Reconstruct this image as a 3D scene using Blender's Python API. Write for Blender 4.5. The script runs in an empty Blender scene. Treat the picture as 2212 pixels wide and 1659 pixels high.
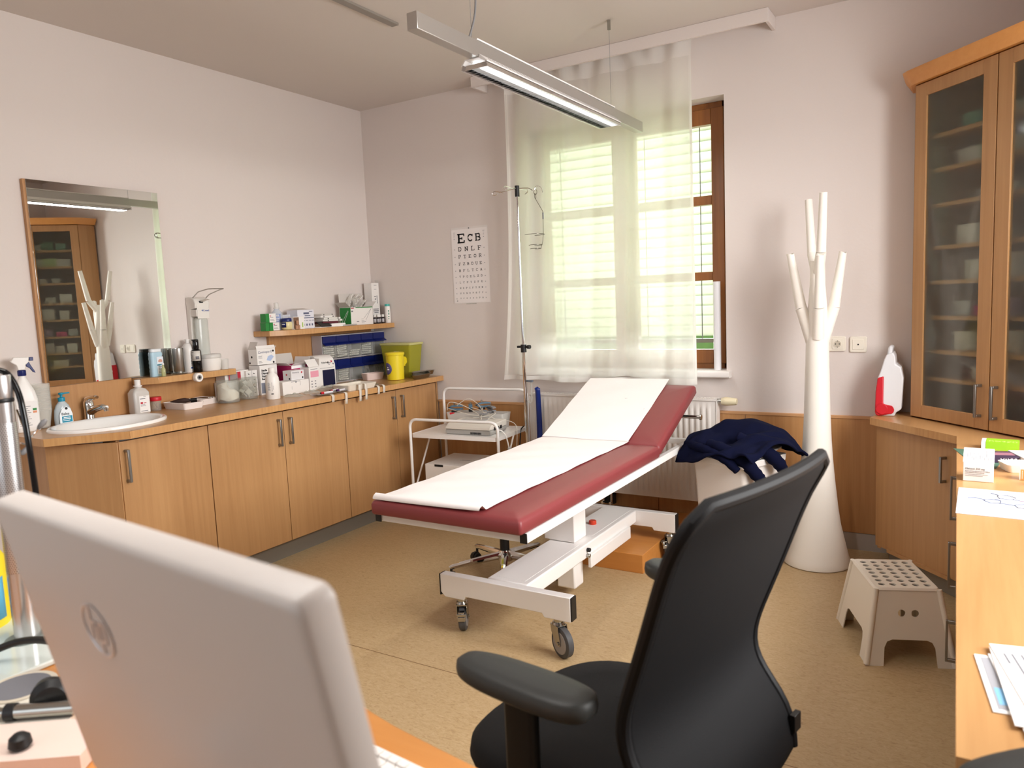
import bpy, bmesh, math, random
from mathutils import Vector, Matrix
random.seed(7)
C = bpy.context.scene.collection
S = bpy.context.scene
PI = math.pi

# ------------------------------------------------------------------ camera
cam_d = bpy.data.cameras.new('camera'); cam = bpy.data.objects.new('camera', cam_d); C.objects.link(cam)
_r = Vector((0.85345719, 0.51942594, -0.04251492)); _u = Vector((-0.02112425, 0.1159878, 0.99302598))
_f = Vector((-0.52073466, 0.84660707, -0.1099631))
M = Matrix((( _r.x, _u.x, -_f.x, 3.91998), (_r.y, _u.y, -_f.y, -4.36518), (_r.z, _u.z, -_f.z, 1.44), (0, 0, 0, 1)))
cam.matrix_world = M
cam_d.sensor_fit = 'HORIZONTAL'; cam_d.sensor_width = 36.0; cam_d.lens = 1602.575/2212*36.0
cam_d.clip_start = 0.02; cam_d.clip_end = 60
cam_d.dof.use_dof = True; cam_d.dof.focus_distance = 4.0; cam_d.dof.aperture_fstop = 5.0
S.camera = cam

# ------------------------------------------------------------------ light
wd = bpy.data.worlds.new('sky'); S.world = wd; wd.use_nodes = True
bg = wd.node_tree.nodes['Background']; bg.inputs[0].default_value = (0.80, 0.90, 1.0, 1); bg.inputs[1].default_value = 1.3

def area(name, loc, direction, sx, sy, power, col):
    d = bpy.data.lights.new(name, 'AREA'); d.shape = 'RECTANGLE'; d.size = sx; d.size_y = sy; d.energy = power; d.color = col
    o = bpy.data.objects.new(name, d); C.objects.link(o); o.location = loc
    o.rotation_euler = Vector(direction).to_track_quat('-Z', 'Y').to_euler()
    return o
# daylight outside the curtained window, outside the window in the right wall and outside the glazed door behind the camera
area('window_daylight', (2.07, 1.25, 2.0), (0, -1, -0.1), 1.9, 2.0, 150, (0.97, 1.0, 1.0))
area('side_window_daylight', (5.5, -2.05, 2.15), (-1, 0.10, -0.3), 2.1, 1.9, 200, (1.0, 0.975, 0.95))
area('rear_window_daylight', (2.3, -7.2, 2.0), (0, 1, -0.2), 2.6, 2.0, 8, (1.0, 0.97, 0.94))

vs = S.view_settings
vs.view_transform = 'Standard'; vs.look = 'None'; vs.gamma = 1.0; vs.use_curve_mapping = False
vs.exposure = 0.27
S.cycles.use_denoising = True
S.cycles.max_bounces = 10; S.cycles.diffuse_bounces = 5; S.cycles.glossy_bounces = 5; S.cycles.transmission_bounces = 8; S.cycles.transparent_max_bounces = 12
S.cycles.sample_clamp_indirect = 6.0
S.cycles.caustics_refractive = True; S.cycles.caustics_reflective = False

# ------------------------------------------------------------------ materials
MATS = {}
def srgb(r, g, b):
    f = lambda c: (c/255/12.92) if c/255 <= 0.04045 else ((c/255+0.055)/1.055)**2.4
    return (f(r), f(g), f(b), 1)
def nmat(name):
    m = bpy.data.materials.new(name); m.use_nodes = True; MATS[name] = m
    nt = m.node_tree; return m, nt, nt.nodes['Principled BSDF']
def pm(name, rgb, rough=0.5, metal=0.0, spec=0.5, bump=0, bscale=200, var=0, vscale=8, trans=0, ior=1.45, alpha=1, coat=0, sheen=0):
    """plain procedural surface: base colour, optional noise variation and fine bump"""
    if name in MATS: return MATS[name]
    m, nt, p = nmat(name)
    col = srgb(*rgb)
    p.inputs['Base Color'].default_value = col; p.inputs['Roughness'].default_value = rough
    p.inputs['Metallic'].default_value = metal; p.inputs['Specular IOR Level'].default_value = spec
    p.inputs['Transmission Weight'].default_value = trans; p.inputs['IOR'].default_value = ior; p.inputs['Alpha'].default_value = alpha
    p.inputs['Coat Weight'].default_value = coat; p.inputs['Sheen Weight'].default_value = sheen
    tc = nt.nodes.new('ShaderNodeTexCoord')
    if var:
        n = nt.nodes.new('ShaderNodeTexNoise'); n.inputs['Scale'].default_value = vscale; n.inputs['Detail'].default_value = 4
        nt.links.new(tc.outputs['Object'], n.inputs['Vector'])
        mx = nt.nodes.new('ShaderNodeMix'); mx.data_type = 'RGBA'
        mx.inputs['A'].default_value = tuple(c*(1-var) for c in col[:3])+(1,); mx.inputs['B'].default_value = tuple(min(1, c*(1+var)) for c in col[:3])+(1,)
        nt.links.new(n.outputs['Fac'], mx.inputs['Factor']); nt.links.new(mx.outputs['Result'], p.inputs['Base Color'])
    if bump:
        n = nt.nodes.new('ShaderNodeTexNoise'); n.inputs['Scale'].default_value = bscale; n.inputs['Detail'].default_value = 3
        nt.links.new(tc.outputs['Object'], n.inputs['Vector'])
        b = nt.nodes.new('ShaderNodeBump'); b.inputs['Strength'].default_value = bump; b.inputs['Distance'].default_value = 0.002
        nt.links.new(n.outputs['Fac'], b.inputs['Height']); nt.links.new(b.outputs['Normal'], p.inputs['Normal'])
    return m
def wood(name, dark, light, axis='z', rough=0.38, scale=1.0):
    """veneer: fine streaks along one axis plus broad figure"""
    if name in MATS: return MATS[name]
    m, nt, p = nmat(name)
    tc = nt.nodes.new('ShaderNodeTexCoord'); mp = nt.nodes.new('ShaderNodeMapping')
    long, fine = 0.9*scale, 26.0*scale
    mp.inputs['Scale'].default_value = {'z': (fine, fine, long), 'y': (fine, long, fine), 'x': (long, fine, fine)}[axis]
    nt.links.new(tc.outputs['Object'], mp.inputs['Vector'])
    n1 = nt.nodes.new('ShaderNodeTexNoise'); n1.inputs['Scale'].default_value = 1.6; n1.inputs['Detail'].default_value = 6; n1.inputs['Roughness'].default_value = 0.65
    nt.links.new(mp.outputs['Vector'], n1.inputs['Vector'])
    mp2 = nt.nodes.new('ShaderNodeMapping'); mp2.inputs['Scale'].default_value = {'z': (3, 3, .8), 'y': (3, .8, 3), 'x': (.8, 3, 3)}[axis]
    nt.links.new(tc.outputs['Object'], mp2.inputs['Vector'])
    n2 = nt.nodes.new('ShaderNodeTexNoise'); n2.inputs['Scale'].default_value = 1.2; n2.inputs['Detail'].default_value = 2
    nt.links.new(mp2.outputs['Vector'], n2.inputs['Vector'])
    ma = nt.nodes.new('ShaderNodeMath'); ma.operation = 'MULTIPLY_ADD'; ma.inputs[1].default_value = 0.6
    mb = nt.nodes.new('ShaderNodeMath'); mb.operation = 'MULTIPLY'; mb.inputs[1].default_value = 0.4
    nt.links.new(n2.outputs['Fac'], mb.inputs[0]); nt.links.new(n1.outputs['Fac'], ma.inputs[0]); nt.links.new(mb.outputs[0], ma.inputs[2])
    r = nt.nodes.new('ShaderNodeValToRGB'); r.color_ramp.elements[0].position = 0.33; r.color_ramp.elements[1].position = 0.66
    r.color_ramp.elements[0].color = srgb(*dark); r.color_ramp.elements[1].color = srgb(*light)
    nt.links.new(ma.outputs[0], r.inputs[0]); nt.links.new(r.outputs[0], p.inputs['Base Color'])
    p.inputs['Roughness'].default_value = rough
    return m
def glassy(name, rgb, transp=0.7, rough=0.08, gloss=0.12):
    """thin clear or tinted plastic: transparent mixed with a little gloss and body colour"""
    if name in MATS: return MATS[name]
    m, nt, p = nmat(name); out = nt.nodes['Material Output']
    p.inputs['Base Color'].default_value = srgb(*rgb); p.inputs['Roughness'].default_value = rough
    t = nt.nodes.new('ShaderNodeBsdfTransparent'); t.inputs[0].default_value = srgb(*rgb)
    mx = nt.nodes.new('ShaderNodeMixShader'); mx.inputs[0].default_value = 1-transp
    nt.links.new(t.outputs[0], mx.inputs[1]); nt.links.new(p.outputs[0], mx.inputs[2])
    nt.links.new(mx.outputs[0], out.inputs[0])
    return m
def fabric_sheer(name, rgb, transp, transl, transp_rgb=(255, 255, 255)):
    m, nt, p = nmat(name); out = nt.nodes['Material Output']
    d = nt.nodes.new('ShaderNodeBsdfDiffuse'); d.inputs[0].default_value = srgb(*rgb)
    tl = nt.nodes.new('ShaderNodeBsdfTranslucent'); tl.inputs[0].default_value = srgb(*rgb)
    t = nt.nodes.new('ShaderNodeBsdfTransparent'); t.inputs[0].default_value = srgb(*transp_rgb)
    a = nt.nodes.new('ShaderNodeMixShader'); a.inputs[0].default_value = transl
    nt.links.new(d.outputs[0], a.inputs[1]); nt.links.new(tl.outputs[0], a.inputs[2])
    b = nt.nodes.new('ShaderNodeMixShader'); b.inputs[0].default_value = transp
    nt.links.new(a.outputs[0], b.inputs[1]); nt.links.new(t.outputs[0], b.inputs[2])
    nt.links.new(b.outputs[0], out.inputs[0]); return m

WALL = pm('white_plaster', (222, 213, 208), 0.85, spec=0.2, bump=0.35, bscale=55, var=0.01, vscale=2)
CEIL = pm('white_ceiling_paint', (214, 206, 200), 0.9, spec=0.2, bump=0.05, bscale=80)
WHITE_TRIM = pm('white_trim_paint', (236, 232, 228), 0.5, spec=0.4)
DOORW = wood('beech_door_veneer', (168, 124, 80), (188, 144, 97), 'z')
TOPW = wood('beech_worktop_laminate', (178, 132, 84), (194, 149, 99), 'y', 0.3)
EDGEW = wood('beech_edge_banding', (180, 130, 80), (206, 160, 106), 'z', 0.35, 1.6)
PANELW = wood('beech_wall_panel', (174, 124, 76), (194, 146, 96), 'z', 0.4)
CORNICEW = wood('orange_beech_cornice', (206, 142, 76), (216, 154, 88), 'y', 0.4)
FRAMEW = wood('pine_window_frame', (126, 74, 30), (160, 100, 46), 'z', 0.35)
SHELFW = wood('beech_shelf', (190, 140, 88), (210, 162, 106), 'x', 0.4)
STEEL = pm('brushed_steel', (178, 176, 172), 0.32, 1.0)
HANDLE = pm('satin_nickel', (150, 148, 144), 0.36, 1.0)
CHROME = pm('chrome', (226, 226, 226), 0.06, 1.0)
DCHROME = pm('dull_chrome', (176, 174, 168), 0.22, 1.0)
ALU = pm('anodised_aluminium', (196, 194, 190), 0.34, 0.85)
GREYPL = pm('grey_plinth_laminate', (138, 132, 122), 0.4, 0.2)
WPL = pm('white_plastic', (238, 236, 232), 0.35)
CREAM = pm('cream_plastic', (228, 220, 206), 0.42, bump=0.03, bscale=120)
OFFW = pm('offwhite_enamel', (228, 222, 216), 0.35)
WENAM = pm('white_powder_coat', (236, 233, 230), 0.32)
CERAM = pm('white_ceramic', (244, 243, 240), 0.08, coat=0.5)
BLACK = pm('black_plastic', (22, 22, 23), 0.45)
BLACKG = pm('black_gloss', (12, 12, 13), 0.12)
RUBBER = pm('grey_rubber', (74, 74, 76), 0.6)
GREYP = pm('grey_plastic', (128, 128, 130), 0.5)
LGREY = pm('light_grey_plastic', (196, 194, 192), 0.45)
VINYL = pm('burgundy_vinyl', (128, 54, 56), 0.45, bump=0.12, bscale=420, var=0.04, vscale=3)
PAPER = pm('white_paper', (244, 242, 240), 0.9, spec=0.1)
COUCHP = pm('couch_paper', (240, 234, 232), 0.95, spec=0.05, bump=0.25, bscale=60)
CARD = pm('white_cardboard', (236, 233, 230), 0.6)
CARDS = pm('grey_inner_cardboard', (206, 200, 194), 0.75)
GREENC = pm('green_cardboard', (36, 132, 58), 0.5)
NAVY = pm('navy_fleece', (14, 17, 40), 0.95, spec=0.08, bump=0.25, bscale=500)
BLUEFL = pm('dark_blue_plastic', (14, 30, 98), 0.3)
RED = pm('red_plastic', (200, 30, 44), 0.4)
YEL = pm('yellow_plastic', (236, 214, 40), 0.4)
TEAL = pm('teal_plastic', (20, 140, 170), 0.4)
INK = pm('black_ink', (20, 20, 22), 0.7)
INKG = pm('grey_ink', (120, 120, 126), 0.7)
INKB = pm('blue_ink', (30, 72, 150), 0.7)
INKR = pm('red_ink', (190, 40, 60), 0.7)
INKW = pm('white_ink', (246, 246, 246), 0.7)
MAG = pm('magenta_print', (168, 24, 88), 0.45)
MESHF = pm('black_mesh_fabric', (17, 17, 19), 0.75, spec=0.25, bump=0.3, bscale=700)
SEATF = pm('black_seat_fabric', (13, 13, 14), 0.95, bump=0.5, bscale=600)
ARMP = pm('dark_grey_arm_pad', (46, 48, 47), 0.5, bump=0.06, bscale=500)
CLEAR = glassy('clear_plastic', (245, 246, 244), 0.88)
FROSTC = glassy('milky_clear_plastic', (236, 234, 230), 0.35, 0.25)
WINGL = glassy('window_glass', (250, 252, 250), 0.94, 0.02)
GREENB = glassy('translucent_yellow_green_plastic', (188, 184, 62), 0.35, 0.15)

# linoleum floor: marbled beige with short darker streaks and one weld seam
m, nt, p = nmat('beige_linoleum'); LINO = m
tc = nt.nodes.new('ShaderNodeTexCoord')
mp = nt.nodes.new('ShaderNodeMapping'); mp.inputs['Scale'].default_value = (16, 42, 9); mp.inputs['Rotation'].default_value = (0, 0, 0.25)
nt.links.new(tc.outputs['Object'], mp.inputs['Vector'])
n1 = nt.nodes.new('ShaderNodeTexNoise'); n1.inputs['Scale'].default_value = 2.2; n1.inputs['Detail'].default_value = 8; n1.inputs['Roughness'].default_value = 0.7; n1.inputs['Distortion'].default_value = 1.6
nt.links.new(mp.outputs['Vector'], n1.inputs['Vector'])
r1 = nt.nodes.new('ShaderNodeValToRGB')
e = r1.color_ramp.elements; e[0].position = 0.27; e[0].color = srgb(160, 131, 94); e[1].position = 0.70; e[1].color = srgb(206, 181, 142)
e2 = r1.color_ramp.elements.new(0.46); e2.color = srgb(192, 164, 122)
nt.links.new(n1.outputs['Fac'], r1.inputs[0])
n2 = nt.nodes.new('ShaderNodeTexNoise'); n2.inputs['Scale'].default_value = 1.5; n2.inputs['Detail'].default_value = 3
nt.links.new(tc.outputs['Object'], n2.inputs['Vector'])
mx = nt.nodes.new('ShaderNodeMix'); mx.data_type = 'RGBA'; mx.blend_type = 'MULTIPLY'; mx.inputs['Factor'].default_value = 0.12
nt.links.new(r1.outputs[0], mx.inputs['A']); nt.links.new(n2.outputs['Fac'], mx.inputs['B'])
sx = nt.nodes.new('ShaderNodeSeparateXYZ'); nt.links.new(tc.outputs['Object'], sx.inputs[0])
def mth(op, a, b=None, v=None):
    n = nt.nodes.new('ShaderNodeMath'); n.operation = op
    nt.links.new(a, n.inputs[0])
    if b is not None: nt.links.new(b, n.inputs[1])
    if v is not None: n.inputs[1].default_value = v
    return n.outputs[0]
seam = mth('LESS_THAN', mth('ABSOLUTE', mth('ADD', sx.outputs['Y'], v=2.147)), v=0.002)
mx2 = nt.nodes.new('ShaderNodeMix'); mx2.data_type = 'RGBA'; mx2.inputs['B'].default_value = srgb(120, 88, 52)
nt.links.new(seam, mx2.inputs['Factor']); nt.links.new(mx.outputs['Result'], mx2.inputs['A'])
nt.links.new(mx2.outputs['Result'], p.inputs['Base Color'])
p.inputs['Roughness'].default_value = 0.42; p.inputs['Specular IOR Level'].default_value = 0.35

# frosted cabinet glass: rough refraction with a share of clear transmission and a light surface haze
m, nt, p = nmat('frosted_glass'); FROST = m; out = nt.nodes['Material Output']
rf = nt.nodes.new('ShaderNodeBsdfRefraction'); rf.inputs['Color'].default_value = srgb(236, 238, 232); rf.inputs['Roughness'].default_value = 0.30; rf.inputs['IOR'].default_value = 1.10
tr = nt.nodes.new('ShaderNodeBsdfTransparent'); tr.inputs[0].default_value = srgb(236, 238, 232)
gl = nt.nodes.new('ShaderNodeBsdfGlossy'); gl.inputs['Roughness'].default_value = 0.08; gl.inputs['Color'].default_value = (0.9, 0.9, 0.9, 1)
hz = nt.nodes.new('ShaderNodeBsdfDiffuse'); hz.inputs[0].default_value = srgb(190, 192, 188)
m1 = nt.nodes.new('ShaderNodeMixShader'); m1.inputs[0].default_value = 0.22; nt.links.new(rf.outputs[0], m1.inputs[1]); nt.links.new(tr.outputs[0], m1.inputs[2])
m2 = nt.nodes.new('ShaderNodeMixShader'); m2.inputs[0].default_value = 0.05; nt.links.new(m1.outputs[0], m2.inputs[1]); nt.links.new(hz.outputs[0], m2.inputs[2])
ms = nt.nodes.new('ShaderNodeMixShader'); ms.inputs[0].default_value = 0.04; nt.links.new(m2.outputs[0], ms.inputs[1]); nt.links.new(gl.outputs[0], ms.inputs[2]); nt.links.new(ms.outputs[0], out.inputs[0])
m, nt, p = nmat('mirror_silver'); MIRROR = m
p.inputs['Base Color'].default_value = (0.86, 0.90, 0.87, 1); p.inputs['Metallic'].default_value = 1; p.inputs['Roughness'].default_value = 0.01
SHEER = fabric_sheer('sheer_curtain_cloth', (248, 247, 243), 0.24, 0.75)
SHEER2 = fabric_sheer('doubled_curtain_hem', (244, 242, 238), 0.10, 0.5)
BLIND = fabric_sheer('foliage_tinted_slat', (236, 241, 226), 0.0, 0.6)  # slight green in the slat colour stands in for light off the foliage

# ------------------------------------------------------------------ geometry
class G:
    def __init__(s): s.bm = bmesh.new(); s.xf = Matrix.Identity(4)
    def v(s, co): return s.bm.verts.new(s.xf @ Vector(co))
    def face(s, vs, ):
        try: return s.bm.faces.new(vs)
        except ValueError: return None
    def box(s, x0, x1, y0, y1, z0, z1):
        a = [s.v((x, y, z)) for z in (z0, z1) for y in (y0, y1) for x in (x0, x1)]
        for q in ((0, 2, 3, 1), (4, 5, 7, 6), (0, 1, 5, 4), (2, 6, 7, 3), (0, 4, 6, 2), (1, 3, 7, 5)): s.face([a[i] for i in q])
        return s
    def prism(s, poly, z0, z1, axis='z'):
        f = {'z': lambda u, v, w: (u, v, w), 'x': lambda u, v, w: (w, u, v), 'y': lambda u, v, w: (u, w, v)}[axis]
        a = [s.v(f(u, v, z0)) for u, v in poly]; b = [s.v(f(u, v, z1)) for u, v in poly]; n = len(poly)
        s.face(a[::-1]); s.face(b)
        for i in range(n): s.face([a[i], a[(i+1) % n], b[(i+1) % n], b[i]])
        return s
    def ring(s, pts): return [s.v(p) for p in pts]
    def loft(s, rings, cap0=True, cap1=True, closed=True, loop=False):
        R = [s.ring(r) for r in rings]
        m = len(R[0])
        pairs = list(zip(R[:-1], R[1:])) + ([(R[-1], R[0])] if loop else [])
        for a, b in pairs:
            for i in range(m if closed else m-1): s.face([a[i], a[(i+1) % m], b[(i+1) % m], b[i]])
        if closed and cap0 and not loop: s.face(R[0][::-1])
        if closed and cap1 and not loop: s.face(R[-1])
        return s
    def lathe(s, prof, c=(0, 0, 0), n=28, cap0=True, cap1=True, sx=1, sy=1):
        return s.loft([[(c[0]+r*sx*math.cos(2*PI*i/n), c[1]+r*sy*math.sin(2*PI*i/n), c[2]+z) for i in range(n)] for r, z in prof], cap0, cap1)
    def tube(s, pts, r=0.005, n=8, closed=False, cap=True):
        P = [Vector(p) for p in pts]; m = len(P)
        rr = r if isinstance(r, (list, tuple)) else [r]*m
        rings = []; nrm = None
        for i in range(m):
            if closed: t = (P[(i+1) % m]-P[i-1]).normalized()
            else: t = (P[min(i+1, m-1)]-P[max(i-1, 0)]).normalized()
            if nrm is None:
                a = Vector((0, 0, 1)) if abs(t.z) < 0.9 else Vector((1, 0, 0)); nrm = (a-t*a.dot(t)).normalized()
            else:
                nrm = nrm-t*nrm.dot(t)
                nrm = nrm.normalized() if nrm.length > 1e-6 else t.orthogonal().normalized()
            b = t.cross(nrm)
            rings.append([P[i]+(nrm*math.cos(2*PI*k/n)+b*math.sin(2*PI*k/n))*rr[i] for k in range(n)])
        return s.loft(rings, cap, cap, True, closed)
    def cyl(s, p0, p1, r0, r1=None, n=20):
        return s.tube([p0, p1], [r0, r0 if r1 is None else r1], n)
    def grid(s, nu, nv, fn):
        a = [[s.v(fn(i/nu, j/nv)) for j in range(nv+1)] for i in range(nu+1)]
        for i in range(nu):
            for j in range(nv): s.face([a[i][j], a[i+1][j], a[i+1][j+1], a[i][j+1]])
        return s
    def at(s, loc=(0, 0, 0), rz=0, rx=0, ry=0):
        s.xf = Matrix.Translation(loc) @ Matrix.Rotation(rz, 4, 'Z') @ Matrix.Rotation(ry, 4, 'Y') @ Matrix.Rotation(rx, 4, 'X'); return s

def arc(c, r, a0, a1, n, plane='xy'):
    out = []
    for i in range(n+1):
        a = math.radians(a0+(a1-a0)*i/n); u, v = r*math.cos(a), r*math.sin(a)
        out.append({'xy': (c[0]+u, c[1]+v, c[2]), 'xz': (c[0]+u, c[1], c[2]+v), 'yz': (c[0], c[1]+u, c[2]+v)}[plane])
    return out
def fillet(pts, r, n=5):
    """round the inner corners of a polyline"""
    P = [Vector(p) for p in pts]; out = [P[0]]
    for i in range(1, len(P)-1):
        a = (P[i-1]-P[i]); b = (P[i+1]-P[i]); d = min(r, a.length*0.49, b.length*0.49)
        a = P[i]+a.normalized()*d; b = P[i]+b.normalized()*d
        for k in range(n+1):
            t = k/n; out.append(a*(1-t)**2+P[i]*2*t*(1-t)+b*t*t)
    out.append(P[-1]); return out
def rrect(x0, x1, y0, y1, r, n=4):
    out = []
    for cx, cy, a in ((x1-r, y1-r, 0), (x0+r, y1-r, 90), (x0+r, y0+r, 180), (x1-r, y0+r, 270)):
        for k in range(n+1):
            t = math.radians(a+90*k/n); out.append((cx+r*math.cos(t), cy+r*math.sin(t)))
    return out

def obj(name, g, mat, parent=None, bevel=0, seg=2, smooth=35, sub=0, solid=0, label=None, kind=None):
    bmesh.ops.recalc_face_normals(g.bm, faces=g.bm.faces[:])
    me = bpy.data.meshes.new(name); g.bm.to_mesh(me); g.bm.free()
    if mat: me.materials.append(mat)
    o = bpy.data.objects.new(name, me); C.objects.link(o)
    if parent: o.parent = parent
    if smooth and len(me.polygons):
        me.polygons.foreach_set('use_smooth', [True]*len(me.polygons)); me.set_sharp_from_angle(angle=math.radians(smooth))
    if solid:
        md = o.modifiers.new('thickness', 'SOLIDIFY'); md.thickness = solid; md.offset = 0
    if bevel:
        md = o.modifiers.new('edges', 'BEVEL'); md.width = bevel; md.segments = seg; md.limit_method = 'ANGLE'; md.angle_limit = math.radians(40); md.harden_normals = False
    if sub:
        md = o.modifiers.new('round', 'SUBSURF'); md.levels = sub; md.render_levels = sub
    if label: o['label'] = label
    if kind: o['kind'] = kind
    return o
def thing(name, label, cat, loc=(0, 0, 0), rz=0, group=None):
    o = bpy.data.objects.new(name, None); C.objects.link(o); o.empty_display_size = 0.05
    o.location = loc; o.rotation_euler = (0, 0, rz); o['label'] = label; o['category'] = cat
    if group: o['group'] = group
    return o
def tag(o, label, cat, group=None, loc=None, rz=None):
    o['label'] = label; o['category'] = cat
    if group: o['group'] = group
    if loc is not None: o.location = loc
    if rz is not None: o.rotation_euler = (0, 0, rz)
    return o
def struct(name, g, mat, bevel=0, parent=None):
    o = obj(name, g, mat, parent, bevel)
    if not parent: o['kind'] = 'structure'
    return o
def copy_thing(root, loc=None, rz=None, label=None, group=None):
    def rec(o, par):
        c = o.copy(); C.objects.link(c)
        if par: c.parent = par
        for ch in o.children: rec(ch, c)
        return c
    r = rec(root, None)
    if loc is not None: r.location = loc
    if rz is not None: r.rotation_euler = (0, 0, rz)
    if label: r['label'] = label
    if group: r['group'] = group
    return r
def text(name, items, mat, parent, extrude=0.0002, bold=0.0):
    """printed lettering: items = (string, origin, right, up, height[, align]) merged into one mesh"""
    bm = bmesh.new()
    for it in items:
        s, o, rt, up, h = it[:5]; al = it[5] if len(it) > 5 else 'LEFT'
        cu = bpy.data.curves.new('t', 'FONT'); cu.body = s; cu.size = h*1.38; cu.extrude = extrude; cu.align_x = al; cu.offset = bold*h; cu.resolution_u = 2
        to = bpy.data.objects.new('t', cu); me = bpy.data.meshes.new_from_object(to)
        rt = Vector(rt).normalized(); up = Vector(up).normalized(); n = rt.cross(up)
        mt = Matrix(((rt.x, up.x, n.x, o[0]), (rt.y, up.y, n.y, o[1]), (rt.z, up.z, n.z, o[2]), (0, 0, 0, 1)))
        me.transform(mt); bm.from_mesh(me)
        bpy.data.objects.remove(to); bpy.data.curves.remove(cu); bpy.data.meshes.remove(me)
    me = bpy.data.meshes.new(name); bm.to_mesh(me); bm.free(); me.materials.append(mat)
    o = bpy.data.objects.new(name, me); C.objects.link(o); o.parent = parent
    return o
def bars(g, o, rt, up, rows, t=0.0003):
    """fine print: thin raised strips, rows = (u, v, width, height)"""
    rt = Vector(rt).normalized(); up = Vector(up).normalized(); n = rt.cross(up); o = Vector(o)
    for u, v, w, h in rows:
        a = [g.v(o+rt*(u+du)+up*(v+dv)+n*dn) for dn in (0, t) for dv in (0, h) for du in (0, w)]
        for q in ((0, 2, 3, 1), (4, 5, 7, 6), (0, 1, 5, 4), (2, 6, 7, 3), (0, 4, 6, 2), (1, 3, 7, 5)): g.face([a[i] for i in q])
    return g
# ================================================================== THE ROOM
W_, D_, H_ = 4.62, 6.2, 2.9095
WX0, WX1, WZ0, WZ1 = 1.395, 2.722, 0.985, 2.556           # window opening
T = 0.32
g = G(); g.box(-0.1, W_+0.1, -D_-0.1, T, -0.1, 0); struct('floor', g, LINO)
g = G(); g.box(-0.1, W_+0.1, -D_-0.1, T, H_, H_+0.12); struct('ceiling', g, CEIL)
g = G(); g.box(-0.12, 0, -D_-0.1, T, 0, H_); struct('wall_left', g, WALL)
g = G(); g.box(-0.0, WX0, 0, T, 0, H_); g.box(WX1, W_+0.1, 0, T, 0, H_); g.box(WX0, WX1, 0, T, 0, WZ0-0.03); g.box(WX0, WX1, 0, T, WZ1, H_); struct('wall_back', g, WALL)
RY0, RY1, RZ0, RZ1 = -3.05, -1.0, 0.95, 2.5
g = G(); g.box(W_, W_+0.12, RY1, 0, 0, H_); g.box(W_, W_+0.12, -D_-0.1, RY0, 0, H_); g.box(W_, W_+0.12, RY0, RY1, 0, RZ0); g.box(W_, W_+0.12, RY0, RY1, RZ1, H_); struct('wall_right', g, WALL)
FX0, FX1, FZ0, FZ1 = 1.0, 3.6, 0.9, 2.5
g = G(); g.box(0, FX0, -D_-0.12, -D_, 0, H_); g.box(FX1, W_, -D_-0.12, -D_, 0, H_); g.box(FX0, FX1, -D_-0.12, -D_, 0, FZ0); g.box(FX0, FX1, -D_-0.12, -D_, FZ1, H_); struct('wall_front', g, WALL)

# wooden casement window behind the curtain
g = G(); fy0, fy1 = 0.13, 0.20
g.box(WX0, WX0+0.05, fy0, fy1, WZ0, WZ1); g.box(WX1-0.05, WX1, fy0, fy1, WZ0, WZ1); g.box(WX0, WX1, fy0, fy1, WZ1-0.06, WZ1); g.box(WX0, WX1, fy0, fy1, WZ0-0.02, WZ0+0.035)
win = struct('window_1', g, FRAMEW, 0.004)
mid = 2.0525
for (a, b) in ((WX0+0.035, mid-0.001), (mid+0.001, WX1-0.035)):
    g = G(); y0, y1 = 0.115, 0.175; sw = 0.075; z0, z1 = WZ0+0.03, WZ1-0.035
    g.box(a, a+sw, y0, y1, z0, z1); g.box(b-sw, b, y0, y1, z0, z1)
    for zz in ((z0, z0+0.085), (1.519, 1.57), (1.967, 2.021), (z1-0.09, z1)): g.box(a+sw, b-sw, y0+0.004, y1, zz[0], zz[1])
    sash = obj('casement_sash', g, FRAMEW, win, 0.004)
    for za, zb in ((z0+0.085, 1.519), (1.57, 1.967), (2.021, z1-0.09)):
        g = G(); g.box(a+sw, b-sw, 0.148, 0.152, za, zb); obj('pane', g, WINGL, sash)
g = G()
for z in (1.06, 2.49): g.cyl((WX1-0.018, 0.112, z-0.03), (WX1-0.018, 0.112, z+0.03), 0.007)
obj('hinge', g, BLACK, win)
# window board
g = G(); g.prism(rrect(-0.062, 0.13, 0.945, 0.985, 0.012), WX0-0.03, WX1+0.03, 'x')
o = obj('window_board', g, WHITE_TRIM); tag(o, 'white window board projecting below the curtained window', 'window sill')
# venetian blind hanging outside the glass
bl = thing('venetian_blind', 'pale slatted venetian blind hanging outside the curtained window', 'blind', (0, 0, 0))
g = G(); x0, x1 = WX0+0.03, WX1-0.03; z = 1.215
while z < 2.5:
    g.grid(1, 4, lambda u, v: (x0+(x1-x0)*u, 0.235+0.028*(v-0.5)-0.006*math.cos(PI*(v-0.5)), z+0.071*(v-0.5)))
    z += 0.062
obj('slats', g, BLIND, bl, solid=0.0012)
g = G(); g.box(x0, x1, 0.225, 0.25, 1.135, 1.16); obj('bottom_rail', g, pm('grey_blind_rail', (120, 124, 118), 0.5), bl)
g = G(); g.box(x0, x1, 0.215, 0.265, 2.52, 2.555); obj('head_rail', g, pm('grey_blind_rail', (120, 124, 118), 0.5), bl)
for xx in (1.56, 2.02, 2.16, 2.515):
    g = G(); g.box(xx-0.003, xx+0.003, 0.213, 0.2135, 1.15, 2.53); obj('ladder_cord', g, GREYP, bl)
# outside: a pale terrace and a hedge seen under and between the slats
g = G(); g.box(-4, 9, 0.35, 9, -0.6, -0.5); struct('terrace_ground', g, pm('pale_outdoor_paving', (200, 206, 214), 0.8))
g = G(); g.box(-4, 9, 6, 7.2, -0.5, 5.0)
o = obj('hedge', g, pm('hedge_leaves', (96, 140, 50), 0.8, bump=1, bscale=14, var=0.4, vscale=9)); tag(o, 'green hedge outside behind the venetian blind', 'hedge')
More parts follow.
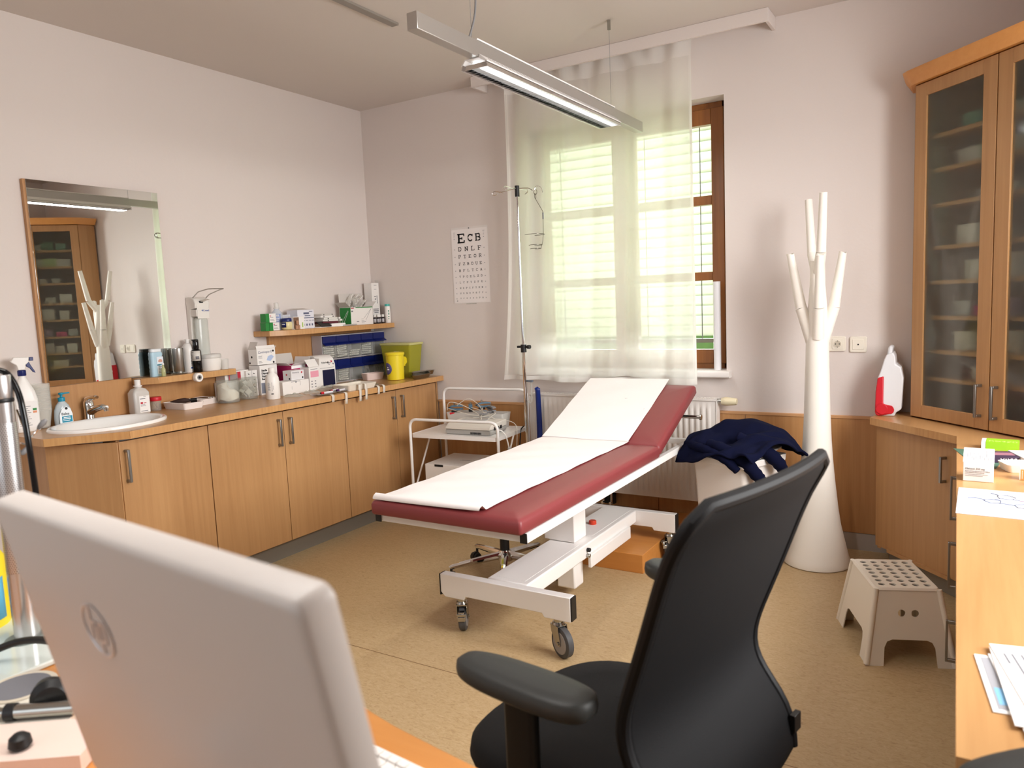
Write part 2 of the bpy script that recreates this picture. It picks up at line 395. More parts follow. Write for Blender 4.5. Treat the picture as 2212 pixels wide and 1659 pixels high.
# window in the right wall and glazing behind the camera: the room's other daylight
g = G()
for a, b in ((RY0, RY0+0.06), ((RY0+RY1)/2-0.05, (RY0+RY1)/2+0.05), (RY1-0.06, RY1)): g.box(W_+0.03, W_+0.09, a, b, RZ0, RZ1)
g.box(W_+0.03, W_+0.09, RY0, RY1, RZ0, RZ0+0.07); g.box(W_+0.03, W_+0.09, RY0, RY1, RZ1-0.07, RZ1)
struct('window_2', g, FRAMEW, 0.003)
g = G()
for a, b in ((FX0, FX0+0.06), (2.25, 2.35), (FX1-0.06, FX1)): g.box(a, b, -D_-0.09, -D_-0.03, FZ0, FZ1)
g.box(FX0, FX1, -D_-0.09, -D_-0.03, FZ0, FZ0+0.07); g.box(FX0, FX1, -D_-0.09, -D_-0.03, FZ1-0.07, FZ1)
struct('window_3', g, FRAMEW, 0.003)

# skirting and wall panelling
g = G(); g.box(0.60, 3.60, -0.013, 0, 0, 0.094); struct('baseboard_back', g, pm('pale_grey_skirting', (176, 168, 160), 0.45))
g = G()
for a, b in ((0.605, 1.47), (1.472, 2.29), (2.292, 2.83), (2.832, 3.29), (3.292, 3.60)): g.box(a, b, -0.016, 0, 0.096, 0.73)
struct('trim_1', g, PANELW, 0.0015)
g = G(); g.box(0.60, 3.60, -0.020, 0, 0.73, 0.7465); struct('trim_2', g, wood('beech_dado_cap', (196, 146, 100), (208, 160, 114), 'x'), 0.002)

# pelmet over the curtain, fixed under the ceiling
pel = thing('curtain_pelmet', 'white curtain pelmet board fixed under the ceiling along the window wall', 'pelmet', (0, 0, 0))
g = G(); g.box(1.124, 3.005, -0.175, -0.157, 2.841, H_-0.0005); obj('front_board', g, WALL, pel, 0.002)
for a in (1.124, 2.987):
    g = G(); g.box(a, a+0.018, -0.157, -0.0005, 2.841, H_-0.0005); obj('end_board', g, WALL, pel, 0.002)
g = G(); g.box(1.2, 2.95, -0.105, -0.085, 2.885, H_-0.0005); obj('curtain_rail', g, WENAM, pel)

# sheer curtain
cur = thing('sheer_curtain', 'sheer white curtain hanging in front of the window', 'curtain', (0, 0, 0))
def cx(u, z):
    s = (2.86-z)/(2.86-0.93)
    xl = 1.335-0.09*s**3; xr = 2.568+0.012*s
    return xl+(xr-xl)*u
def cfold(u, s):
    k = 0.012+0.010*s
    y = k*math.sin(u*31+0.8*math.sin(u*9))+0.35*k*math.sin(u*67+2*s)
    if u < 0.16: y += 0.022*math.cos((u-0.05)*40)*(1-u/0.16)
    return y
def cpt(u, v, z0=0.93, z1=2.80):
    z = z1-(z1-z0)*v; s = (2.86-z)/1.93
    return (cx(u, z), -0.098+cfold(u, s)-0.012*s, z+ (0.006*math.sin(u*12) if v > 0.98 else 0))
g = G(); g.grid(120, 60, lambda u, v: cpt(u, v, 0.945, 2.775)); obj('cloth', g, SHEER, cur, smooth=180)
def hdr(u, v):
    z = 2.872-0.10*v
    return (cx(u, z), -0.098+cfold(u, 0)*(0.5+0.5*v)+0.014*math.sin(u*52)*(1-v), z)
g = G(); g.grid(160, 6, hdr); obj('heading_tape', g, SHEER2, cur, smooth=180)
g = G(); g.grid(120, 2, lambda u, v: cpt(u, v, 0.915, 0.947)); obj('bottom_hem', g, SHEER2, cur, smooth=180)
for ua, ub in ((0.0, 0.012), (0.988, 1.0)):
    g = G(); g.grid(2, 50, lambda u, v: cpt(ua+(ub-ua)*u, v, 0.945, 2.775)); obj('side_hem', g, SHEER2, cur, smooth=180)
# roll of foil standing on the window board
g = G(); g.lathe([(0.0215, 0), (0.0215, 0.523), (0.018, 0.523), (0.018, 0.50)], (0, 0, 0), 20)
o = obj('paper_roll', g, pm('white_film_roll', (228, 228, 232), 0.25)); tag(o, 'tall white roll standing upright on the window board by the window frame', 'roll', loc=(2.658, 0.04, 0.985))

# ceiling profile
g = G(); g.box(1.318, 1.362, -2.7, -1.18, H_-0.012, H_-0.0005)
o = obj('ceiling_profile', g, pm('grey_ceiling_profile', (150, 144, 136), 0.4, 0.3)); tag(o, 'flat grey profile strip mounted directly on the ceiling', 'ceiling strip')

# suspended strip light
lamp = thing('pendant_strip_light', 'long grey suspended strip light with louvre hanging above the couch', 'ceiling lamp', (2.24, -1.18, 2.42))
g = G(); g.box(-0.0, 0.045, -1.048, 1.05, -0.03, 0.03); obj('beam', g, ALU, lamp, 0.002)
g = G(); g.box(-0.004, 0.049, -0.68, 0.645, 0.0301, 0.036); obj('reflector_top', g, WENAM, lamp, 0.001)
g = G(); g.prism([(-0.040, -0.052), (-0.020, -0.0305), (0.046, -0.0305), (0.047, -0.020), (0.0485, -0.020), (0.082, -0.049), (0.082, -0.053), (0.076, -0.053), (0.045, -0.034), (-0.018, -0.034), (-0.034, -0.053)], -0.67, 0.64, 'y')
obj('louvre_housing', g, WENAM, lamp)
g = G(); y = -0.66
while y < 0.635:
    g.prism([(-0.036, -0.068), (0.078, -0.068), (0.074, -0.050), (-0.030, -0.050)], y, y+0.0014, 'y'); y += 0.0262
g.prism([(-0.040, -0.069), (-0.036, -0.069), (-0.030, -0.0495), (-0.034, -0.0495)], -0.67, 0.64, 'y')
g.prism([(0.078, -0.069), (0.082, -0.069), (0.078, -0.0495), (0.074, -0.0495)], -0.67, 0.64, 'y')
obj('louvre', g, CHROME, lamp)
g = G(); y = -0.62
while y < 0.62:
    g.prism([(0.056, -0.0262), (0.070, -0.0383), (0.0704, -0.0379), (0.0564, -0.0258)], y, y+0.003, 'y'); y += 0.03
obj('slot_pattern', g, INKG, lamp)
g = G(); g.cyl((0.010, -0.65, -0.046), (0.010, 0.62, -0.046), 0.008, n=12)
m, nt, p = nmat('lit_fluorescent_tube'); p.inputs['Base Color'].default_value = (1, 1, 1, 1); p.inputs['Emission Color'].default_value = (0.95, 0.98, 1, 1); p.inputs['Emission Strength'].default_value = 2.2
obj('fluorescent_tube', g, m, lamp, label='lit fluorescent tube inside the louvre')
for yy in (-0.675, 0.655):
    g = G(); g.cyl((0.02, yy, 0.03), (0.02, yy, 0.465), 0.0011, n=6); obj('suspension_wire', g, GREYP, lamp)
    g = G(); g.cyl((0.02, yy, 0.44), (0.02, yy, 0.489), 0.009, n=12); obj('ceiling_fixing', g, DCHROME, lamp)
g = G(); g.tube(fillet([(0.022, -0.70, 0.03), (0.03, -0.66, 0.12), (0.022, -0.63, 0.25), (0.02, -0.70, 0.40), (0.02, -0.72, 0.489)], 0.1), 0.004, 8); obj('power_cable', g, GREYP, lamp)

def lamp_glow(parent, nm, power):
    d = bpy.data.lights.new(nm, 'AREA'); d.shape = 'RECTANGLE'; d.size = 0.08; d.size_y = 1.25; d.energy = power; d.color = (1.0, 0.97, 0.93)
    o = bpy.data.objects.new(nm, d); C.objects.link(o); o.parent = parent; o.location = (0.02, -0.015, -0.072)
lamp_glow(lamp, 'strip_light_glow', 7)
added_lamp = copy_thing(lamp, (2.80, -3.80, 2.42), None, 'unseen second strip light added to brighten the near desk, above the picture')  # unseen copy, added to give overhead light on desk and monitor
for ch_ in added_lamp.children:
    if ch_.type == 'LIGHT': ch_.data = ch_.data.copy(); ch_.data.energy = 16

# ================================================================== LEFT RUN OF BASE UNITS
CT = 0.923; CB = 0.888; DX = 0.61
def pull_handle(name, parent, x, y, z0, z1, out=0.032, n=(1, 0), t=0.006):
    """flat bar handle standing off a door whose outward direction is n"""
    g = G(); nx, ny = n; tx, ty = -ny, nx
    def bx(a0, a1, b0, b1, c0, c1):
        vs = [g.v((x+nx*a+tx*b, y+ny*a+ty*b, c)) for c in (c0, c1) for b in (b0, b1) for a in (a0, a1)]
        for q in ((0, 2, 3, 1), (4, 5, 7, 6), (0, 1, 5, 4), (2, 6, 7, 3), (0, 4, 6, 2), (1, 3, 7, 5)): g.face([vs[i] for i in q])
    bx(out-0.008, out, -t, t, z0, z1); bx(0, out-0.008, -t, t, z0, z0+0.012); bx(0, out-0.008, -t, t, z1-0.012, z1)
    return obj(name, g, HANDLE, parent, 0.0015)
def base_unit(y0, y1, doors, label):
    u = thing('base_cabinet', label, 'cabinet', (0, 0, 0), group=None)
    g = G(); g.box(0.002, DX-0.022, y0+0.001, y0+0.019, 0.12, CB-0.001); g.box(0.002, DX-0.022, y1-0.019, y1-0.001, 0.12, CB-0.001); g.box(0.002, DX-0.022, y0+0.019, y1-0.019, 0.12, 0.138); g.box(0.002, 0.01, y0+0.019, y1-0.019, 0.138, CB-0.001); obj('carcass', g, DOORW, u)
    for a, b, hy in doors:
        g = G(); g.box(DX-0.019, DX, a+0.002, b-0.002, 0.122, CB-0.012); d = obj('door', g, DOORW, u, 0.0015)
        pull_handle('handle', d, DX, hy, 0.684, 0.838)
    return u
base_unit(-2.453, -1.980, [(-2.453, -1.980, -2.425)], 'single-door beech base cabinet under the sink')
base_unit(-1.979, -0.996, [(-1.979, -1.487, -1.530), (-1.487, -0.996, -1.450)], 'two-door beech base cabinet below the jars, middle of the counter run')
base_unit(-0.995, -0.002, [(-0.995, -0.500, -0.545), (-0.500, -0.055, -0.455)], 'two-door beech base cabinet beside the white trolley in the corner')
u = thing('end_cabinet', 'angled beech end cabinet closing the counter run left of the sink', 'cabinet')
g = G(); g.prism([(0.002, -2.62), (0.330, -2.632), (0.345, -2.622), (0.328, -2.612), (0.002, -2.602)], 0.0, CB-0.001); obj('side_panel', g, DOORW, u)
g = G(); g.prism([(0.02, -2.60), (0.33, -2.61), (DX-0.05, -2.475), (0.02, -2.475)], 0.1, 0.118); obj('bottom_panel', g, DOORW, u)
g = G(); d = Vector((DX-0.338, -2.457+2.64, 0)).normalized(); nn = Vector((d.y, -d.x, 0))
pts = [(0.340, -2.640), (DX-0.002, -2.457)]
g.prism([pts[0], pts[1], (pts[1][0]-nn.x*0.018, pts[1][1]-nn.y*0.018), (pts[0][0]-nn.x*0.018, pts[0][1]-nn.y*0.018)], 0.12, CB-0.012); obj('front_panel', g, DOORW, u, 0.0015)
g = G(); g.box(0.50, 0.525, -2.455, -0.002, 0, 0.119)
o = obj('plinth_board', g, GREYPL); tag(o, 'long grey plinth board under the beech base cabinets', 'plinth')
# worktop with an elliptical cut-out is simply crossed by the basin; a solid slab with a chamfered end
SKX, SKY = 0.32, -2.32
top = thing('worktop', 'long beech worktop with angled left end carrying sink and supplies', 'worktop')
g = G(); outer = [(0.002, -0.001), (0.645, -0.001), (0.645, -2.415), (0.437, -2.688), (0.002, -2.69)]
N = 40; ell = [(SKX+0.205*math.cos(2*PI*i/N), SKY+0.258*math.sin(2*PI*i/N)) for i in range(N)]
def slab_with_hole(g, outer, hole, z0, z1):
    for z in (z0, z1):
        ov = [g.v((x, y, z)) for x, y in outer]; hv = [g.v((x, y, z)) for x, y in hole]
        eds = [g.bm.edges.new((ov[i], ov[(i+1) % len(ov)])) for i in range(len(ov))]+[g.bm.edges.new((hv[i], hv[(i+1) % len(hv)])) for i in range(len(hv))]
        bmesh.ops.triangle_fill(g.bm, edges=eds, use_beauty=True)
        if z == z0: o0, h0 = ov, hv
    for a, b in ((o0, ov), (h0, hv)):
        for i in range(len(a)): g.face([a[i], a[(i+1) % len(a)], b[(i+1) % len(a)], b[i]])
slab_with_hole(g, outer, ell, CB, CT); obj('slab', g, TOPW, top, smooth=0)
g = G()
for (ax, ay), (bx_, by_) in (((0.645, -0.001), (0.645, -2.415)), ((0.645, -2.415), (0.437, -2.688)), ((0.437, -2.688), (0.002, -2.69))):
    d = Vector((bx_-ax, by_-ay, 0)).normalized(); n = Vector((-d.y, d.x, 0))
    if n.x < 0 and abs(n.x) > 0.1: n = -n
    if abs(n.x) <= 0.1: n = Vector((0, -1, 0))
    g.prism([(ax, ay), (bx_, by_), (bx_+n.x*0.002, by_+n.y*0.002), (ax+n.x*0.002, ay+n.y*0.002)], CB, CT)
obj('front_edge', g, EDGEW, top)
# basin
sink = thing('washbasin', 'oval white ceramic washbasin set into the worktop', 'sink', (SKX, SKY, CT))
g = G(); prof = [(1.0, -0.0), (1.005, 0.008), (0.985, 0.015), (0.95, 0.016), (0.90, 0.008), (0.86, -0.02), (0.74, -0.09), (0.5, -0.135), (0.2, -0.15), (0.1, -0.152), (0.1, -0.16), (0.52, -0.145), (0.78, -0.10), (0.88, -0.03), (0.93, 0.0)]
rings = []
for r, z in prof: rings.append([(0.22*r*math.cos(2*PI*i/48)+(0.012 if 0.1 < r < 0.9 else 0), 0.275*r*math.sin(2*PI*i/48), z) for i in range(48)])
g.loft(rings, False, False, loop=True); obj('basin', g, CERAM, sink, smooth=60)
g = G(); g.lathe([(0.028, -0.152), (0.028, -0.146), (0.022, -0.144)], (0.02, 0, 0)); obj('drain', g, CHROME, sink)
# single lever mixer tap
tap = thing('mixer_tap', 'chrome single-lever mixer tap at the back of the washbasin', 'tap', (0.062, -2.27, CT+0.0005), 0.0)
g = G(); g.lathe([(0.026, 0), (0.027, 0.004), (0.024, 0.012), (0.023, 0.06), (0.026, 0.075), (0.025, 0.095), (0.018, 0.106), (0.006, 0.108)], n=24); obj('body', g, CHROME, tap)
g = G(); g.tube([(0.01, 0, 0.045), (0.05, 0.01, 0.062), (0.095, 0.02, 0.072), (0.115, 0.025, 0.066)], [0.021, 0.017, 0.015, 0.014], 14); g.cyl((0.112, 0.024, 0.066), (0.112, 0.024, 0.050), 0.011); obj('spout', g, CHROME, tap)
g = G(); g.tube([(-0.02, 0, 0.108), (0.02, 0, 0.118), (0.07, 0.0, 0.124), (0.085, 0, 0.124)], [0.012, 0.014, 0.010, 0.008], 10); obj('lever', g, CHROME, tap)
# splashback boards and wall shelves
def shelf_slab(g, pts, z1, t=0.035): g.prism(pts, z1-t, z1)
sp = thing('splashback_panel', 'beech splashback panel on the wall behind the washbasin', 'wall panel')
g = G(); g.box(0.001, 0.022, -2.002, -1.44, CT+0.0005, 1.076); g.box(0.001, 0.022, -2.452, -2.002, CT+0.0005, 1.1155); obj('panel', g, PANELW, sp, 0.001)
sh = thing('low_wall_shelf', 'short beech wall shelf beside the mirror holding bottles', 'shelf')
g = G(); shelf_slab(g, [(0.001, -1.43), (0.165, -1.43), (0.165, -1.935), (0.105, -2.0), (0.001, -2.0)], 1.112); obj('board', g, EDGEW, sh, 0.002)
sh2 = thing('upper_wall_shelf', 'longer beech wall shelf in the corner above the blue drawer bins', 'shelf')
g = G(); shelf_slab(g, [(0.001, -0.002), (0.21, -0.002), (0.21, -1.02), (0.14, -1.135), (0.001, -1.145)], 1.321); obj('board', g, EDGEW, sh2, 0.002)
g = G(); g.box(0.001, 0.024, -1.045, -0.06, CT+0.0005, 1.2855); obj('back_panel', g, PANELW, sh2, 0.001)
# mirror
mir = thing('wall_mirror', 'frameless rectangular wall mirror on a beech board above the washbasin', 'mirror')
g = G(); g.box(0.001, 0.024, -2.452, -1.752, 1.116, 2.131); obj('backing_board', g, PANELW, mir)
g = G(); g.box(0.0245, 0.0285, -2.440, -1.7515, 1.1165, 2.131); obj('mirror_glass', g, MIRROR, mir, 0.001)
g = G(); g.tube(fillet([(0.030, -1.752, 1.882), (0.036, -1.775, 1.882), (0.036, -1.788, 1.897), (0.036, -1.775, 1.91), (0.030, -1.755, 1.908)], 0.008), 0.002, 8); obj('wire_hook', g, DCHROME, mir)
# ================================================================== EXAMINATION COUCH
couch = thing('examination_couch', 'burgundy examination couch with raised headrest on a white wheeled frame', 'examination couch', (2.275, -1.17, 0))
def soft_pad(g, x0, x1, y0, y1, z0, z1, nx=14, ny=30, crown=0.008, r=0.018):
    """upholstered pad: rounded edges, slight crown"""
    def prof(t, n, r, L):
        return t
    rings = []
    def ins(d): return [(x, y) for x, y in rrect(x0+d, x1-d, y0+d, y1-d, max(0.004, 0.012), 4)]
    for d, z in ((0.004, z0), (0, z0+0.006), (0, z1-r), (r*0.3, z1-r*0.35), (r, z1), (0.08, z1+crown*0.6), (0.2, z1+crown)):
        rings.append([(x, y, z) for x, y in ins(d)])
    g.loft(rings)
g = G(); soft_pad(g, -0.345, 0.345, -1.065, 0.312, 0.632, 0.690); obj('leg_cushion', g, VINYL, couch, smooth=60)
g = G(); g.at((0, 0.316, 0.640), rx=math.radians(21.5)); soft_pad(g, -0.345, 0.345, 0.0, 0.655, 0.0, 0.056); obj('backrest_cushion', g, VINYL, couch, smooth=60)
g = G(); g.at((0, 0.316, 0.640), rx=math.radians(21.5)); g.box(-0.30, 0.30, 0.03, 0.62, -0.012, -0.001); obj('backrest_board', g, BLACK, couch, label='black underside board of the headrest')
fr = None
g = G()
for s in (-1, 1): g.box(s*0.335-0.014, s*0.335+0.014, -1.03, 0.86, 0.596, 0.631)
g.box(-0.321, 0.321, -1.028, -1.000, 0.596, 0.631); g.box(-0.321, 0.321, 0.83, 0.858, 0.598, 0.628); g.box(-0.321, 0.321, 0.28, 0.31, 0.600, 0.628)
obj('top_frame', g, WENAM, couch, 0.002)
for s in (-1, 1):
    g = G(); g.box(s*0.335-0.0145, s*0.335+0.0145, -1.0345, -1.0305, 0.5945, 0.6315); obj('rail_end_cap', g, BLACK, couch, 0.001)
# paper strip with a curled front end
g = G()
def paper(u, v):
    x = -0.325+0.505*u
    L = 2.10*v
    wob = 0.0012*math.sin(23*v+4*u)+0.0010*math.sin(61*v-9*u)
    if L < 0.05:
        a = PI*0.9*(1-L/0.05); return (x-0.010*(1-v*20), -1.055+0.02*(L/0.05)-0.012*math.sin(a), 0.704+0.012*math.cos(a)+0.008*u*u*(1-L/0.05))
    if L < 1.41:
        y = -1.035+(L-0.05); z = 0.7003+wob
        crn = min(1, (x+0.345)/0.10); z += -0.006*(1-max(0, crn))
        return (x, min(y, 0.323), z+0.0015)
    q = L-1.41; a = math.radians(21.5)
    return (x, 0.316+q*math.cos(a)-0.0645*math.sin(a), 0.640+q*math.sin(a)+0.0660*math.cos(a)+wob)
g.grid(24, 150, paper)
pp = obj('couch_paper', g, COUCHP, None, smooth=180); pp.location = couch.location
tag(pp, 'white paper sheet laid along the burgundy couch, curling at its foot', 'couch paper')
# lifting column
g = G(); g.box(-0.125, 0.045, -0.075, 0.055, 0.262, 0.60); obj('column_cover', g, WENAM, couch, 0.006)
g = G(); g.box(-0.038, 0.060, -0.118, -0.020, 0.045, 0.189); obj('column_foot', g, WENAM, couch, 0.008)
g = G(); g.box(-0.10, 0.10, -0.63, 0.575, 0.19, 0.26); obj('base_beam', g, WENAM, couch, 0.006)
g = G(); g.box(-0.070, 0.072, -0.60, -0.085, 0.2601, 0.2612); g.box(-0.070, 0.072, 0.07, 0.56, 0.2601, 0.2612); obj('beam_cover_plate', g, WENAM, couch, 0.001)
g = G(); g.box(0.1005, 0.118, -0.05, 0.45, 0.140, 0.205); obj('linkage_housing', g, WENAM, couch, 0.004)
for yy, zz, m_ in ((-0.055, 0.232, BLACK), (-0.06, 0.205, DCHROME)):
    g = G(); g.cyl((0.1005, yy, zz), (0.118, yy, zz), 0.010, n=14); obj('bolt', g, m_, couch, 0.002)
g = G(); g.lathe([(0.020, 0), (0.020, 0.016), (0.017, 0.02)], (-0.01, 0.245, 0.2615), 16); obj('red_knob', g, pm('red_orange_knob', (196, 58, 30), 0.4), couch, label='small red round knob on the base beam')
for nm, y0, y1 in (('front_crossbar', -0.675, -0.632), ('rear_crossbar', 0.577, 0.62)):
    g = G(); g.prism([(-0.322, 0.258), (-0.322, 0.175), (-0.30, 0.155), (-0.20, 0.155), (-0.19, 0.172), (0.19, 0.172), (0.20, 0.155), (0.322, 0.155), (0.322, 0.258)], y0, y1, 'y'); obj(nm, g, WENAM, couch, 0.003)
    for s in (-1, 1):
        g = G(); g.box(min(s*0.3225, s*0.3285), max(s*0.3225, s*0.3285), y0+0.001, y1-0.001, 0.160, 0.257); obj('end_cap', g, BLACK, couch, 0.001)
g = G(); g.cyl((0.10, 0.84, 0.755), (0.385, 0.84, 0.755), 0.010, n=12); g.cyl((0.385, 0.84, 0.755), (0.395, 0.84, 0.755), 0.016, n=12); obj('paper_roll_bar', g, DCHROME, couch)
def caster(parent, x, y, az, brake, top=0.155, R=0.0625):
    cst = bpy.data.objects.new('caster', None)
    g = G(); g.at((x, y, 0), rz=az)
    g.cyl((0, 0, 0.128), (0, 0, top), 0.019, 0.019, 16); g.lathe([(0.024, 0.128), (0.027, 0.134), (0.024, 0.142)], n=18)
    for s in (-1, 1):
        g.prism([(-0.026, 0.132), (0.026, 0.132), (0.020, 0.10), (-0.014, 0.052), (-0.036, 0.052), (-0.040, 0.07)], s*0.022-0.0015, s*0.022+0.0015, 'y')
    g.box(-0.026, 0.026, -0.022, 0.022, 0.128, 0.132)
    f = obj('caster_fork', g, DCHROME, parent)
    wx = -0.026
    g = G(); g.at((x, y, 0), rz=az); g.tube([(wx, -0.016, R), (wx, -0.012, R), (wx, 0.012, R), (wx, 0.016, R)], [R-0.006, R, R, R-0.006], 32); obj('wheel', g, RUBBER, f)
    g = G(); g.at((x, y, 0), rz=az)
    for s in (-1, 1): g.tube([(wx, s*0.0162, R), (wx, s*0.0185, R)], [R*0.74, R*0.70], 28)
    obj('wheel_hub', g, pm('hub_grey', (150, 146, 144), 0.5), f)
    g = G(); g.at((x, y, 0), rz=az)
    for s in (-1, 1): g.cyl((wx, s*0.0238, R), (wx, s*0.028, R), 0.007, n=10)
    obj('axle_bolt', g, DCHROME, f)
    if brake:
        g = G(); g.at((x, y, 0), rz=az); g.box(0.0, 0.045, -0.013, 0.013, 0.098, 0.106); g.box(0.036, 0.050, -0.02, 0.02, 0.088, 0.100); g.box(0.022, 0.046, -0.017, 0.017, 0.065, 0.085); obj('brake_pedal', g, DCHROME, f, 0.002)
caster(couch, 0.255, -0.654, math.radians(152+0), False)
caster(couch, -0.225, -0.654, math.radians(118+180), True)
caster(couch, 0.285, 0.60, math.radians(118+100), True)
caster(couch, -0.225, 0.60, math.radians(60), False)

# wooden step box under the couch
g = G(); g.box(2.13, 2.508, -0.847, -0.022, 0.0, 0.10)
o = obj('step_box', g, wood('orange_beech_box', (196, 128, 60), (206, 140, 72), 'x', 0.4), None, 0.002); tag(o, 'low orange beech plinth box on the floor under the couch below the radiator', 'box')

# rolling stool pushed under the couch
st = thing('rolling_stool', 'chrome five-star base stool pushed under the examination couch', 'stool', (1.86, -1.16, 0))
g = G(); g.lathe([(0.042, 0.085), (0.045, 0.12), (0.03, 0.135), (0.028, 0.14)], n=24)
for k in range(5):
    a = math.radians(-133+72*k); c_, s_ = math.cos(a), math.sin(a)
    g.tube([(c_*0.03, s_*0.03, 0.112), (c_*0.15, s_*0.15, 0.100), (c_*0.29, s_*0.29, 0.084), (c_*0.30, s_*0.30, 0.080)], [0.022, 0.018, 0.013, 0.011], 10)
obj('star_base', g, CHROME, st)
g = G(); g.cyl((0, 0, 0.14), (0, 0, 0.26), 0.025); g.cyl((0, 0, 0.26), (0, 0, 0.44), 0.014); obj('gas_column', g, BLACK, st)
g = G(); g.cyl((0, 0, 0.425), (0.17, -0.05, 0.415), 0.005, n=8); obj('height_lever', g, CHROME, st)
g = G(); g.lathe([(0.06, 0.44), (0.16, 0.445), (0.175, 0.46), (0.175, 0.485), (0.16, 0.50), (0.0, 0.505)], n=32); obj('seat', g, BLACK, st)
for k in range(5):
    a = math.radians(-133+72*k); x, y = 0.292*math.cos(a), 0.292*math.sin(a)
    g = G(); g.at((x, y, 0), rz=a+0.9+k)
    g.cyl((0, 0, 0.05), (0, 0, 0.080), 0.007, n=8)
    for s in (-1, 1): g.tube([(-0.012, s*0.009, 0.025), (-0.012, s*0.022, 0.025)], [0.025, 0.023], 18)
    g.tube([(-0.012, -0.007, 0.028), (-0.012, 0.007, 0.028)], [0.027, 0.027], 16)
    obj('caster', g, BLACK, st)

# ================================================================== RADIATOR
rad = thing('panel_radiator', 'white ribbed panel radiator on the wall under the window', 'radiator', (0, 0, 0))
RX0, RX1 = 1.430, 2.690
g = G(); pts = []; n = 34; p_ = (RX1-RX0-0.06)/n
def front(u, v):
    x = RX0+(RX1-RX0)*u; z = 0.205+0.61*v
    d = 0
    if 0.05 < v < 0.95 and RX0+0.03 < x < RX1-0.03:
        t = ((x-RX0-0.03)/p_) % 1
        e = min(1, (v-0.05)/0.03, (0.95-v)/0.03)
        d = 0.006*e*max(0, min(1, (0.5-abs(t-0.5))*6-0.9))
    return (x, -0.110-d+0.006, z)
g.grid(n*10, 24, front); obj('ribbed_front_panel', g, OFFW, rad, smooth=50)
g = G(); g.box(RX0, RX1, -0.103, -0.097, 0.205, 0.815); g.box(RX0, RX1, -0.045, -0.04, 0.215, 0.805); obj('panels', g, OFFW, rad, 0.002)
g = G(); g.box(RX0, RX0+0.004, -0.108, -0.035, 0.21, 0.822); g.box(RX1-0.004, RX1, -0.108, -0.035, 0.21, 0.822); obj('side_cover', g, OFFW, rad, 0.001)
g = G(); g.box(RX0, RX1, -0.110, -0.100, 0.816, 0.828); g.box(RX0, RX1, -0.045, -0.035, 0.816, 0.828)
x = RX0+0.01
while x < RX1-0.01: g.box(x, x+0.010, -0.100, -0.045, 0.820, 0.827); x += 0.020
obj('top_grille', g, OFFW, rad)
g = G()
for xx in (1.6, 2.5): g.box(xx-0.02, xx+0.02, -0.05, -0.017, 0.25, 0.75)
obj('wall_bracket', g, OFFW, rad)
g = G(); g.cyl((RX1-0.004, -0.075, 0.812), (2.712, -0.075, 0.812), 0.014); obj('valve_body', g, DCHROME, rad)
g = G(); g.tube([(2.712, -0.075, 0.812), (2.726, -0.075, 0.812), (2.738, -0.075, 0.812), (2.79, -0.075, 0.8125), (2.800, -0.075, 0.8125)], [0.021, 0.024, 0.026, 0.021, 0.018], 20); obj('thermostat_knob', g, pm('cream_knob', (226, 214, 180), 0.45), rad, label='cream thermostat knob')
g = G(); g.box(1.935, 2.005, -0.055, -0.022, 0.115, 0.19); obj('connection_block', g, BLACK, rad)
g = G()
for xx in (1.94, 1.995): g.cyl((xx, -0.075, 0.125), (xx, -0.075, 0.204), 0.008, n=12); g.cyl((xx, -0.075, 0.13), (xx, -0.10, 0.13), 0.009, n=12)
obj('shutoff_valves', g, CHROME, rad)
# blue shoehorn
g = G()
def horn(u, v):
    z = 0.50*v; w = 0.022-0.004*v
    a = (u-0.5)*2
    return (a*w, 0.012*a*a-0.012*v*v*0+0.010*math.sin(v*3), z)
g.grid(10, 30, horn)
o = obj('shoehorn', g, pm('cobalt_blue_plastic', (18, 44, 120), 0.3), None, solid=0.003, smooth=180)
tag(o, 'long dark blue shoehorn leaning against the radiator by the drip stand', 'shoehorn', loc=(1.515, -0.150, 0.37)); 
g = G(); g.tube(fillet([(0.0, -0.012, 0.49), (0, -0.02, 0.50), (0, 0.02, 0.505), (0, 0.03, 0.46)], 0.01), 0.004, 8); ch = obj('hook_end', g, pm('cobalt_blue_plastic', (18, 44, 120), 0.3), o)

# ================================================================== DRIP STAND
iv = thing('drip_stand', 'chrome infusion drip stand with hooks beside the trolley', 'drip stand', (1.497, -0.265, 0))
g = G(); g.cyl((0, 0, 0.10), (0, 0, 1.17), 0.0125, n=18); obj('lower_tube', g, CHROME, iv)
g = G(); g.cyl((-0.001, 0, 1.10), (-0.0012, 0, 2.10), 0.009, n=16); obj('upper_tube', g, CHROME, iv)
g = G(); g.cyl((0, 0, 1.115), (0, 0, 1.165), 0.019, n=16); g.cyl((0, 0, 1.15), (0.045, -0.01, 1.15), 0.008, n=10); g.cyl((0.035, -0.008, 1.15), (0.055, -0.012, 1.15), 0.013, n=12); g.box(-0.045, 0, -0.008, 0.008, 1.143, 1.157); obj('height_clamp', g, BLACK, iv, 0.001)
g = G(); g.cyl((-0.001, 0, 2.095), (-0.001, 0, 2.162), 0.0145, n=16); obj('top_cap', g, BLACK, iv)
g = G()
L = [(-0.01, 0, 2.145), (-0.06, -0.01, 2.14), (-0.105, -0.02, 2.132), (-0.15, -0.03, 2.142), (-0.168, -0.035, 2.13), (-0.16, -0.03, 2.115), (-0.14, -0.025, 2.118), (-0.115, -0.02, 2.136), (-0.095, -0.014, 2.126)]
g.tube(fillet(L, 0.012, 3), 0.0026, 7)
R_ = [(0.01, 0, 2.145), (0.05, 0.005, 2.143), (0.08, 0.01, 2.140), (0.105, 0.01, 2.122), (0.115, 0.02, 2.125), (0.12, 0.022, 2.15), (0.15, 0.02, 2.145), (0.168, 0.016, 2.128), (0.172, 0.015, 2.10)]
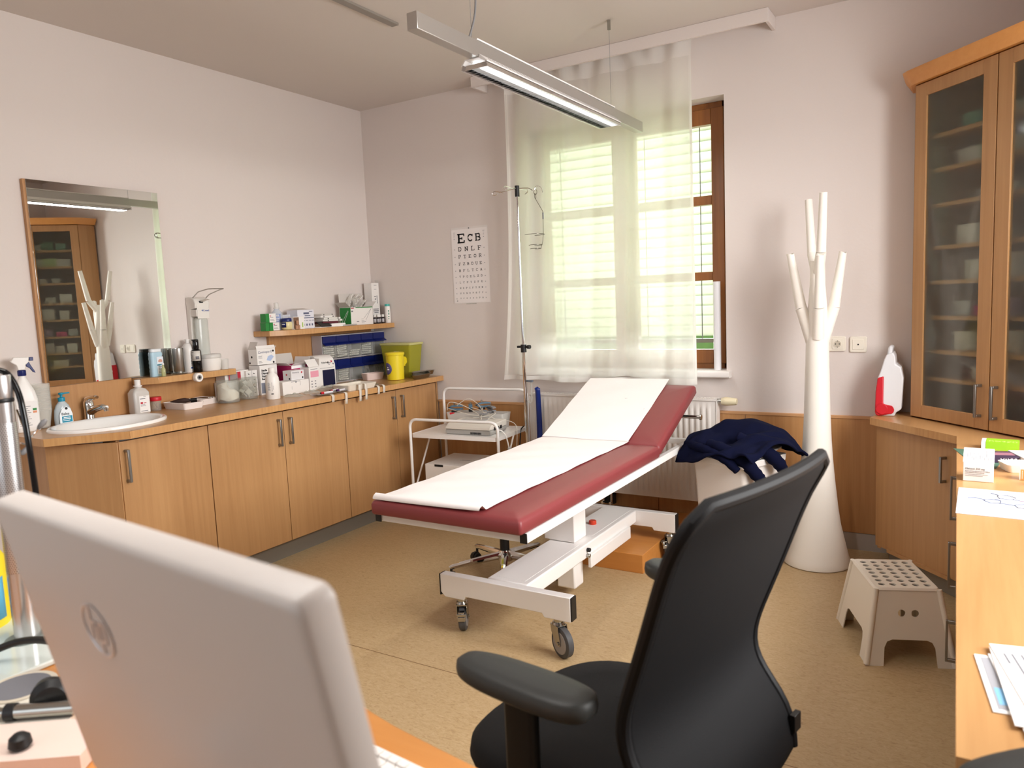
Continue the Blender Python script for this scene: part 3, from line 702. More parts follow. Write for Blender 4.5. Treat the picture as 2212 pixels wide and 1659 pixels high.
g.tube(fillet(R_, 0.012, 3), 0.0026, 7)
g.tube(fillet([(0, -0.01, 2.145), (-0.005, -0.06, 2.14), (-0.012, -0.12, 2.15), (-0.01, -0.15, 2.135), (0.0, -0.14, 2.118), (0.01, -0.10, 2.13)], 0.012, 3), 0.0026, 7)
g.tube(fillet([(0, 0.01, 2.145), (0.01, 0.06, 2.14), (0.022, 0.085, 2.15), (0.02, 0.105, 2.135), (0.0, 0.095, 2.118)], 0.012, 3), 0.0026, 7)
obj('hook_cross', g, CHROME, iv)
g = G(); g.cyl((0.012, 0, 0.93), (0.045, -0.008, 0.93), 0.006, n=8); g.box(0.03, 0.06, -0.016, 0.004, 0.924, 0.936); obj('side_clip', g, pm('blue_grey_plastic', (96, 104, 116), 0.4), iv)
g = G(); g.tube(fillet([(0.05, -0.006, 0.925), (0.05, -0.006, 0.80), (0.035, -0.004, 0.785), (0.02, -0.004, 0.80)], 0.015), 0.006, 8); obj('clear_holder', g, CLEAR, iv)
g = G(); g.lathe([(0.022, 0.09), (0.026, 0.10), (0.026, 0.13), (0.016, 0.14)], n=18)
for k in range(5):
    a = math.radians(20+72*k); g.tube([(0.02*math.cos(a), 0.02*math.sin(a), 0.112), (0.13*math.cos(a), 0.13*math.sin(a), 0.085), (0.2*math.cos(a), 0.2*math.sin(a), 0.058)], [0.011, 0.010, 0.008], 8)
obj('foot', g, DCHROME, iv)
for k in range(5):
    a = math.radians(20+72*k); g = G(); g.at((0.195*math.cos(a), 0.195*math.sin(a), 0), rz=a); g.tube([(0, -0.01, 0.025), (0, 0.01, 0.025)], [0.025, 0.025], 16); g.cyl((0, 0, 0.03), (0, 0, 0.058), 0.006, n=8); obj('caster', g, BLACK, iv)
# wire bottle cage hanging from the right hook
bh = thing('wire_bottle_cage', 'empty wire bottle holder hanging from the right hook of the drip stand', 'bottle holder', (1.612, -0.245, 2.10))
g = G()
g.tube([(0.004+0.011*math.cos(t*0.4), 0, 0.012+0.016*math.sin(t*0.4)) for t in range(17)], 0.0018, 6)
g.tube([(0.002, 0.009*math.cos(t*0.4), -0.012+0.016*math.sin(t*0.4)) for t in range(17)], 0.0018, 6)
g.tube([(0.0, 0, -0.024), (0.052, 0.0, -0.112), (0.052, 0, -0.13), (0.050, 0, -0.245), (0.042, 0, -0.30), (0.028, 0, -0.335)], 0.0018, 6)
g.tube([(-0.012+0.062*math.cos(math.radians(a)), 0.062*math.sin(math.radians(a)), -0.247) for a in range(-150, 121, 15)], 0.0018, 6)
g.tube([(-0.008+0.042*math.cos(math.radians(a)), 0.042*math.sin(math.radians(a)), -0.312) for a in range(-170, 141, 15)], 0.0018, 6)
g.tube([(-0.008+0.034*math.cos(math.radians(a)), 0.034*math.sin(math.radians(a)), -0.334) for a in range(-170, 141, 15)], 0.0018, 6)
obj('wire_cage', g, pm('dark_steel_wire', (120, 116, 106), 0.3, 1.0), bh)
g = G(); g.cyl((0.052, 0, -0.118), (0.052, 0, -0.158), 0.0048, n=10); obj('grip_sleeve', g, GREYP, bh)

# ================================================================== WHITE TROLLEY
TR = math.radians(4.0)
tro = thing('utility_trolley', 'white two-tier metal trolley with rounded hoop ends', 'trolley', (1.135, -0.395, 0), TR)
WT = 0.327
for nm, yy, zt in (('front_hoop', -0.212, 0.705), ('back_hoop', 0.212, 0.858)):
    g = G(); g.tube(fillet([(-WT, yy, 0.06), (-WT, yy, zt), (WT, yy, zt), (WT, yy, 0.06)], 0.055, 7), 0.0095, 12); obj(nm, g, WENAM, tro)
for nm, z in (('upper_shelf', 0.602), ('lower_shelf', 0.215)):
    g = G(); g.prism(rrect(-WT+0.010, WT-0.010, -0.215, 0.215, 0.02), z, z+0.008)
    ring = rrect(-WT+0.009, WT-0.009, -0.2155, 0.2155, 0.02); rin = rrect(-WT+0.012, WT-0.012, -0.2125, 0.2125, 0.018)
    g.loft([[(x, y, z-0.016) for x, y in ring], [(x, y, z+0.009) for x, y in ring], [(x, y, z+0.009) for x, y in rin], [(x, y, z-0.016) for x, y in rin]], False, False, loop=True)
    obj(nm, g, WENAM, tro)
for s in (-1, 1):
    g = G(); a0, a1 = Vector((s*(WT-0.012), -0.205, 0.24)), Vector((s*(WT-0.012), 0.02, 0.59)); g.tube([a0, a1], 0.006, 8)
    obj('side_brace', g, WENAM, tro)
for sx_ in (-1, 1):
    for yy in (-0.212, 0.212):
        g = G(); g.at((sx_*WT, yy, 0)); g.tube([(0.008, -0.009, 0.025), (0.008, 0.009, 0.025)], [0.025, 0.025], 16); g.cyl((0, 0, 0.03), (0, 0, 0.06), 0.006, n=8); obj('caster', g, BLACK, tro)
def tloc(x, y, z): # point given in the trolley's own axes
    v = Matrix.Rotation(TR, 4, 'Z') @ Vector((x, y, z)); return (v.x+1.135, v.y-0.395, v.z)
o = thing('cardboard_carton', 'white cardboard carton on the lower shelf of the trolley', 'box', tloc(-0.05, -0.01, 0.2242), TR)
g = G(); g.box(-0.19, 0.19, -0.18, 0.18, 0, 0.185); obj('carton_body', g, CARD, o, 0.002)
g = G(); g.box(-0.115, -0.05, -0.1815, -0.1803, 0.172, 0.186); obj('tuck_slot', g, INK, o)
g = G(); bars(g, (-0.02, -0.02, 0.1852), (1, 0, 0), (0, 1, 0), [(0, 0, 0.09, 0.004), (0.01, 0.012, 0.06, 0.002)]); obj('fine_print', g, INKG, o)
# ECG recorder and its basket of leads
ecg = thing('ecg_recorder', 'grey and white ecg recorder on the upper shelf of the trolley', 'ecg device', tloc(0.085, -0.06, 0.6110), TR)
g = G(); g.prism([(-0.16, 0), (0.155, 0), (0.165, 0.02), (0.16, 0.034), (-0.165, 0.034), (-0.17, 0.02)], -0.105, 0.115, 'y'); obj('base_housing', g, pm('mid_grey_housing', (168, 166, 162), 0.45), ecg, 0.006)
g = G(); g.prism([(-0.115, 0.0345), (0.115, 0.0345), (0.115, 0.075), (-0.075, 0.068), (-0.108, 0.050)], -0.165, 0.165, 'x'); obj('top_housing', g, pm('light_beige_housing', (222, 216, 206), 0.4), ecg, 0.005)
g = G(); g.box(-0.12, 0.06, -0.04, 0.08, 0.0705, 0.0745); obj('keypad', g, pm('pale_grey_keys', (196, 194, 190), 0.5), ecg)
g = G()
for k in range(9): g.box(0.02+0.009*k, 0.025+0.009*k, -0.1075, -0.106, 0.006, 0.018)
obj('slot_pattern', g, INK, ecg)
g = G()
for yy in (-0.06, -0.02, 0.02): g.box(0.1655, 0.168, yy, yy+0.022, 0.028, 0.048)
obj('ports', g, BLACK, ecg)
bk = thing('clear_storage_box', 'low clear plastic box with lead clamps at the back of the trolley', 'plastic box', tloc(-0.035, 0.085, 0.6112), TR)
def open_box(g, x0, x1, y0, y1, z0, z1, t=0.002, taper=0.0):
    a = rrect(x0+taper, x1-taper, y0+taper, y1-taper, 0.012); b = rrect(x0, x1, y0, y1, 0.012); bi = rrect(x0+t, x1-t, y0+t, y1-t, 0.011); ai = rrect(x0+taper+t, x1-taper-t, y0+taper+t, y1-taper-t, 0.011)
    g.loft([[(x, y, z0) for x, y in a], [(x, y, z1) for x, y in b], [(x, y, z1) for x, y in bi], [(x, y, z0+t) for x, y in ai]])
g = G(); open_box(g, -0.20, 0.24, 0.0, 0.125, 0, 0.098, 0.003, 0.012); obj('tub', g, FROSTC, bk)
BLG = pm('blue_grey_clamp', (84, 112, 132), 0.45)
def ecg_clamp(x, y, z, rz, m_, lab):
    t = thing('lead_clamp', lab, 'ecg clamp', tloc(x, y, z), rz, 'limb clamps on the trolley')
    g = G(); g.prism([(-0.05, 0), (-0.03, -0.014), (0.02, -0.018), (0.05, -0.012), (0.05, -0.004), (0.0, -0.006), (-0.05, 0.004)], -0.013, 0.013, 'y'); g.prism([(-0.05, 0.0), (-0.03, 0.016), (0.02, 0.020), (0.052, 0.014), (0.05, 0.006), (0.0, 0.008), (-0.05, 0.004)], -0.013, 0.013, 'y'); obj('jaws', g, m_, t, 0.003)
    g = G(); g.cyl((-0.01, 0, 0.018), (-0.01, 0, 0.034), 0.006, n=10); obj('stud', g, DCHROME, t)
    g = G(); g.box(-0.03, 0.01, -0.014, 0.014, -0.030, -0.019); obj('contact_plate', g, BLACK, t, 0.002)
ecg_clamp(-0.165, 0.105, 0.74, 0.5, BLG, 'blue-grey lead clamp at the left end of the clear trolley box')
ecg_clamp(-0.06, 0.125, 0.745, 2.2, BLG, 'blue-grey lead clamp second from left in the clear trolley box')
ecg_clamp(0.03, 0.14, 0.76, 0.9, BLG, 'blue-grey lead clamp standing highest in the clear trolley box')
ecg_clamp(0.115, 0.10, 0.742, -0.6, GREYP, 'grey lead clamp at the right end of the clear trolley box')
t = thing('ecg_leads', 'tangled beige ecg lead cables heaped over the recorder on the trolley', 'cable', tloc(0, 0, 0.70), TR)
rnd = random.Random(3)
LEAD = pm('beige_cable', (206, 200, 188), 0.5)
for pts in ([(-0.20, 0.05, 0.03), (-0.17, 0.03, 0.085), (-0.10, 0.05, 0.075), (0.0, 0.06, 0.03), (0.09, 0.0, 0.0), (0.12, -0.05, -0.005)],
            [(-0.14, 0.08, 0.06), (-0.06, 0.10, 0.105), (0.02, 0.09, 0.07), (0.08, 0.04, 0.03), (0.10, -0.02, 0.0)],
            [(-0.21, 0.06, 0.045), (-0.10, 0.02, 0.03), (0.02, 0.0, 0.012), (0.12, 0.02, 0.01), (0.20, 0.0, 0.03), (0.16, -0.03, -0.005)],
            [(0.06, 0.08, 0.05), (0.10, 0.02, 0.03), (0.17, 0.03, -0.01), (0.26, 0.05, -0.025), (0.31, 0.06, -0.05), (0.335, 0.03, -0.10), (0.345, 0.0, -0.18)],
            [(-0.02, 0.07, 0.05), (0.05, 0.05, 0.04), (0.10, 0.06, 0.02), (0.15, 0.04, 0.012), (0.10, 0.0, 0.003), (0.04, -0.01, -0.003)]):
    g = G(); P_ = [Vector(p) for p in pts]
    sm = []
    for i in range(len(P_)-1):
        a, b, c, d = P_[max(i-1, 0)], P_[i], P_[i+1], P_[min(i+2, len(P_)-1)]
        for k in range(6):
            q = k/6; sm.append(0.5*((2*b)+(c-a)*q+(2*a-5*b+4*c-d)*q*q+(3*b-a-3*c+d)*q**3))
    sm.append(P_[-1]); g.tube(sm, 0.0024, 6); obj('lead_cable', g, LEAD, t)
for k, (px, py, pz, m_) in enumerate(((0.09, 0.01, 0.016, GREYP), (0.12, 0.0, 0.018, GREYP), (0.14, 0.02, 0.03, GREYP), (-0.13, -0.005, -0.013+0.03, RED), (0.16, 0.03, 0.02, GREYP), (0.10, 0.035, 0.035, GREYP))):
    g = G(); g.cyl((px-0.014, py, pz), (px+0.016, py+0.006, pz+0.004), 0.0065, 0.004, 10); obj('lead_plug', g, m_, t)
t = thing('mains_cable', 'white mains plug cable hanging from the recorder down beside the couch', 'cable', tloc(0.262, -0.10, 0.63), TR)
g = G(); g.tube(fillet([(0, 0, 0.01), (0.03, 0.0, 0.008), (0.060, -0.0, -0.02), (0.078, 0.0, -0.09), (0.085, 0.0, -0.15), (0.085, 0, -0.3)], 0.03), 0.0045, 8); obj('cord', g, WPL, t)
g = G(); g.tube([(0.080, 0, -0.10), (0.086, 0, -0.16)], [0.010, 0.013], 10); obj('plug', g, LGREY, t)
g = G(); g.tube(fillet([(0.075, 0.23, -0.0), (0.055, 0.22, -0.02), (0.052, 0.2, -0.14), (0.06, 0.17, -0.24)], 0.03), 0.004, 8)
o = obj('black_lead', g, BLACK, None); o.location = tloc(0.262, -0.10, 0.63); o.rotation_euler = (0, 0, TR); tag(o, 'thin black cable looped over the right side of the trolley', 'cable')

# ================================================================== COAT STAND
cs = thing('coat_stand', 'tall white tree-shaped plastic coat stand by the back wall', 'coat stand', (3.27, -0.30, 0))
WCO = pm('warm_white_coat_stand', (236, 231, 222), 0.45, bump=0.02, bscale=90)
g = G(); g.lathe([(0.150, 0.0), (0.166, 0.004), (0.167, 0.014), (0.158, 0.04), (0.146, 0.09), (0.134, 0.14), (0.116, 0.22), (0.104, 0.30), (0.096, 0.37), (0.086, 0.46), (0.077, 0.56), (0.070, 0.66), (0.065, 0.78), (0.062, 0.90), (0.058, 1.05), (0.055, 1.18), (0.050, 1.28), (0.043, 1.38), (0.037, 1.46), (0.036, 1.52), (0.035, 1.58)], n=48, cap1=True); obj('trunk', g, WCO, cs, smooth=60)
ex, ey = 0.971, 0.24        # sideways direction seen from the room, and the depth direction across it
def limb(dx, dy, z0, z1, z2, r0, r1, out0, out2, notch):
    c = []
    for t in (0, 0.3, 0.55):
        z = z0+(z1-z0)*t/0.55; o_ = out0+(0.078-out0)*(t/0.55) if out2 > 0.1 else out0+(out2-out0)*t*0.6
        c.append((dx*o_, dy*o_, z))
    g = G(); g.tube(c, [r0*1.25, r0*1.12, r0*1.05], 18); b = obj('branch_socket', g, WCO, cs, smooth=60)
    g = G(); P0 = Vector(c[-1]); P1 = Vector((dx*out2, dy*out2, z2)); ax = (P1-P0).normalized()
    side = ax.orthogonal().normalized(); sd = ax.cross(side)
    rings = []
    for q, rr in ((0.004, r0), (0.5, (r0+r1)/2), (1.0, r1)):
        rings.append([P0.lerp(P1, q)+(side*math.cos(2*PI*k/18)+sd*math.sin(2*PI*k/18))*rr+(ax*(0.010*abs(math.cos(2*PI*k/18))-0.006) if q == 1.0 and notch else Vector()) for k in range(18)])
    rings.append([P0.lerp(P1, 1.0)+(side*math.cos(2*PI*k/18)+sd*math.sin(2*PI*k/18))*r1*0.78+(ax*(0.010*abs(math.cos(2*PI*k/18))-0.008) if notch else ax*-0.002) for k in range(18)])
    rings.append([P0.lerp(P1, 0.9)+(side*math.cos(2*PI*k/18)+sd*math.sin(2*PI*k/18))*r1*0.7 for k in range(18)])
    g.loft(rings); obj('branch', g, WCO, cs, smooth=60)
limb(-ex, -ey, 1.16, 1.345, 1.622, 0.0275, 0.0185, 0.020, 0.130, True)
limb(ex, ey, 1.16, 1.345, 1.617, 0.0275, 0.0185, 0.020, 0.118, True)
limb(ey, -ex, 1.19, 1.345, 1.605, 0.0245, 0.0185, 0.035, 0.125, False)
limb(-ey, ex, 1.19, 1.345, 1.60, 0.0245, 0.0185, 0.035, 0.125, False)
limb(ey+0.12*ex, -ex+0.12*ey, 1.52, 1.62, 1.905, 0.0235, 0.0185, 0.010, 0.125, False)
limb(-ey-0.27*ex, ex-0.27*ey, 1.52, 1.62, 1.90, 0.0225, 0.0185, 0.010, 0.125, False)

# ================================================================== WASTE BIN AND JACKET
BZ = math.radians(-22)
bn = thing('waste_bin', 'tall white plastic waste bin with tilted lid under a dark jacket', 'bin', (2.91, -0.50, 0), BZ)
g = G()
def bring(w, d, z, r=0.025): return [(x, y, z) for x, y in rrect(-w, w, -d, d, r)]
g.loft([bring(0.135, 0.135, 0.0), bring(0.165, 0.16, 0.565), bring(0.180, 0.175, 0.567), bring(0.183, 0.178, 0.600), bring(0.171, 0.166, 0.600), bring(0.155, 0.15, 0.560), bring(0.126, 0.126, 0.01)]); obj('bin_body', g, OFFW, bn, 0.002)
g = G(); g.at((0, -0.02, 0.605), rx=math.radians(9)); g.prism(rrect(-0.168, 0.168, -0.14, 0.18, 0.02), 0.0, 0.008); g.box(-0.168, 0.168, -0.142, -0.134, -0.016, 0.002); obj('lid', g, OFFW, bn, 0.002)
from mathutils import noise
jk = thing('fleece_jacket', 'dark navy fleece jacket bundled on top of the waste bin', 'jacket', (2.91, -0.50, 0.0))
# cloth surface of the crumpled jacket, rows of x, y, z in millimetres about the bin
JROWS = [[-299, -103, 557, -295, -106, 573, -291, -107, 587, -287, -105, 599, -283, -98, 610, -277, -90, 621, -271, -81, 633, -266, -72, 644, -262, -63, 656, -259, -53, 667, -257, -40, 676, -255, -26, 683, -252, -11, 687, -247, 4, 689, -242, 18, 690, -238, 31, 691, -234, 45, 692, -231, 61, 694, -228, 77, 695, -224, 94, 693, -220, 110, 690, -216, 127, 684, -212, 142, 677, -206, 156, 668, -199, 167, 658, -189, 175, 647, -180, 181, 635, -172, 186, 623, -166, 193, 611, -163, 202, 601, -162, 213, 591, -162, 224, 581, -159, 233, 569, -153, 241, 557, -144, 248, 544, -131, 253, 533, -116, 258, 522],
[-289, -113, 560, -284, -111, 574, -279, -110, 587, -276, -108, 599, -272, -103, 611, -267, -96, 622, -260, -86, 632, -253, -76, 643, -249, -66, 654, -247, -54, 665, -245, -42, 674, -243, -28, 681, -239, -14, 686, -235, 1, 690, -230, 15, 692, -226, 29, 692, -225, 44, 691, -225, 59, 690, -226, 75, 687, -225, 92, 682, -221, 108, 678, -215, 125, 674, -208, 141, 671, -202, 157, 669, -194, 170, 664, -185, 181, 656, -175, 189, 645, -166, 194, 633, -158, 200, 621, -152, 208, 610, -151, 219, 600, -151, 230, 590, -148, 239, 578, -143, 248, 566, -136, 256, 554, -125, 263, 542, -112, 267, 530],
[-279, -120, 562, -273, -116, 575, -268, -112, 588, -264, -110, 601, -262, -108, 614, -258, -102, 626, -251, -93, 636, -244, -82, 645, -239, -70, 655, -236, -57, 665, -233, -44, 673, -230, -31, 680, -227, -17, 686, -223, -3, 691, -219, 12, 694, -215, 27, 695, -214, 43, 693, -215, 58, 689, -218, 73, 684, -219, 89, 677, -216, 106, 670, -211, 123, 666, -203, 139, 664, -195, 155, 665, -186, 170, 664, -178, 184, 660, -170, 195, 653, -161, 203, 642, -152, 209, 630, -145, 216, 619, -141, 226, 608, -140, 236, 598, -137, 246, 586, -132, 255, 574, -126, 264, 561, -118, 271, 549, -107, 276, 537],
[-268, -123, 564, -262, -120, 577, -257, -117, 590, -253, -115, 603, -251, -113, 618, -249, -108, 631, -244, -100, 642, -237, -89, 652, -232, -76, 662, -227, -62, 670, -223, -48, 676, -219, -34, 682, -215, -20, 688, -211, -6, 694, -208, 10, 698, -204, 26, 700, -202, 41, 699, -202, 57, 694, -204, 72, 688, -206, 88, 681, -205, 104, 673, -201, 121, 666, -194, 137, 662, -185, 153, 661, -176, 168, 661, -168, 184, 659, -161, 199, 655, -154, 210, 648, -146, 219, 638, -138, 226, 627, -133, 234, 615, -130, 243, 604, -126, 252, 592, -121, 260, 579, -115, 268, 567, -109, 277, 555, -100, 282, 542],
[-257, -126, 565, -251, -123, 578, -246, -122, 590, -242, -120, 604, -240, -118, 619, -239, -113, 633, -236, -105, 646, -230, -94, 659, -224, -80, 669, -219, -66, 677, -213, -52, 681, -208, -37, 686, -203, -23, 692, -200, -7, 698, -196, 9, 702, -193, 25, 704, -190, 40, 704, -189, 56, 701, -190, 71, 696, -191, 87, 690, -191, 104, 683, -188, 121, 676, -183, 137, 668, -174, 152, 663, -165, 167, 660, -157, 183, 659, -151, 199, 656, -145, 213, 651, -139, 225, 643, -132, 234, 633, -125, 241, 621, -120, 248, 609, -115, 255, 596, -109, 261, 584, -104, 270, 571, -98, 278, 559, -92, 285, 547],
[-247, -130, 567, -240, -126, 578, -234, -124, 590, -231, -123, 604, -229, -120, 618, -228, -114, 633, -225, -105, 646, -220, -95, 659, -215, -82, 671, -208, -69, 680, -202, -55, 686, -197, -40, 691, -193, -25, 698, -189, -9, 703, -185, 7, 706, -182, 23, 707, -179, 39, 707, -176, 55, 706, -176, 71, 703, -176, 87, 700, -175, 104, 696, -174, 121, 690, -170, 137, 682, -163, 152, 675, -155, 167, 668, -147, 183, 663, -141, 199, 659, -135, 214, 654, -129, 227, 647, -123, 238, 637, -116, 245, 625, -109, 251, 612, -103, 256, 600, -98, 262, 588, -93, 271, 576, -87, 279, 565, -81, 286, 553],
[-236, -138, 570, -229, -130, 580, -223, -127, 591, -219, -125, 605, -217, -122, 619, -216, -115, 632, -213, -105, 645, -209, -94, 657, -204, -83, 670, -197, -70, 680, -190, -56, 687, -185, -42, 694, -182, -26, 702, -179, -11, 709, -175, 6, 711, -171, 21, 711, -167, 37, 710, -163, 52, 709, -161, 68, 709, -160, 84, 709, -159, 101, 709, -158, 118, 707, -155, 135, 700, -150, 150, 692, -144, 166, 682, -138, 183, 673, -132, 199, 667, -126, 214, 660, -120, 227, 652, -113, 238, 641, -106, 246, 629, -98, 251, 616, -91, 255, 603, -86, 262, 592, -81, 271, 581, -75, 280, 571, -70, 288, 559],
[-226, -147, 573, -219, -138, 582, -212, -133, 593, -209, -130, 607, -206, -125, 621, -204, -117, 634, -201, -107, 646, -198, -97, 658, -193, -86, 669, -187, -73, 679, -179, -59, 688, -174, -43, 696, -170, -27, 704, -167, -11, 711, -163, 4, 714, -159, 19, 714, -155, 33, 714, -150, 47, 714, -147, 63, 716, -145, 79, 720, -143, 96, 723, -141, 113, 723, -138, 129, 719, -133, 145, 710, -130, 163, 698, -126, 181, 685, -122, 199, 675, -117, 215, 667, -111, 229, 658, -105, 240, 647, -97, 248, 634, -88, 252, 620, -80, 255, 608, -73, 261, 596, -68, 271, 586, -63, 282, 577, -58, 291, 567],
[-215, -157, 575, -209, -149, 585, -203, -142, 596, -200, -137, 609, -197, -131, 623, -194, -122, 636, -191, -112, 648, -188, -102, 660, -183, -91, 671, -177, -77, 680, -169, -62, 688, -162, -45, 695, -158, -28, 702, -154, -12, 708, -150, 2, 712, -146, 16, 715, -142, 28, 718, -137, 41, 720, -133, 56, 724, -130, 73, 729, -128, 89, 732, -125, 105, 733, -121, 121, 730, -117, 138, 724, -114, 156, 712, -112, 176, 697, -109, 197, 682, -105, 216, 671, -101, 232, 662, -96, 245, 651, -89, 253, 638, -80, 256, 625, -69, 258, 613, -61, 263, 602, -55, 272, 592, -50, 284, 583, -45, 294, 574],
[-203, -166, 576, -198, -159, 588, -194, -151, 599, -190, -144, 611, -187, -136, 624, -184, -127, 637, -181, -118, 650, -178, -107, 662, -173, -95, 671, -167, -81, 679, -159, -66, 686, -151, -48, 692, -146, -31, 698, -141, -15, 704, -137, -1, 709, -133, 11, 715, -129, 22, 721, -124, 35, 727, -120, 50, 732, -117, 67, 736, -115, 84, 738, -112, 100, 739, -107, 115, 736, -103, 131, 731, -100, 149, 722, -98, 170, 707, -95, 192, 689, -91, 213, 674, -88, 233, 663, -84, 248, 652, -79, 258, 640, -71, 263, 628, -60, 265, 617, -50, 267, 606, -42, 273, 597, -37, 284, 588, -32, 295, 579],
[-191, -176, 578, -187, -168, 591, -184, -159, 603, -180, -150, 614, -176, -140, 625, -174, -131, 638, -171, -121, 650, -167, -110, 660, -162, -98, 668, -156, -84, 675, -148, -69, 682, -140, -52, 689, -134, -35, 695, -129, -19, 701, -124, -5, 706, -120, 7, 714, -116, 17, 724, -111, 30, 733, -108, 46, 739, -106, 63, 743, -105, 80, 746, -102, 96, 746, -97, 112, 743, -92, 127, 738, -89, 145, 731, -85, 165, 718, -81, 186, 700, -77, 209, 680, -74, 231, 665, -71, 249, 653, -67, 261, 642, -60, 269, 631, -50, 273, 620, -39, 274, 610, -30, 276, 600, -24, 283, 591, -18, 293, 583],
[-179, -185, 581, -176, -176, 594, -173, -167, 607, -170, -156, 618, -166, -145, 628, -163, -134, 638, -159, -123, 649, -155, -112, 657, -150, -99, 663, -144, -86, 670, -137, -73, 679, -129, -57, 687, -121, -40, 694, -116, -23, 698, -111, -9, 704, -107, 3, 714, -103, 14, 725, -100, 27, 736, -98, 43, 744, -97, 60, 750, -96, 77, 754, -93, 93, 754, -88, 110, 751, -83, 126, 746, -79, 143, 739, -75, 162, 728, -70, 182, 711, -65, 205, 689, -61, 229, 670, -59, 248, 654, -55, 261, 642, -48, 270, 633, -39, 276, 624, -28, 279, 614, -18, 280, 604, -11, 283, 594, -4, 289, 585],
[-168, -195, 585, -166, -185, 598, -163, -174, 610, -159, -163, 622, -155, -150, 631, -152, -137, 640, -148, -125, 647, -143, -112, 653, -138, -100, 658, -132, -88, 665, -125, -76, 675, -117, -61, 685, -109, -44, 692, -103, -28, 697, -99, -13, 703, -95, 0, 713, -91, 12, 725, -88, 26, 737, -87, 42, 747, -87, 58, 755, -87, 75, 759, -83, 91, 759, -78, 107, 756, -73, 125, 751, -69, 143, 744, -65, 161, 735, -59, 180, 720, -53, 202, 699, -50, 225, 676, -47, 244, 656, -44, 257, 643, -36, 267, 635, -27, 275, 628, -16, 280, 619, -6, 282, 609, 2, 283, 598, 10, 285, 588],
[-157, -204, 590, -155, -193, 601, -152, -180, 613, -148, -168, 624, -144, -154, 633, -140, -141, 641, -136, -127, 646, -131, -113, 649, -126, -100, 652, -119, -89, 660, -112, -78, 670, -105, -65, 681, -98, -48, 690, -91, -32, 697, -86, -17, 703, -82, -4, 713, -79, 10, 725, -76, 25, 737, -76, 41, 748, -76, 56, 757, -75, 72, 762, -71, 88, 761, -66, 104, 758, -61, 122, 753, -57, 140, 747, -53, 159, 738, -47, 177, 726, -42, 198, 708, -38, 220, 685, -36, 239, 661, -31, 251, 644, -24, 261, 636, -14, 271, 631, -4, 278, 624, 6, 282, 614, 15, 283, 603, 23, 284, 592],
[-145, -212, 595, -144, -199, 605, -141, -185, 614, -136, -171, 624, -132, -158, 633, -128, -144, 641, -124, -129, 645, -119, -115, 646, -113, -102, 649, -106, -91, 655, -100, -80, 665, -93, -67, 676, -86, -52, 686, -79, -37, 694, -74, -22, 702, -70, -8, 712, -66, 7, 724, -64, 23, 736, -63, 39, 747, -63, 53, 757, -61, 69, 761, -57, 85, 761, -52, 102, 758, -48, 119, 754, -44, 137, 749, -39, 155, 741, -34, 173, 731, -29, 192, 716, -25, 213, 694, -22, 232, 668, -18, 245, 648, -10, 255, 638, -1, 265, 633, 9, 274, 629, 18, 280, 620, 28, 283, 608, 36, 285, 597],
[-134, -218, 602, -133, -204, 610, -130, -189, 618, -125, -175, 626, -120, -161, 633, -116, -146, 640, -112, -132, 643, -107, -118, 645, -101, -106, 647, -94, -94, 652, -87, -83, 660, -80, -70, 670, -73, -57, 680, -67, -43, 690, -61, -28, 699, -57, -13, 710, -53, 3, 723, -51, 20, 735, -49, 36, 746, -48, 50, 755, -46, 66, 760, -43, 82, 760, -38, 99, 758, -34, 116, 755, -29, 134, 751, -24, 151, 745, -19, 167, 735, -14, 185, 722, -10, 205, 702, -7, 224, 677, -3, 237, 654, 4, 248, 640, 13, 259, 635, 22, 269, 632, 32, 277, 626, 41, 283, 615, 49, 287, 603],
[-123, -223, 609, -122, -209, 617, -120, -194, 623, -115, -179, 629, -109, -164, 635, -105, -150, 639, -100, -135, 642, -95, -122, 644, -89, -110, 646, -82, -97, 650, -75, -86, 657, -68, -73, 664, -61, -61, 672, -54, -48, 681, -48, -35, 691, -43, -20, 705, -39, -2, 720, -37, 15, 733, -34, 31, 744, -33, 47, 753, -31, 63, 759, -28, 80, 760, -23, 97, 758, -19, 113, 756, -14, 130, 754, -9, 146, 748, -3, 162, 740, 3, 179, 728, 7, 197, 711, 10, 215, 688, 13, 230, 663, 19, 241, 645, 28, 253, 637, 36, 264, 634, 45, 274, 630, 53, 282, 621, 61, 289, 609],
[-113, -228, 616, -112, -214, 622, -109, -199, 627, -104, -183, 632, -98, -168, 637, -93, -153, 640, -89, -139, 641, -84, -126, 642, -78, -114, 645, -71, -102, 650, -64, -90, 654, -56, -77, 659, -49, -65, 663, -42, -52, 669, -35, -40, 680, -29, -26, 696, -25, -9, 715, -22, 9, 731, -20, 27, 742, -18, 43, 752, -16, 59, 758, -13, 76, 761, -8, 93, 760, -4, 110, 759, 2, 126, 757, 7, 142, 753, 13, 157, 745, 19, 172, 734, 24, 189, 719, 27, 207, 697, 29, 224, 671, 34, 236, 651, 41, 247, 640, 50, 259, 635, 58, 270, 632, 65, 281, 625, 72, 289, 615],
[-103, -231, 623, -101, -217, 627, -97, -202, 629, -92, -187, 633, -87, -172, 638, -81, -158, 641, -77, -143, 642, -72, -131, 642, -67, -119, 645, -61, -107, 650, -53, -95, 654, -46, -82, 656, -38, -69, 656, -30, -56, 658, -23, -44, 667, -17, -31, 685, -12, -14, 709, -8, 4, 728, -5, 22, 741, -3, 39, 751, -1, 56, 758, 3, 72, 762, 7, 90, 763, 12, 107, 763, 18, 123, 762, 23, 138, 757, 29, 152, 750, 35, 167, 739, 40, 183, 725, 43, 202, 704, 45, 219, 677, 49, 232, 655, 55, 243, 642, 62, 255, 636, 70, 267, 632, 77, 278, 626, 84, 289, 618],
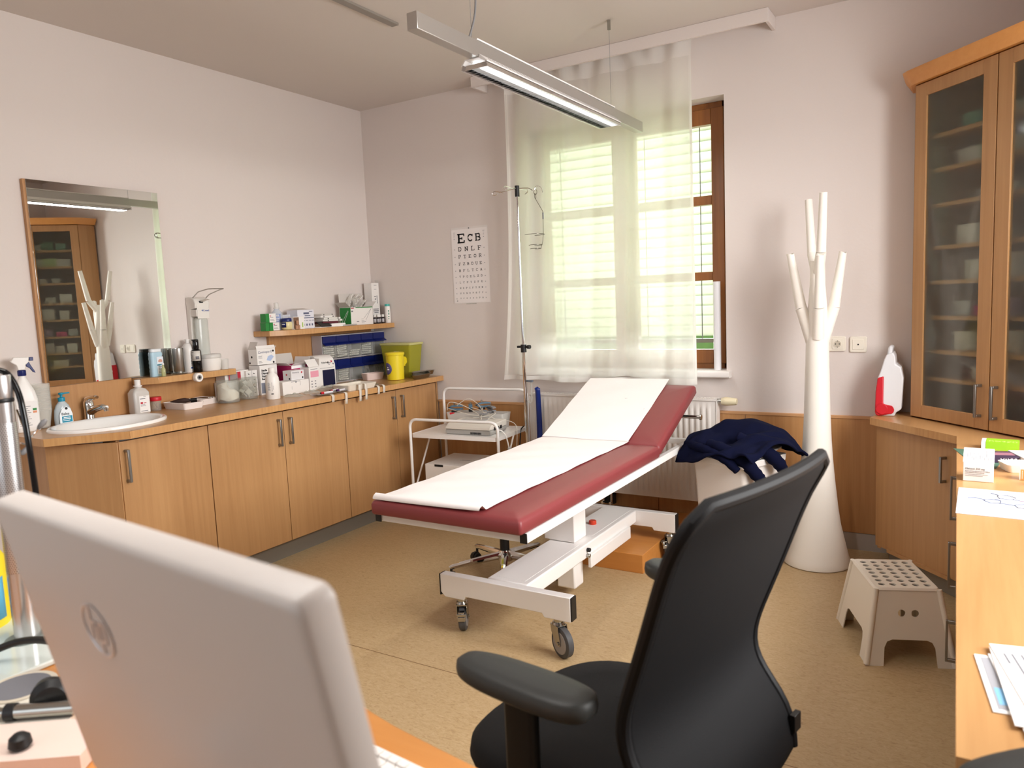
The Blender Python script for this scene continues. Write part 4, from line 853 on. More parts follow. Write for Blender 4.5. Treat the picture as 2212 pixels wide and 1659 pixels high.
[-92, -233, 628, -90, -218, 631, -86, -203, 632, -81, -189, 634, -75, -176, 638, -69, -162, 642, -64, -149, 643, -60, -136, 643, -55, -125, 647, -50, -113, 652, -43, -100, 656, -35, -87, 656, -27, -74, 654, -19, -61, 653, -12, -49, 659, -5, -36, 677, 1, -20, 704, 6, -1, 726, 9, 19, 740, 11, 36, 751, 14, 52, 758, 18, 68, 763, 23, 86, 764, 28, 103, 765, 33, 119, 765, 39, 135, 762, 45, 149, 754, 50, 163, 744, 55, 179, 730, 58, 198, 708, 60, 216, 681, 63, 229, 658, 68, 239, 644, 75, 250, 636, 82, 262, 631, 89, 274, 625, 95, 286, 618],
[-82, -234, 632, -79, -219, 634, -75, -205, 636, -69, -191, 637, -63, -179, 639, -57, -166, 642, -52, -154, 644, -47, -141, 646, -43, -130, 650, -38, -117, 655, -31, -105, 658, -24, -92, 659, -16, -79, 657, -8, -67, 654, -1, -54, 657, 7, -40, 675, 14, -24, 703, 19, -4, 726, 23, 16, 740, 26, 33, 751, 29, 49, 759, 34, 65, 764, 38, 82, 765, 43, 99, 765, 48, 116, 765, 53, 132, 763, 58, 146, 757, 64, 161, 747, 69, 177, 733, 73, 196, 711, 76, 215, 682, 78, 227, 658, 81, 235, 643, 87, 245, 634, 94, 257, 629, 101, 269, 623, 107, 282, 617],
[-71, -234, 636, -67, -219, 637, -63, -206, 638, -57, -193, 640, -51, -181, 641, -45, -170, 642, -39, -158, 645, -35, -146, 649, -31, -134, 653, -26, -121, 657, -19, -108, 660, -12, -95, 661, -4, -83, 660, 3, -71, 657, 11, -58, 661, 20, -44, 677, 27, -27, 705, 33, -7, 727, 37, 13, 742, 41, 31, 752, 44, 47, 759, 49, 63, 764, 53, 80, 765, 57, 96, 764, 62, 113, 763, 67, 128, 761, 71, 143, 755, 77, 158, 746, 82, 176, 733, 87, 196, 711, 91, 215, 681, 94, 226, 656, 96, 233, 640, 100, 241, 630, 107, 253, 625, 114, 265, 620, 120, 277, 615],
[-60, -234, 639, -55, -220, 639, -50, -207, 640, -45, -195, 642, -39, -184, 643, -33, -173, 645, -27, -161, 647, -23, -149, 652, -19, -137, 656, -14, -124, 659, -7, -111, 660, 1, -99, 662, 8, -86, 662, 16, -73, 662, 24, -60, 667, 33, -45, 682, 41, -28, 706, 47, -8, 728, 50, 11, 744, 54, 29, 754, 58, 45, 760, 63, 61, 763, 67, 77, 763, 72, 93, 763, 76, 109, 761, 81, 125, 757, 85, 141, 751, 91, 157, 742, 96, 175, 729, 102, 195, 708, 107, 214, 679, 110, 225, 655, 112, 231, 638, 115, 238, 627, 120, 249, 621, 127, 260, 617, 132, 273, 613],
[-48, -235, 642, -44, -221, 643, -38, -209, 643, -32, -197, 644, -26, -186, 647, -20, -175, 648, -16, -163, 650, -11, -152, 655, -7, -140, 660, -2, -128, 663, 5, -115, 663, 14, -102, 663, 22, -89, 664, 31, -74, 667, 39, -60, 675, 48, -45, 688, 55, -28, 708, 60, -9, 728, 63, 9, 744, 67, 26, 755, 72, 43, 760, 77, 59, 761, 81, 74, 761, 86, 90, 759, 91, 106, 757, 96, 123, 753, 101, 140, 747, 107, 157, 737, 112, 175, 724, 118, 194, 702, 123, 211, 674, 127, 223, 652, 129, 230, 638, 130, 237, 627, 134, 246, 618, 139, 257, 613, 144, 269, 609],
[-37, -237, 644, -32, -224, 647, -26, -211, 647, -19, -199, 648, -13, -188, 651, -8, -176, 653, -3, -164, 654, 1, -153, 658, 4, -142, 664, 9, -130, 669, 16, -118, 669, 26, -105, 668, 37, -91, 668, 48, -75, 672, 56, -60, 681, 64, -45, 694, 69, -28, 710, 73, -10, 726, 76, 8, 742, 81, 24, 753, 87, 40, 759, 91, 55, 760, 96, 70, 757, 101, 86, 754, 106, 103, 751, 112, 121, 748, 118, 139, 742, 124, 157, 732, 130, 175, 717, 135, 192, 694, 139, 207, 667, 143, 219, 649, 145, 229, 638, 146, 238, 628, 148, 245, 617, 151, 254, 608, 155, 264, 602],
[-27, -241, 644, -22, -227, 651, -15, -215, 654, -8, -202, 654, -2, -190, 657, 3, -177, 659, 8, -165, 661, 13, -153, 662, 16, -142, 669, 20, -131, 676, 26, -119, 678, 36, -106, 677, 50, -90, 676, 62, -74, 678, 71, -59, 686, 78, -44, 696, 83, -28, 709, 86, -11, 723, 90, 6, 737, 96, 21, 749, 102, 36, 756, 107, 51, 757, 111, 66, 753, 116, 82, 748, 122, 100, 745, 129, 119, 742, 135, 138, 736, 142, 156, 726, 147, 174, 711, 151, 189, 686, 154, 202, 659, 157, 215, 644, 160, 228, 637, 161, 239, 629, 162, 246, 617, 164, 252, 604, 166, 259, 594],
[-17, -243, 644, -12, -232, 654, -5, -219, 660, 2, -206, 662, 8, -193, 664, 14, -179, 667, 19, -166, 669, 25, -155, 670, 28, -143, 675, 31, -131, 683, 35, -117, 688, 44, -103, 689, 57, -87, 688, 71, -72, 688, 83, -57, 692, 91, -43, 698, 96, -29, 708, 100, -14, 719, 105, 2, 731, 111, 17, 743, 118, 30, 751, 122, 45, 752, 127, 61, 749, 132, 78, 744, 139, 96, 740, 146, 115, 736, 152, 135, 730, 158, 153, 720, 163, 171, 703, 167, 186, 678, 169, 198, 653, 171, 211, 639, 173, 225, 634, 175, 238, 627, 176, 246, 615, 177, 250, 600, 177, 255, 587],
[-6, -245, 641, -1, -235, 654, 5, -224, 662, 11, -211, 667, 18, -197, 670, 24, -183, 674, 30, -169, 677, 36, -157, 677, 40, -144, 680, 42, -130, 687, 45, -115, 695, 52, -99, 699, 63, -83, 700, 77, -69, 700, 90, -57, 701, 100, -45, 704, 108, -32, 709, 114, -19, 717, 120, -4, 727, 126, 10, 738, 133, 24, 745, 137, 39, 747, 142, 56, 745, 148, 74, 741, 155, 93, 737, 162, 112, 731, 168, 131, 725, 174, 150, 714, 178, 167, 696, 182, 182, 671, 183, 195, 648, 184, 209, 638, 185, 222, 633, 187, 235, 626, 189, 243, 613, 190, 247, 598, 190, 251, 583],
[5, -245, 637, 9, -236, 650, 15, -226, 660, 22, -215, 668, 28, -202, 672, 34, -188, 676, 40, -174, 680, 46, -160, 681, 51, -145, 683, 54, -130, 689, 57, -114, 698, 63, -98, 706, 71, -83, 710, 83, -70, 711, 96, -59, 711, 108, -48, 712, 119, -38, 714, 126, -26, 719, 133, -12, 726, 140, 3, 733, 146, 18, 739, 150, 35, 741, 155, 53, 741, 162, 71, 738, 169, 89, 734, 176, 108, 728, 182, 127, 720, 187, 145, 708, 192, 163, 689, 195, 179, 665, 196, 193, 646, 197, 206, 639, 198, 220, 635, 199, 231, 626, 201, 239, 612, 202, 243, 597, 203, 248, 581],
[16, -246, 632, 20, -236, 644, 26, -226, 655, 33, -216, 664, 40, -205, 671, 46, -192, 675, 52, -178, 679, 57, -162, 681, 62, -146, 684, 66, -131, 690, 70, -116, 700, 75, -101, 710, 82, -87, 716, 92, -74, 718, 104, -64, 718, 116, -54, 719, 128, -44, 719, 138, -32, 721, 146, -18, 725, 152, -3, 729, 157, 14, 733, 161, 32, 734, 166, 50, 735, 173, 68, 734, 181, 85, 731, 188, 103, 725, 194, 122, 716, 199, 140, 703, 204, 157, 682, 206, 173, 660, 208, 188, 646, 209, 203, 641, 210, 216, 636, 211, 227, 626, 213, 235, 612, 215, 240, 597, 216, 245, 581],
[27, -246, 629, 31, -236, 640, 37, -225, 651, 44, -216, 660, 52, -206, 668, 58, -195, 674, 63, -181, 678, 67, -165, 681, 72, -148, 684, 77, -133, 690, 82, -119, 700, 87, -106, 712, 94, -93, 719, 103, -82, 721, 114, -71, 721, 126, -60, 722, 138, -49, 723, 149, -37, 724, 158, -22, 725, 164, -6, 726, 169, 11, 728, 173, 29, 729, 178, 47, 729, 184, 65, 729, 192, 82, 728, 199, 100, 724, 206, 118, 714, 211, 135, 698, 215, 152, 678, 217, 167, 659, 218, 182, 649, 219, 196, 643, 220, 209, 636, 221, 220, 625, 223, 229, 612, 226, 236, 597, 228, 242, 581],
[38, -247, 629, 42, -237, 640, 47, -227, 650, 55, -216, 658, 63, -207, 665, 69, -196, 672, 73, -182, 677, 78, -166, 680, 82, -150, 683, 87, -135, 689, 92, -122, 699, 98, -111, 711, 106, -100, 720, 115, -89, 722, 125, -77, 721, 136, -66, 720, 148, -54, 722, 159, -40, 724, 169, -25, 725, 176, -8, 725, 181, 9, 726, 185, 27, 726, 190, 44, 726, 196, 61, 725, 204, 78, 725, 212, 96, 720, 218, 114, 710, 224, 131, 692, 227, 147, 673, 229, 162, 659, 229, 176, 651, 229, 189, 644, 229, 201, 634, 229, 212, 622, 231, 221, 609, 235, 230, 595, 238, 237, 581],
[49, -248, 632, 53, -238, 642, 59, -229, 651, 66, -218, 658, 74, -208, 663, 79, -196, 669, 84, -183, 674, 88, -167, 677, 92, -150, 679, 98, -135, 685, 103, -123, 694, 109, -114, 707, 118, -105, 717, 128, -95, 721, 138, -83, 720, 147, -70, 717, 157, -56, 716, 168, -42, 719, 178, -26, 722, 186, -10, 724, 193, 7, 724, 198, 24, 724, 203, 41, 721, 209, 57, 719, 216, 74, 716, 224, 91, 711, 231, 109, 701, 236, 126, 685, 240, 143, 670, 241, 158, 659, 240, 171, 651, 239, 183, 641, 238, 193, 630, 238, 204, 618, 240, 214, 605, 242, 222, 592, 246, 230, 579],
[59, -249, 638, 65, -240, 643, 71, -231, 651, 79, -222, 658, 85, -211, 663, 90, -198, 667, 94, -184, 671, 98, -168, 673, 103, -151, 675, 108, -135, 680, 113, -122, 688, 120, -112, 699, 130, -105, 710, 141, -97, 717, 151, -86, 718, 158, -72, 713, 166, -57, 709, 175, -41, 710, 185, -25, 714, 195, -9, 719, 203, 7, 721, 210, 22, 720, 215, 38, 716, 221, 54, 710, 227, 70, 704, 234, 87, 698, 241, 105, 689, 247, 122, 678, 251, 139, 667, 253, 154, 657, 252, 166, 647, 249, 177, 636, 246, 187, 624, 246, 197, 613, 248, 207, 601, 250, 215, 589, 253, 222, 576],
[70, -253, 646, 77, -243, 646, 84, -235, 649, 91, -225, 656, 97, -214, 661, 101, -200, 665, 105, -185, 668, 109, -169, 671, 114, -153, 674, 119, -137, 677, 124, -122, 684, 131, -111, 692, 141, -103, 702, 153, -97, 711, 163, -87, 714, 171, -74, 711, 177, -58, 705, 183, -40, 703, 192, -23, 705, 201, -7, 710, 211, 7, 714, 220, 21, 714, 226, 35, 708, 232, 51, 700, 237, 66, 692, 243, 83, 685, 249, 100, 679, 254, 117, 671, 259, 133, 662, 262, 147, 652, 261, 160, 641, 257, 170, 628, 254, 179, 616, 254, 190, 606, 257, 200, 597, 260, 208, 586, 262, 215, 573],
[81, -258, 652, 88, -248, 648, 95, -239, 647, 102, -228, 651, 108, -216, 657, 112, -202, 662, 115, -186, 665, 119, -171, 669, 125, -156, 673, 130, -141, 677, 135, -125, 683, 141, -112, 689, 151, -102, 696, 163, -95, 703, 175, -87, 708, 183, -74, 708, 189, -58, 703, 194, -41, 699, 201, -23, 698, 209, -8, 701, 219, 5, 703, 227, 19, 703, 235, 33, 699, 241, 48, 691, 245, 63, 683, 249, 79, 676, 254, 96, 669, 259, 112, 662, 264, 127, 654, 267, 140, 645, 268, 151, 633, 265, 162, 620, 262, 171, 609, 263, 182, 600, 267, 192, 593, 270, 201, 584, 273, 209, 572],
[93, -264, 655, 100, -253, 651, 106, -242, 647, 112, -230, 647, 117, -217, 651, 121, -202, 655, 125, -187, 660, 129, -173, 665, 135, -159, 671, 140, -145, 678, 146, -131, 685, 152, -116, 689, 161, -104, 692, 173, -95, 696, 185, -85, 701, 195, -73, 704, 202, -58, 702, 207, -41, 698, 212, -25, 694, 218, -10, 693, 226, 3, 694, 235, 17, 693, 243, 30, 690, 250, 45, 685, 254, 60, 678, 257, 76, 670, 261, 92, 663, 265, 107, 656, 271, 121, 648, 275, 133, 638, 275, 144, 626, 274, 154, 614, 272, 163, 602, 273, 174, 594, 277, 185, 589, 282, 195, 582, 285, 205, 572],
[105, -270, 655, 112, -257, 653, 117, -244, 649, 123, -231, 646, 127, -217, 647, 131, -202, 650, 134, -188, 655, 139, -174, 661, 145, -161, 668, 151, -149, 676, 156, -136, 685, 163, -122, 689, 172, -109, 690, 183, -97, 691, 195, -85, 694, 205, -72, 698, 213, -57, 699, 219, -41, 697, 224, -26, 692, 229, -12, 689, 236, 1, 687, 244, 14, 686, 253, 28, 683, 259, 42, 679, 264, 57, 673, 266, 73, 665, 269, 88, 657, 272, 102, 649, 278, 116, 641, 282, 128, 632, 284, 139, 621, 284, 148, 609, 282, 157, 596, 283, 167, 587, 287, 179, 583, 293, 191, 578, 297, 202, 571],
[115, -274, 651, 123, -261, 652, 128, -246, 651, 133, -232, 649, 138, -218, 648, 142, -204, 650, 145, -190, 655, 149, -177, 661, 155, -164, 667, 162, -153, 675, 167, -141, 684, 173, -128, 689, 182, -114, 691, 194, -100, 691, 205, -87, 691, 215, -72, 693, 223, -57, 695, 229, -42, 694, 235, -27, 690, 240, -14, 685, 246, -1, 682, 253, 12, 679, 261, 25, 676, 267, 39, 672, 272, 54, 666, 275, 68, 659, 276, 83, 651, 278, 97, 642, 282, 111, 633, 287, 123, 624, 292, 135, 615, 294, 144, 604, 293, 153, 592, 293, 162, 582, 296, 174, 575, 302, 186, 571, 307, 199, 566],
[123, -276, 644, 132, -263, 648, 139, -248, 650, 144, -234, 650, 149, -220, 651, 152, -206, 654, 155, -194, 660, 158, -181, 666, 165, -169, 672, 172, -157, 677, 178, -146, 685, 183, -133, 692, 192, -119, 695, 203, -104, 696, 214, -89, 695, 224, -74, 693, 232, -58, 692, 239, -43, 689, 245, -29, 686, 250, -16, 681, 256, -3, 676, 261, 9, 671, 267, 22, 666, 273, 35, 661, 278, 50, 657, 283, 64, 652, 285, 79, 644, 284, 92, 634, 286, 106, 624, 291, 118, 615, 297, 131, 606, 302, 142, 598, 304, 152, 588, 304, 161, 577, 305, 171, 568, 309, 183, 562, 314, 196, 558],
[130, -275, 634, 139, -262, 639, 147, -249, 643, 154, -235, 647, 159, -222, 651, 163, -210, 657, 165, -198, 664, 168, -186, 671, 174, -174, 677, 181, -163, 681, 187, -150, 688, 193, -137, 694, 201, -123, 699, 211, -108, 700, 223, -93, 699, 233, -77, 695, 241, -61, 690, 247, -46, 685, 254, -33, 680, 260, -19, 675, 265, -7, 669, 269, 5, 662, 273, 18, 656, 277, 32, 650, 283, 47, 645, 288, 62, 641, 292, 76, 635, 293, 90, 628, 294, 103, 618, 298, 115, 608, 304, 127, 599, 311, 139, 592, 315, 150, 584, 316, 160, 574, 316, 170, 564, 317, 180, 555, 321, 192, 549],
[137, -271, 623, 144, -258, 628, 152, -246, 633, 161, -235, 639, 168, -224, 645, 174, -213, 654, 177, -202, 663, 180, -191, 670, 185, -179, 676, 192, -167, 681, 198, -154, 686, 204, -141, 691, 211, -127, 695, 220, -113, 697, 231, -98, 696, 240, -82, 692, 249, -66, 687, 256, -51, 681, 262, -37, 675, 268, -24, 668, 273, -11, 662, 277, 2, 654, 280, 15, 647, 283, 29, 639, 286, 44, 633, 290, 60, 629, 296, 75, 625, 300, 90, 621, 303, 103, 615, 308, 114, 606, 314, 125, 596, 320, 136, 587, 326, 147, 580, 328, 159, 571, 328, 169, 561, 328, 179, 550, 329, 189, 540],
[146, -267, 612, 150, -253, 617, 157, -241, 622, 166, -232, 629, 176, -223, 637, 183, -214, 646, 188, -204, 656, 192, -194, 664, 197, -183, 670, 202, -171, 675, 208, -158, 680, 214, -144, 683, 221, -131, 685, 229, -117, 686, 237, -103, 685, 246, -88, 683, 255, -73, 680, 263, -57, 675, 270, -43, 669, 276, -29, 662, 281, -16, 654, 285, -2, 646, 288, 12, 638, 289, 26, 630, 289, 41, 622, 291, 58, 617, 296, 74, 614, 304, 89, 613, 311, 103, 611, 318, 115, 606, 325, 125, 597, 331, 134, 587, 336, 145, 577, 340, 157, 568, 341, 168, 558, 341, 178, 546, 339, 185, 532]]
g = G(); JV = [[(r[k]/1000, r[k+1]/1000, r[k+2]/1000) for k in range(0, len(r), 3)] for r in JROWS]; vv = [[g.v(p) for p in r] for r in JV]
for i in range(len(vv)-1):
    for j in range(len(vv[0])-1): g.face([vv[i][j], vv[i+1][j], vv[i+1][j+1], vv[i][j+1]])
o = obj('jacket_cloth', g, NAVY, jk, smooth=180, solid=0.012, sub=2)
g = G(); g.tube([r[0] for r in JV], 0.0075, 8); obj('elastic_hem', g, NAVY, jk, smooth=180, sub=1)
def sleeve(nm, pts, rr):
    g = G(); P_ = [Vector(p)-Vector((2.91, -0.50, 0)) for p in pts]; sm = []
    for i in range(len(P_)-1):
        a, b, c, d = P_[max(i-1, 0)], P_[i], P_[i+1], P_[min(i+2, len(P_)-1)]
        for k in range(6):
            t = k/6; sm.append(0.5*((2*b)+(c-a)*t+(2*a-5*b+4*c-d)*t*t+(3*b-a-3*c+d)*t**3))
    sm.append(P_[-1]); n = len(sm)
    g.tube(sm, [rr*(0.75+0.25*math.sin(PI*i/(n-1)))*(1+0.10*math.sin(i*1.9)) for i in range(n)], 16); obj(nm, g, NAVY, jk, smooth=180, sub=1)
sleeve('sleeve', [(2.655, -0.555, 0.648), (2.73, -0.625, 0.650), (2.82, -0.680, 0.640), (2.91, -0.722, 0.612), (2.975, -0.738, 0.560)], 0.026)
sleeve('sleeve', [(2.80, -0.640, 0.672), (2.90, -0.690, 0.655), (3.00, -0.700, 0.600), (3.055, -0.685, 0.535), (3.075, -0.675, 0.510)], 0.034)
sleeve('collar', [(2.93, -0.585, 0.705), (3.04, -0.590, 0.665), (3.12, -0.560, 0.590), (3.145, -0.53, 0.540)], 0.036)
# ================================================================== RIGHT-HAND CORNER CABINETS AND DESK RUN
DT, DB = 0.780, 0.745
dsk = thing('corner_desk_top', 'orange beech desk top running from the corner along the right wall', 'desk top', (0, 0, 0))
g = G(); g.prism([(3.552, -0.022), (3.515, -0.256), (3.897, -0.668), (3.922, -3.22), (4.618, -3.22), (4.618, -0.022)], DB, DT); obj('slab', g, TOPW, dsk)
g = G(); g.prism([(3.515, -0.256), (3.897, -0.668), (3.8955, -0.6695), (3.5135, -0.2575)], DB, DT); g.prism([(3.897, -0.668), (3.922, -3.22), (3.9205, -3.22), (3.8955, -0.6695)], DB, DT); obj('front_edge', g, EDGEW, dsk)
cb = thing('corner_base_cabinet', 'beech corner base cabinet with one angled door under the right desk top', 'cabinet')
dd = Vector((0.682, -0.7316, 0)); nn = Vector((-0.7316, -0.682, 0))
def face_prism(g, p0, u0, u1, d0, d1, z0, z1):
    P_ = Vector(p0)
    g.prism([tuple((P_+dd*u+nn*d)[:2]) for u, d in ((u0, d0), (u1, d0), (u1, d1), (u0, d1))], z0, z1)
B0 = (3.540, -0.222, 0)
g = G(); face_prism(g, B0, 0.002, 0.535, 0, -0.018, 0.109, DB-0.006); d_ = obj('door', g, DOORW, cb, 0.0015)
hp = Vector(B0)+dd*0.462
pull_handle('handle', d_, hp.x, hp.y, 0.545, 0.665, 0.032, (nn.x, nn.y))
g = G(); g.prism([(3.552, -0.235), (3.552, -0.024), (3.57, -0.024), (3.57, -0.25)], 0.10, DB-0.001); g.prism([(3.60, -0.30), (3.88, -0.60), (3.88, -0.024), (3.60, -0.024)], 0.10, 0.118); obj('carcass', g, DOORW, cb)
g = G(); face_prism(g, B0, 0.03, 0.50, -0.06, -0.075, 0, 0.108); obj('plinth', g, GREYPL, cb)
dr = thing('drawer_unit', 'beech drawer unit under the right desk top, its pull handles seen edge-on', 'drawer unit')
g = G(); g.box(3.945, 4.6, -1.60, -0.70, 0.08, DB-0.001); obj('carcass', g, DOORW, dr)
for k, (z0, z1, hy, h0, h1) in enumerate(((0.50, 0.738, -1.06, 0.515, 0.690), (0.285, 0.495, -1.27, 0.312, 0.490), (0.085, 0.280, -1.41, 0.090, 0.245))):
    g = G(); g.box(3.926, 3.944, -1.598, -0.705, z0, z1); d_ = obj('drawer', g, DOORW, dr, 0.0015)
    pull_handle('handle', d_, 3.926, hy, h0, h1, 0.046, (-1, 0))
g = G(); g.box(3.96, 4.6, -1.60, -0.70, 0, 0.079); obj('plinth', g, GREYPL, dr)
g = G(); g.box(3.95, 4.6, -3.21, -3.18, 0, DB-0.001)
o = obj('desk_end_panel', g, DOORW); tag(o, 'beech end panel carrying the near end of the right desk top', 'panel')

# glazed corner cupboard standing on the corner
cu = thing('glazed_corner_cupboard', 'tall beech corner cupboard with two frosted glass doors on the right desk top', 'cupboard')
U0 = (3.690, -0.190, 0); CZ0, CZ1 = 0.7855, 2.385
# body: side, top, bottom, back
R1 = Vector(U0)+dd*0.944
g = G(); g.box(3.690, 3.708, -0.185, -0.022, CZ0, CZ1); obj('left_side', g, DOORW, cu)
g = G(); g.box(R1.x+0.005, 4.616, R1.y, R1.y+0.018, CZ0, CZ1); obj('right_side', g, DOORW, cu)
body = [(3.709, -0.195), (R1.x, R1.y+0.02), (4.614, R1.y+0.02), (4.614, -0.024), (3.709, -0.024)]
inset = [(3.709, -0.20+0.02), tuple((R1-nn*0.022+Vector((0.0, 0.0, 0)))[:2]), (4.60, R1.y+0.02), (4.60, -0.04), (3.709, -0.04)]
g = G(); g.prism(inset, CZ1-0.02, CZ1-0.001); obj('top_panel', g, DOORW, cu)
g = G(); g.prism(inset, CZ0+0.001, CZ0+0.02); obj('bottom_panel', g, DOORW, cu)
BACKW = wood('shade_darkened_beech_back', (150, 104, 62), (170, 122, 76), 'z', 0.6)  # darker beech puts the shade inside the cupboard into the colour
g = G(); g.box(3.709, 4.612, -0.038, -0.026, CZ0+0.021, CZ1-0.021); g.box(4.602, 4.614, R1.y+0.02, -0.04, CZ0+0.021, CZ1-0.021); obj('back_panel', g, BACKW, cu)
SHZ = [0.985, 1.120, 1.285, 1.455, 1.620, 1.820, 1.985, 2.145]
shp = [(3.710, -0.205), tuple((R1-nn*0.075)[:2]), (4.60, R1.y+0.03), (4.60, -0.04), (3.710, -0.04)]
shp[0] = tuple((Vector(U0)-nn*0.06+dd*0.0)[:2]); shp.insert(0, (3.735, -0.045)); shp = shp[:-1]
for z in SHZ:
    g = G(); g.prism(shp, z-0.019, z); obj('shelf', g, SHELFW, cu)
for u0, hu in ((0.0, 0.428), (0.474, 0.474+0.040)):
    g = G(); z0, z1 = CZ0+0.003, CZ1-0.003; w = 0.470; fw = 0.072
    for a, b, c, e_ in ((u0+0.001, u0+fw, z0, z1), (u0+w-fw, u0+w-0.001, z0, z1), (u0+fw, u0+w-fw, z0, z0+fw-0.01), (u0+fw, u0+w-fw, z1-fw+0.012, z1)):
        face_prism(g, U0, a, b, 0.0, -0.020, c, e_)
    d_ = obj('door', g, DOORW, cu, 0.0015)
    g = G(); face_prism(g, U0, u0+fw-0.004, u0+w-fw+0.004, -0.008, -0.012, z0+fw-0.014, z1-fw+0.016); obj('frosted_pane', g, FROST, d_)
    hp = Vector(U0)+dd*hu
    pull_handle('handle', d_, hp.x, hp.y, 0.842, 0.990, 0.034, (nn.x, nn.y))
def offs(o_):
    a = Vector((3.690-o_, -0.022, 0)); b = Vector((3.690-o_, -0.190-o_*0.42, 0)); c = Vector(U0)+nn*o_; 
    t_ = o_*0.42
    return [(3.690-o_, -0.022), (3.690-o_, -0.19-t_*0.2), tuple((Vector(U0)+nn*o_+dd*0.012)[:2]), tuple((R1+nn*o_-dd*0.0)[:2]), (R1.x+0.03, R1.y-o_), (4.617, R1.y-o_), (4.617, -0.022)]
g = G(); lo, mi, hi = offs(0.020), offs(0.052), offs(0.056)
g.loft([[(x, y, 2.388) for x, y in lo], [(x, y, 2.436) for x, y in mi], [(x, y, 2.446) for x, y in hi], [(x, y, 2.449) for x, y in hi]]); obj('cornice', g, CORNICEW, cu)
# cartons dimly seen through the frosted doors
def shelf_carton(u, d, z, w, dep, h, rgb, nm, lab):
    c = Vector(U0)+dd*u-nn*d; o = thing('medicine_carton', lab, 'carton', (c.x, c.y, z+0.0006), math.atan2(dd.y, dd.x), 'cartons behind the frosted glass doors')
    g = G(); g.box(-w/2, w/2, -dep/2, dep/2, 0, h); obj('carton_body', g, pm('carton_%d_%d_%d' % rgb, rgb, 0.6), o, 0.002)
ORD = ['bottom', 'second lowest', 'third lowest', 'fourth lowest', 'fourth highest', 'third highest', 'second highest', 'top']
items = [(7, 0.17, 0.105, 0.10, 0.07, (120, 168, 150), 'left'), (7, 0.30, 0.13, 0.085, 0.09, (84, 140, 104), 'middle'), (7, 0.385, 0.09, 0.08, 0.06, (222, 222, 216), 'right'),
         (6, 0.16, 0.15, 0.09, 0.075, (222, 222, 224), 'left'), (6, 0.29, 0.15, 0.13, 0.085, (176, 204, 140), 'middle'), (6, 0.385, 0.07, 0.06, 0.08, (226, 226, 220), 'right'),
         (5, 0.25, 0.09, 0.10, 0.05, (206, 206, 202), 'left'), (5, 0.37, 0.07, 0.06, 0.05, (214, 214, 210), 'right'),
         (4, 0.17, 0.13, 0.12, 0.09, (238, 238, 238), 'left'), (4, 0.32, 0.10, 0.09, 0.06, (216, 214, 208), 'right'),
         (3, 0.20, 0.10, 0.16, 0.09, (226, 226, 224), 'left'), (3, 0.36, 0.14, 0.10, 0.11, (230, 230, 230), 'right'),
         (2, 0.14, 0.10, 0.08, 0.07, (200, 206, 210), 'left'), (2, 0.25, 0.11, 0.12, 0.045, (220, 60, 130), 'middle'), (2, 0.38, 0.10, 0.09, 0.08, (172, 150, 178), 'right'),
         (1, 0.16, 0.11, 0.12, 0.09, (238, 238, 236), 'left'), (1, 0.28, 0.09, 0.08, 0.07, (234, 234, 232), 'middle'), (1, 0.385, 0.13, 0.09, 0.10, (228, 228, 228), 'right'),
         (0, 0.28, 0.16, 0.15, 0.06, (222, 220, 214), 'middle')]
for lv, u, w, dep, h, rgb, pos in items:
    cn = {(220, 60, 130): 'pink', (176, 204, 140): 'pale green', (84, 140, 104): 'dark green', (120, 168, 150): 'sea-green', (172, 150, 178): 'mauve'}.get(rgb, 'white')
    shelf_carton(u+0.03, 0.16 if u < 0.2 else 0.18, SHZ[lv], w*0.85, dep*0.7, h, rgb, pos, 'blurred %s carton at the %s of the %s shelf behind left frosted door' % (cn, pos, ORD[lv]))
for lv, u, w, h in ((5, 0.62, 0.10, 0.08), (3, 0.66, 0.12, 0.09), (1, 0.64, 0.10, 0.09)):
    shelf_carton(u, 0.18, SHZ[lv], w, 0.08, h, (232, 232, 230), 'right', 'blurred white carton on the %s shelf behind the right frosted door' % ORD[lv])

# defibrillator case
df = thing('defibrillator', 'white and red defibrillator case standing beside the glazed corner cupboard', 'defibrillator', (3.530, -0.19, DT+0.0008))
k_ = 0.000251
def pz(pts): return [((x-285)*k_, (1475-z)*k_) for x, z in pts]
bodyp = pz([(300, 1440), (345, 1475), (640, 1475), (665, 1400), (760, 1330), (790, 700), (745, 480), (650, 420), (640, 260), (600, 180), (480, 230), (440, 330), (380, 560), (330, 690), (300, 1000), (288, 1380)])
g = G(); g.prism(bodyp, 0.0, 0.165, 'y'); obj('case_body', g, pm('cool_white_case', (226, 228, 232), 0.4), df, 0.006, 3)
redp = pz([(282, 1390), (293, 1000), (325, 700), (440, 660), (436, 1230), (600, 1262), (640, 1340), (618, 1412), (430, 1466), (345, 1478), (296, 1450)])
g = G(); g.prism(redp, -0.006, 0.171, 'y'); obj('red_shell', g, RED, df, 0.006, 3, label='red lower shell and foot')
g = G(); g.tube([(0.032, -0.012, 0.036), (0.032, -0.0065, 0.036)], [0.026, 0.030], 20); g.prism(rrect(0.032, 0.085, 0.013, 0.054, 0.012), -0.011, -0.0062, 'y'); obj('hinge_cap', g, RED, df, 0.001)
g = G(); g.prism(pz([(745, 520), (775, 700), (770, 740), (735, 560)]), 0.01, 0.155, 'y'); obj('grip', g, BLACK, df)
g = G(); g.tube(fillet([(0.062, 0.03, 0.315), (0.066, 0.03, 0.345), (0.066, 0.135, 0.345), (0.062, 0.135, 0.315)], 0.02), 0.011, 10); obj('carry_handle', g, pm('cool_white_case', (226, 228, 232), 0.4), df)
g = G()
hx = lambda u, v: (-0.0012-0.0, 0.085+u, 0.12+v)
heart = []
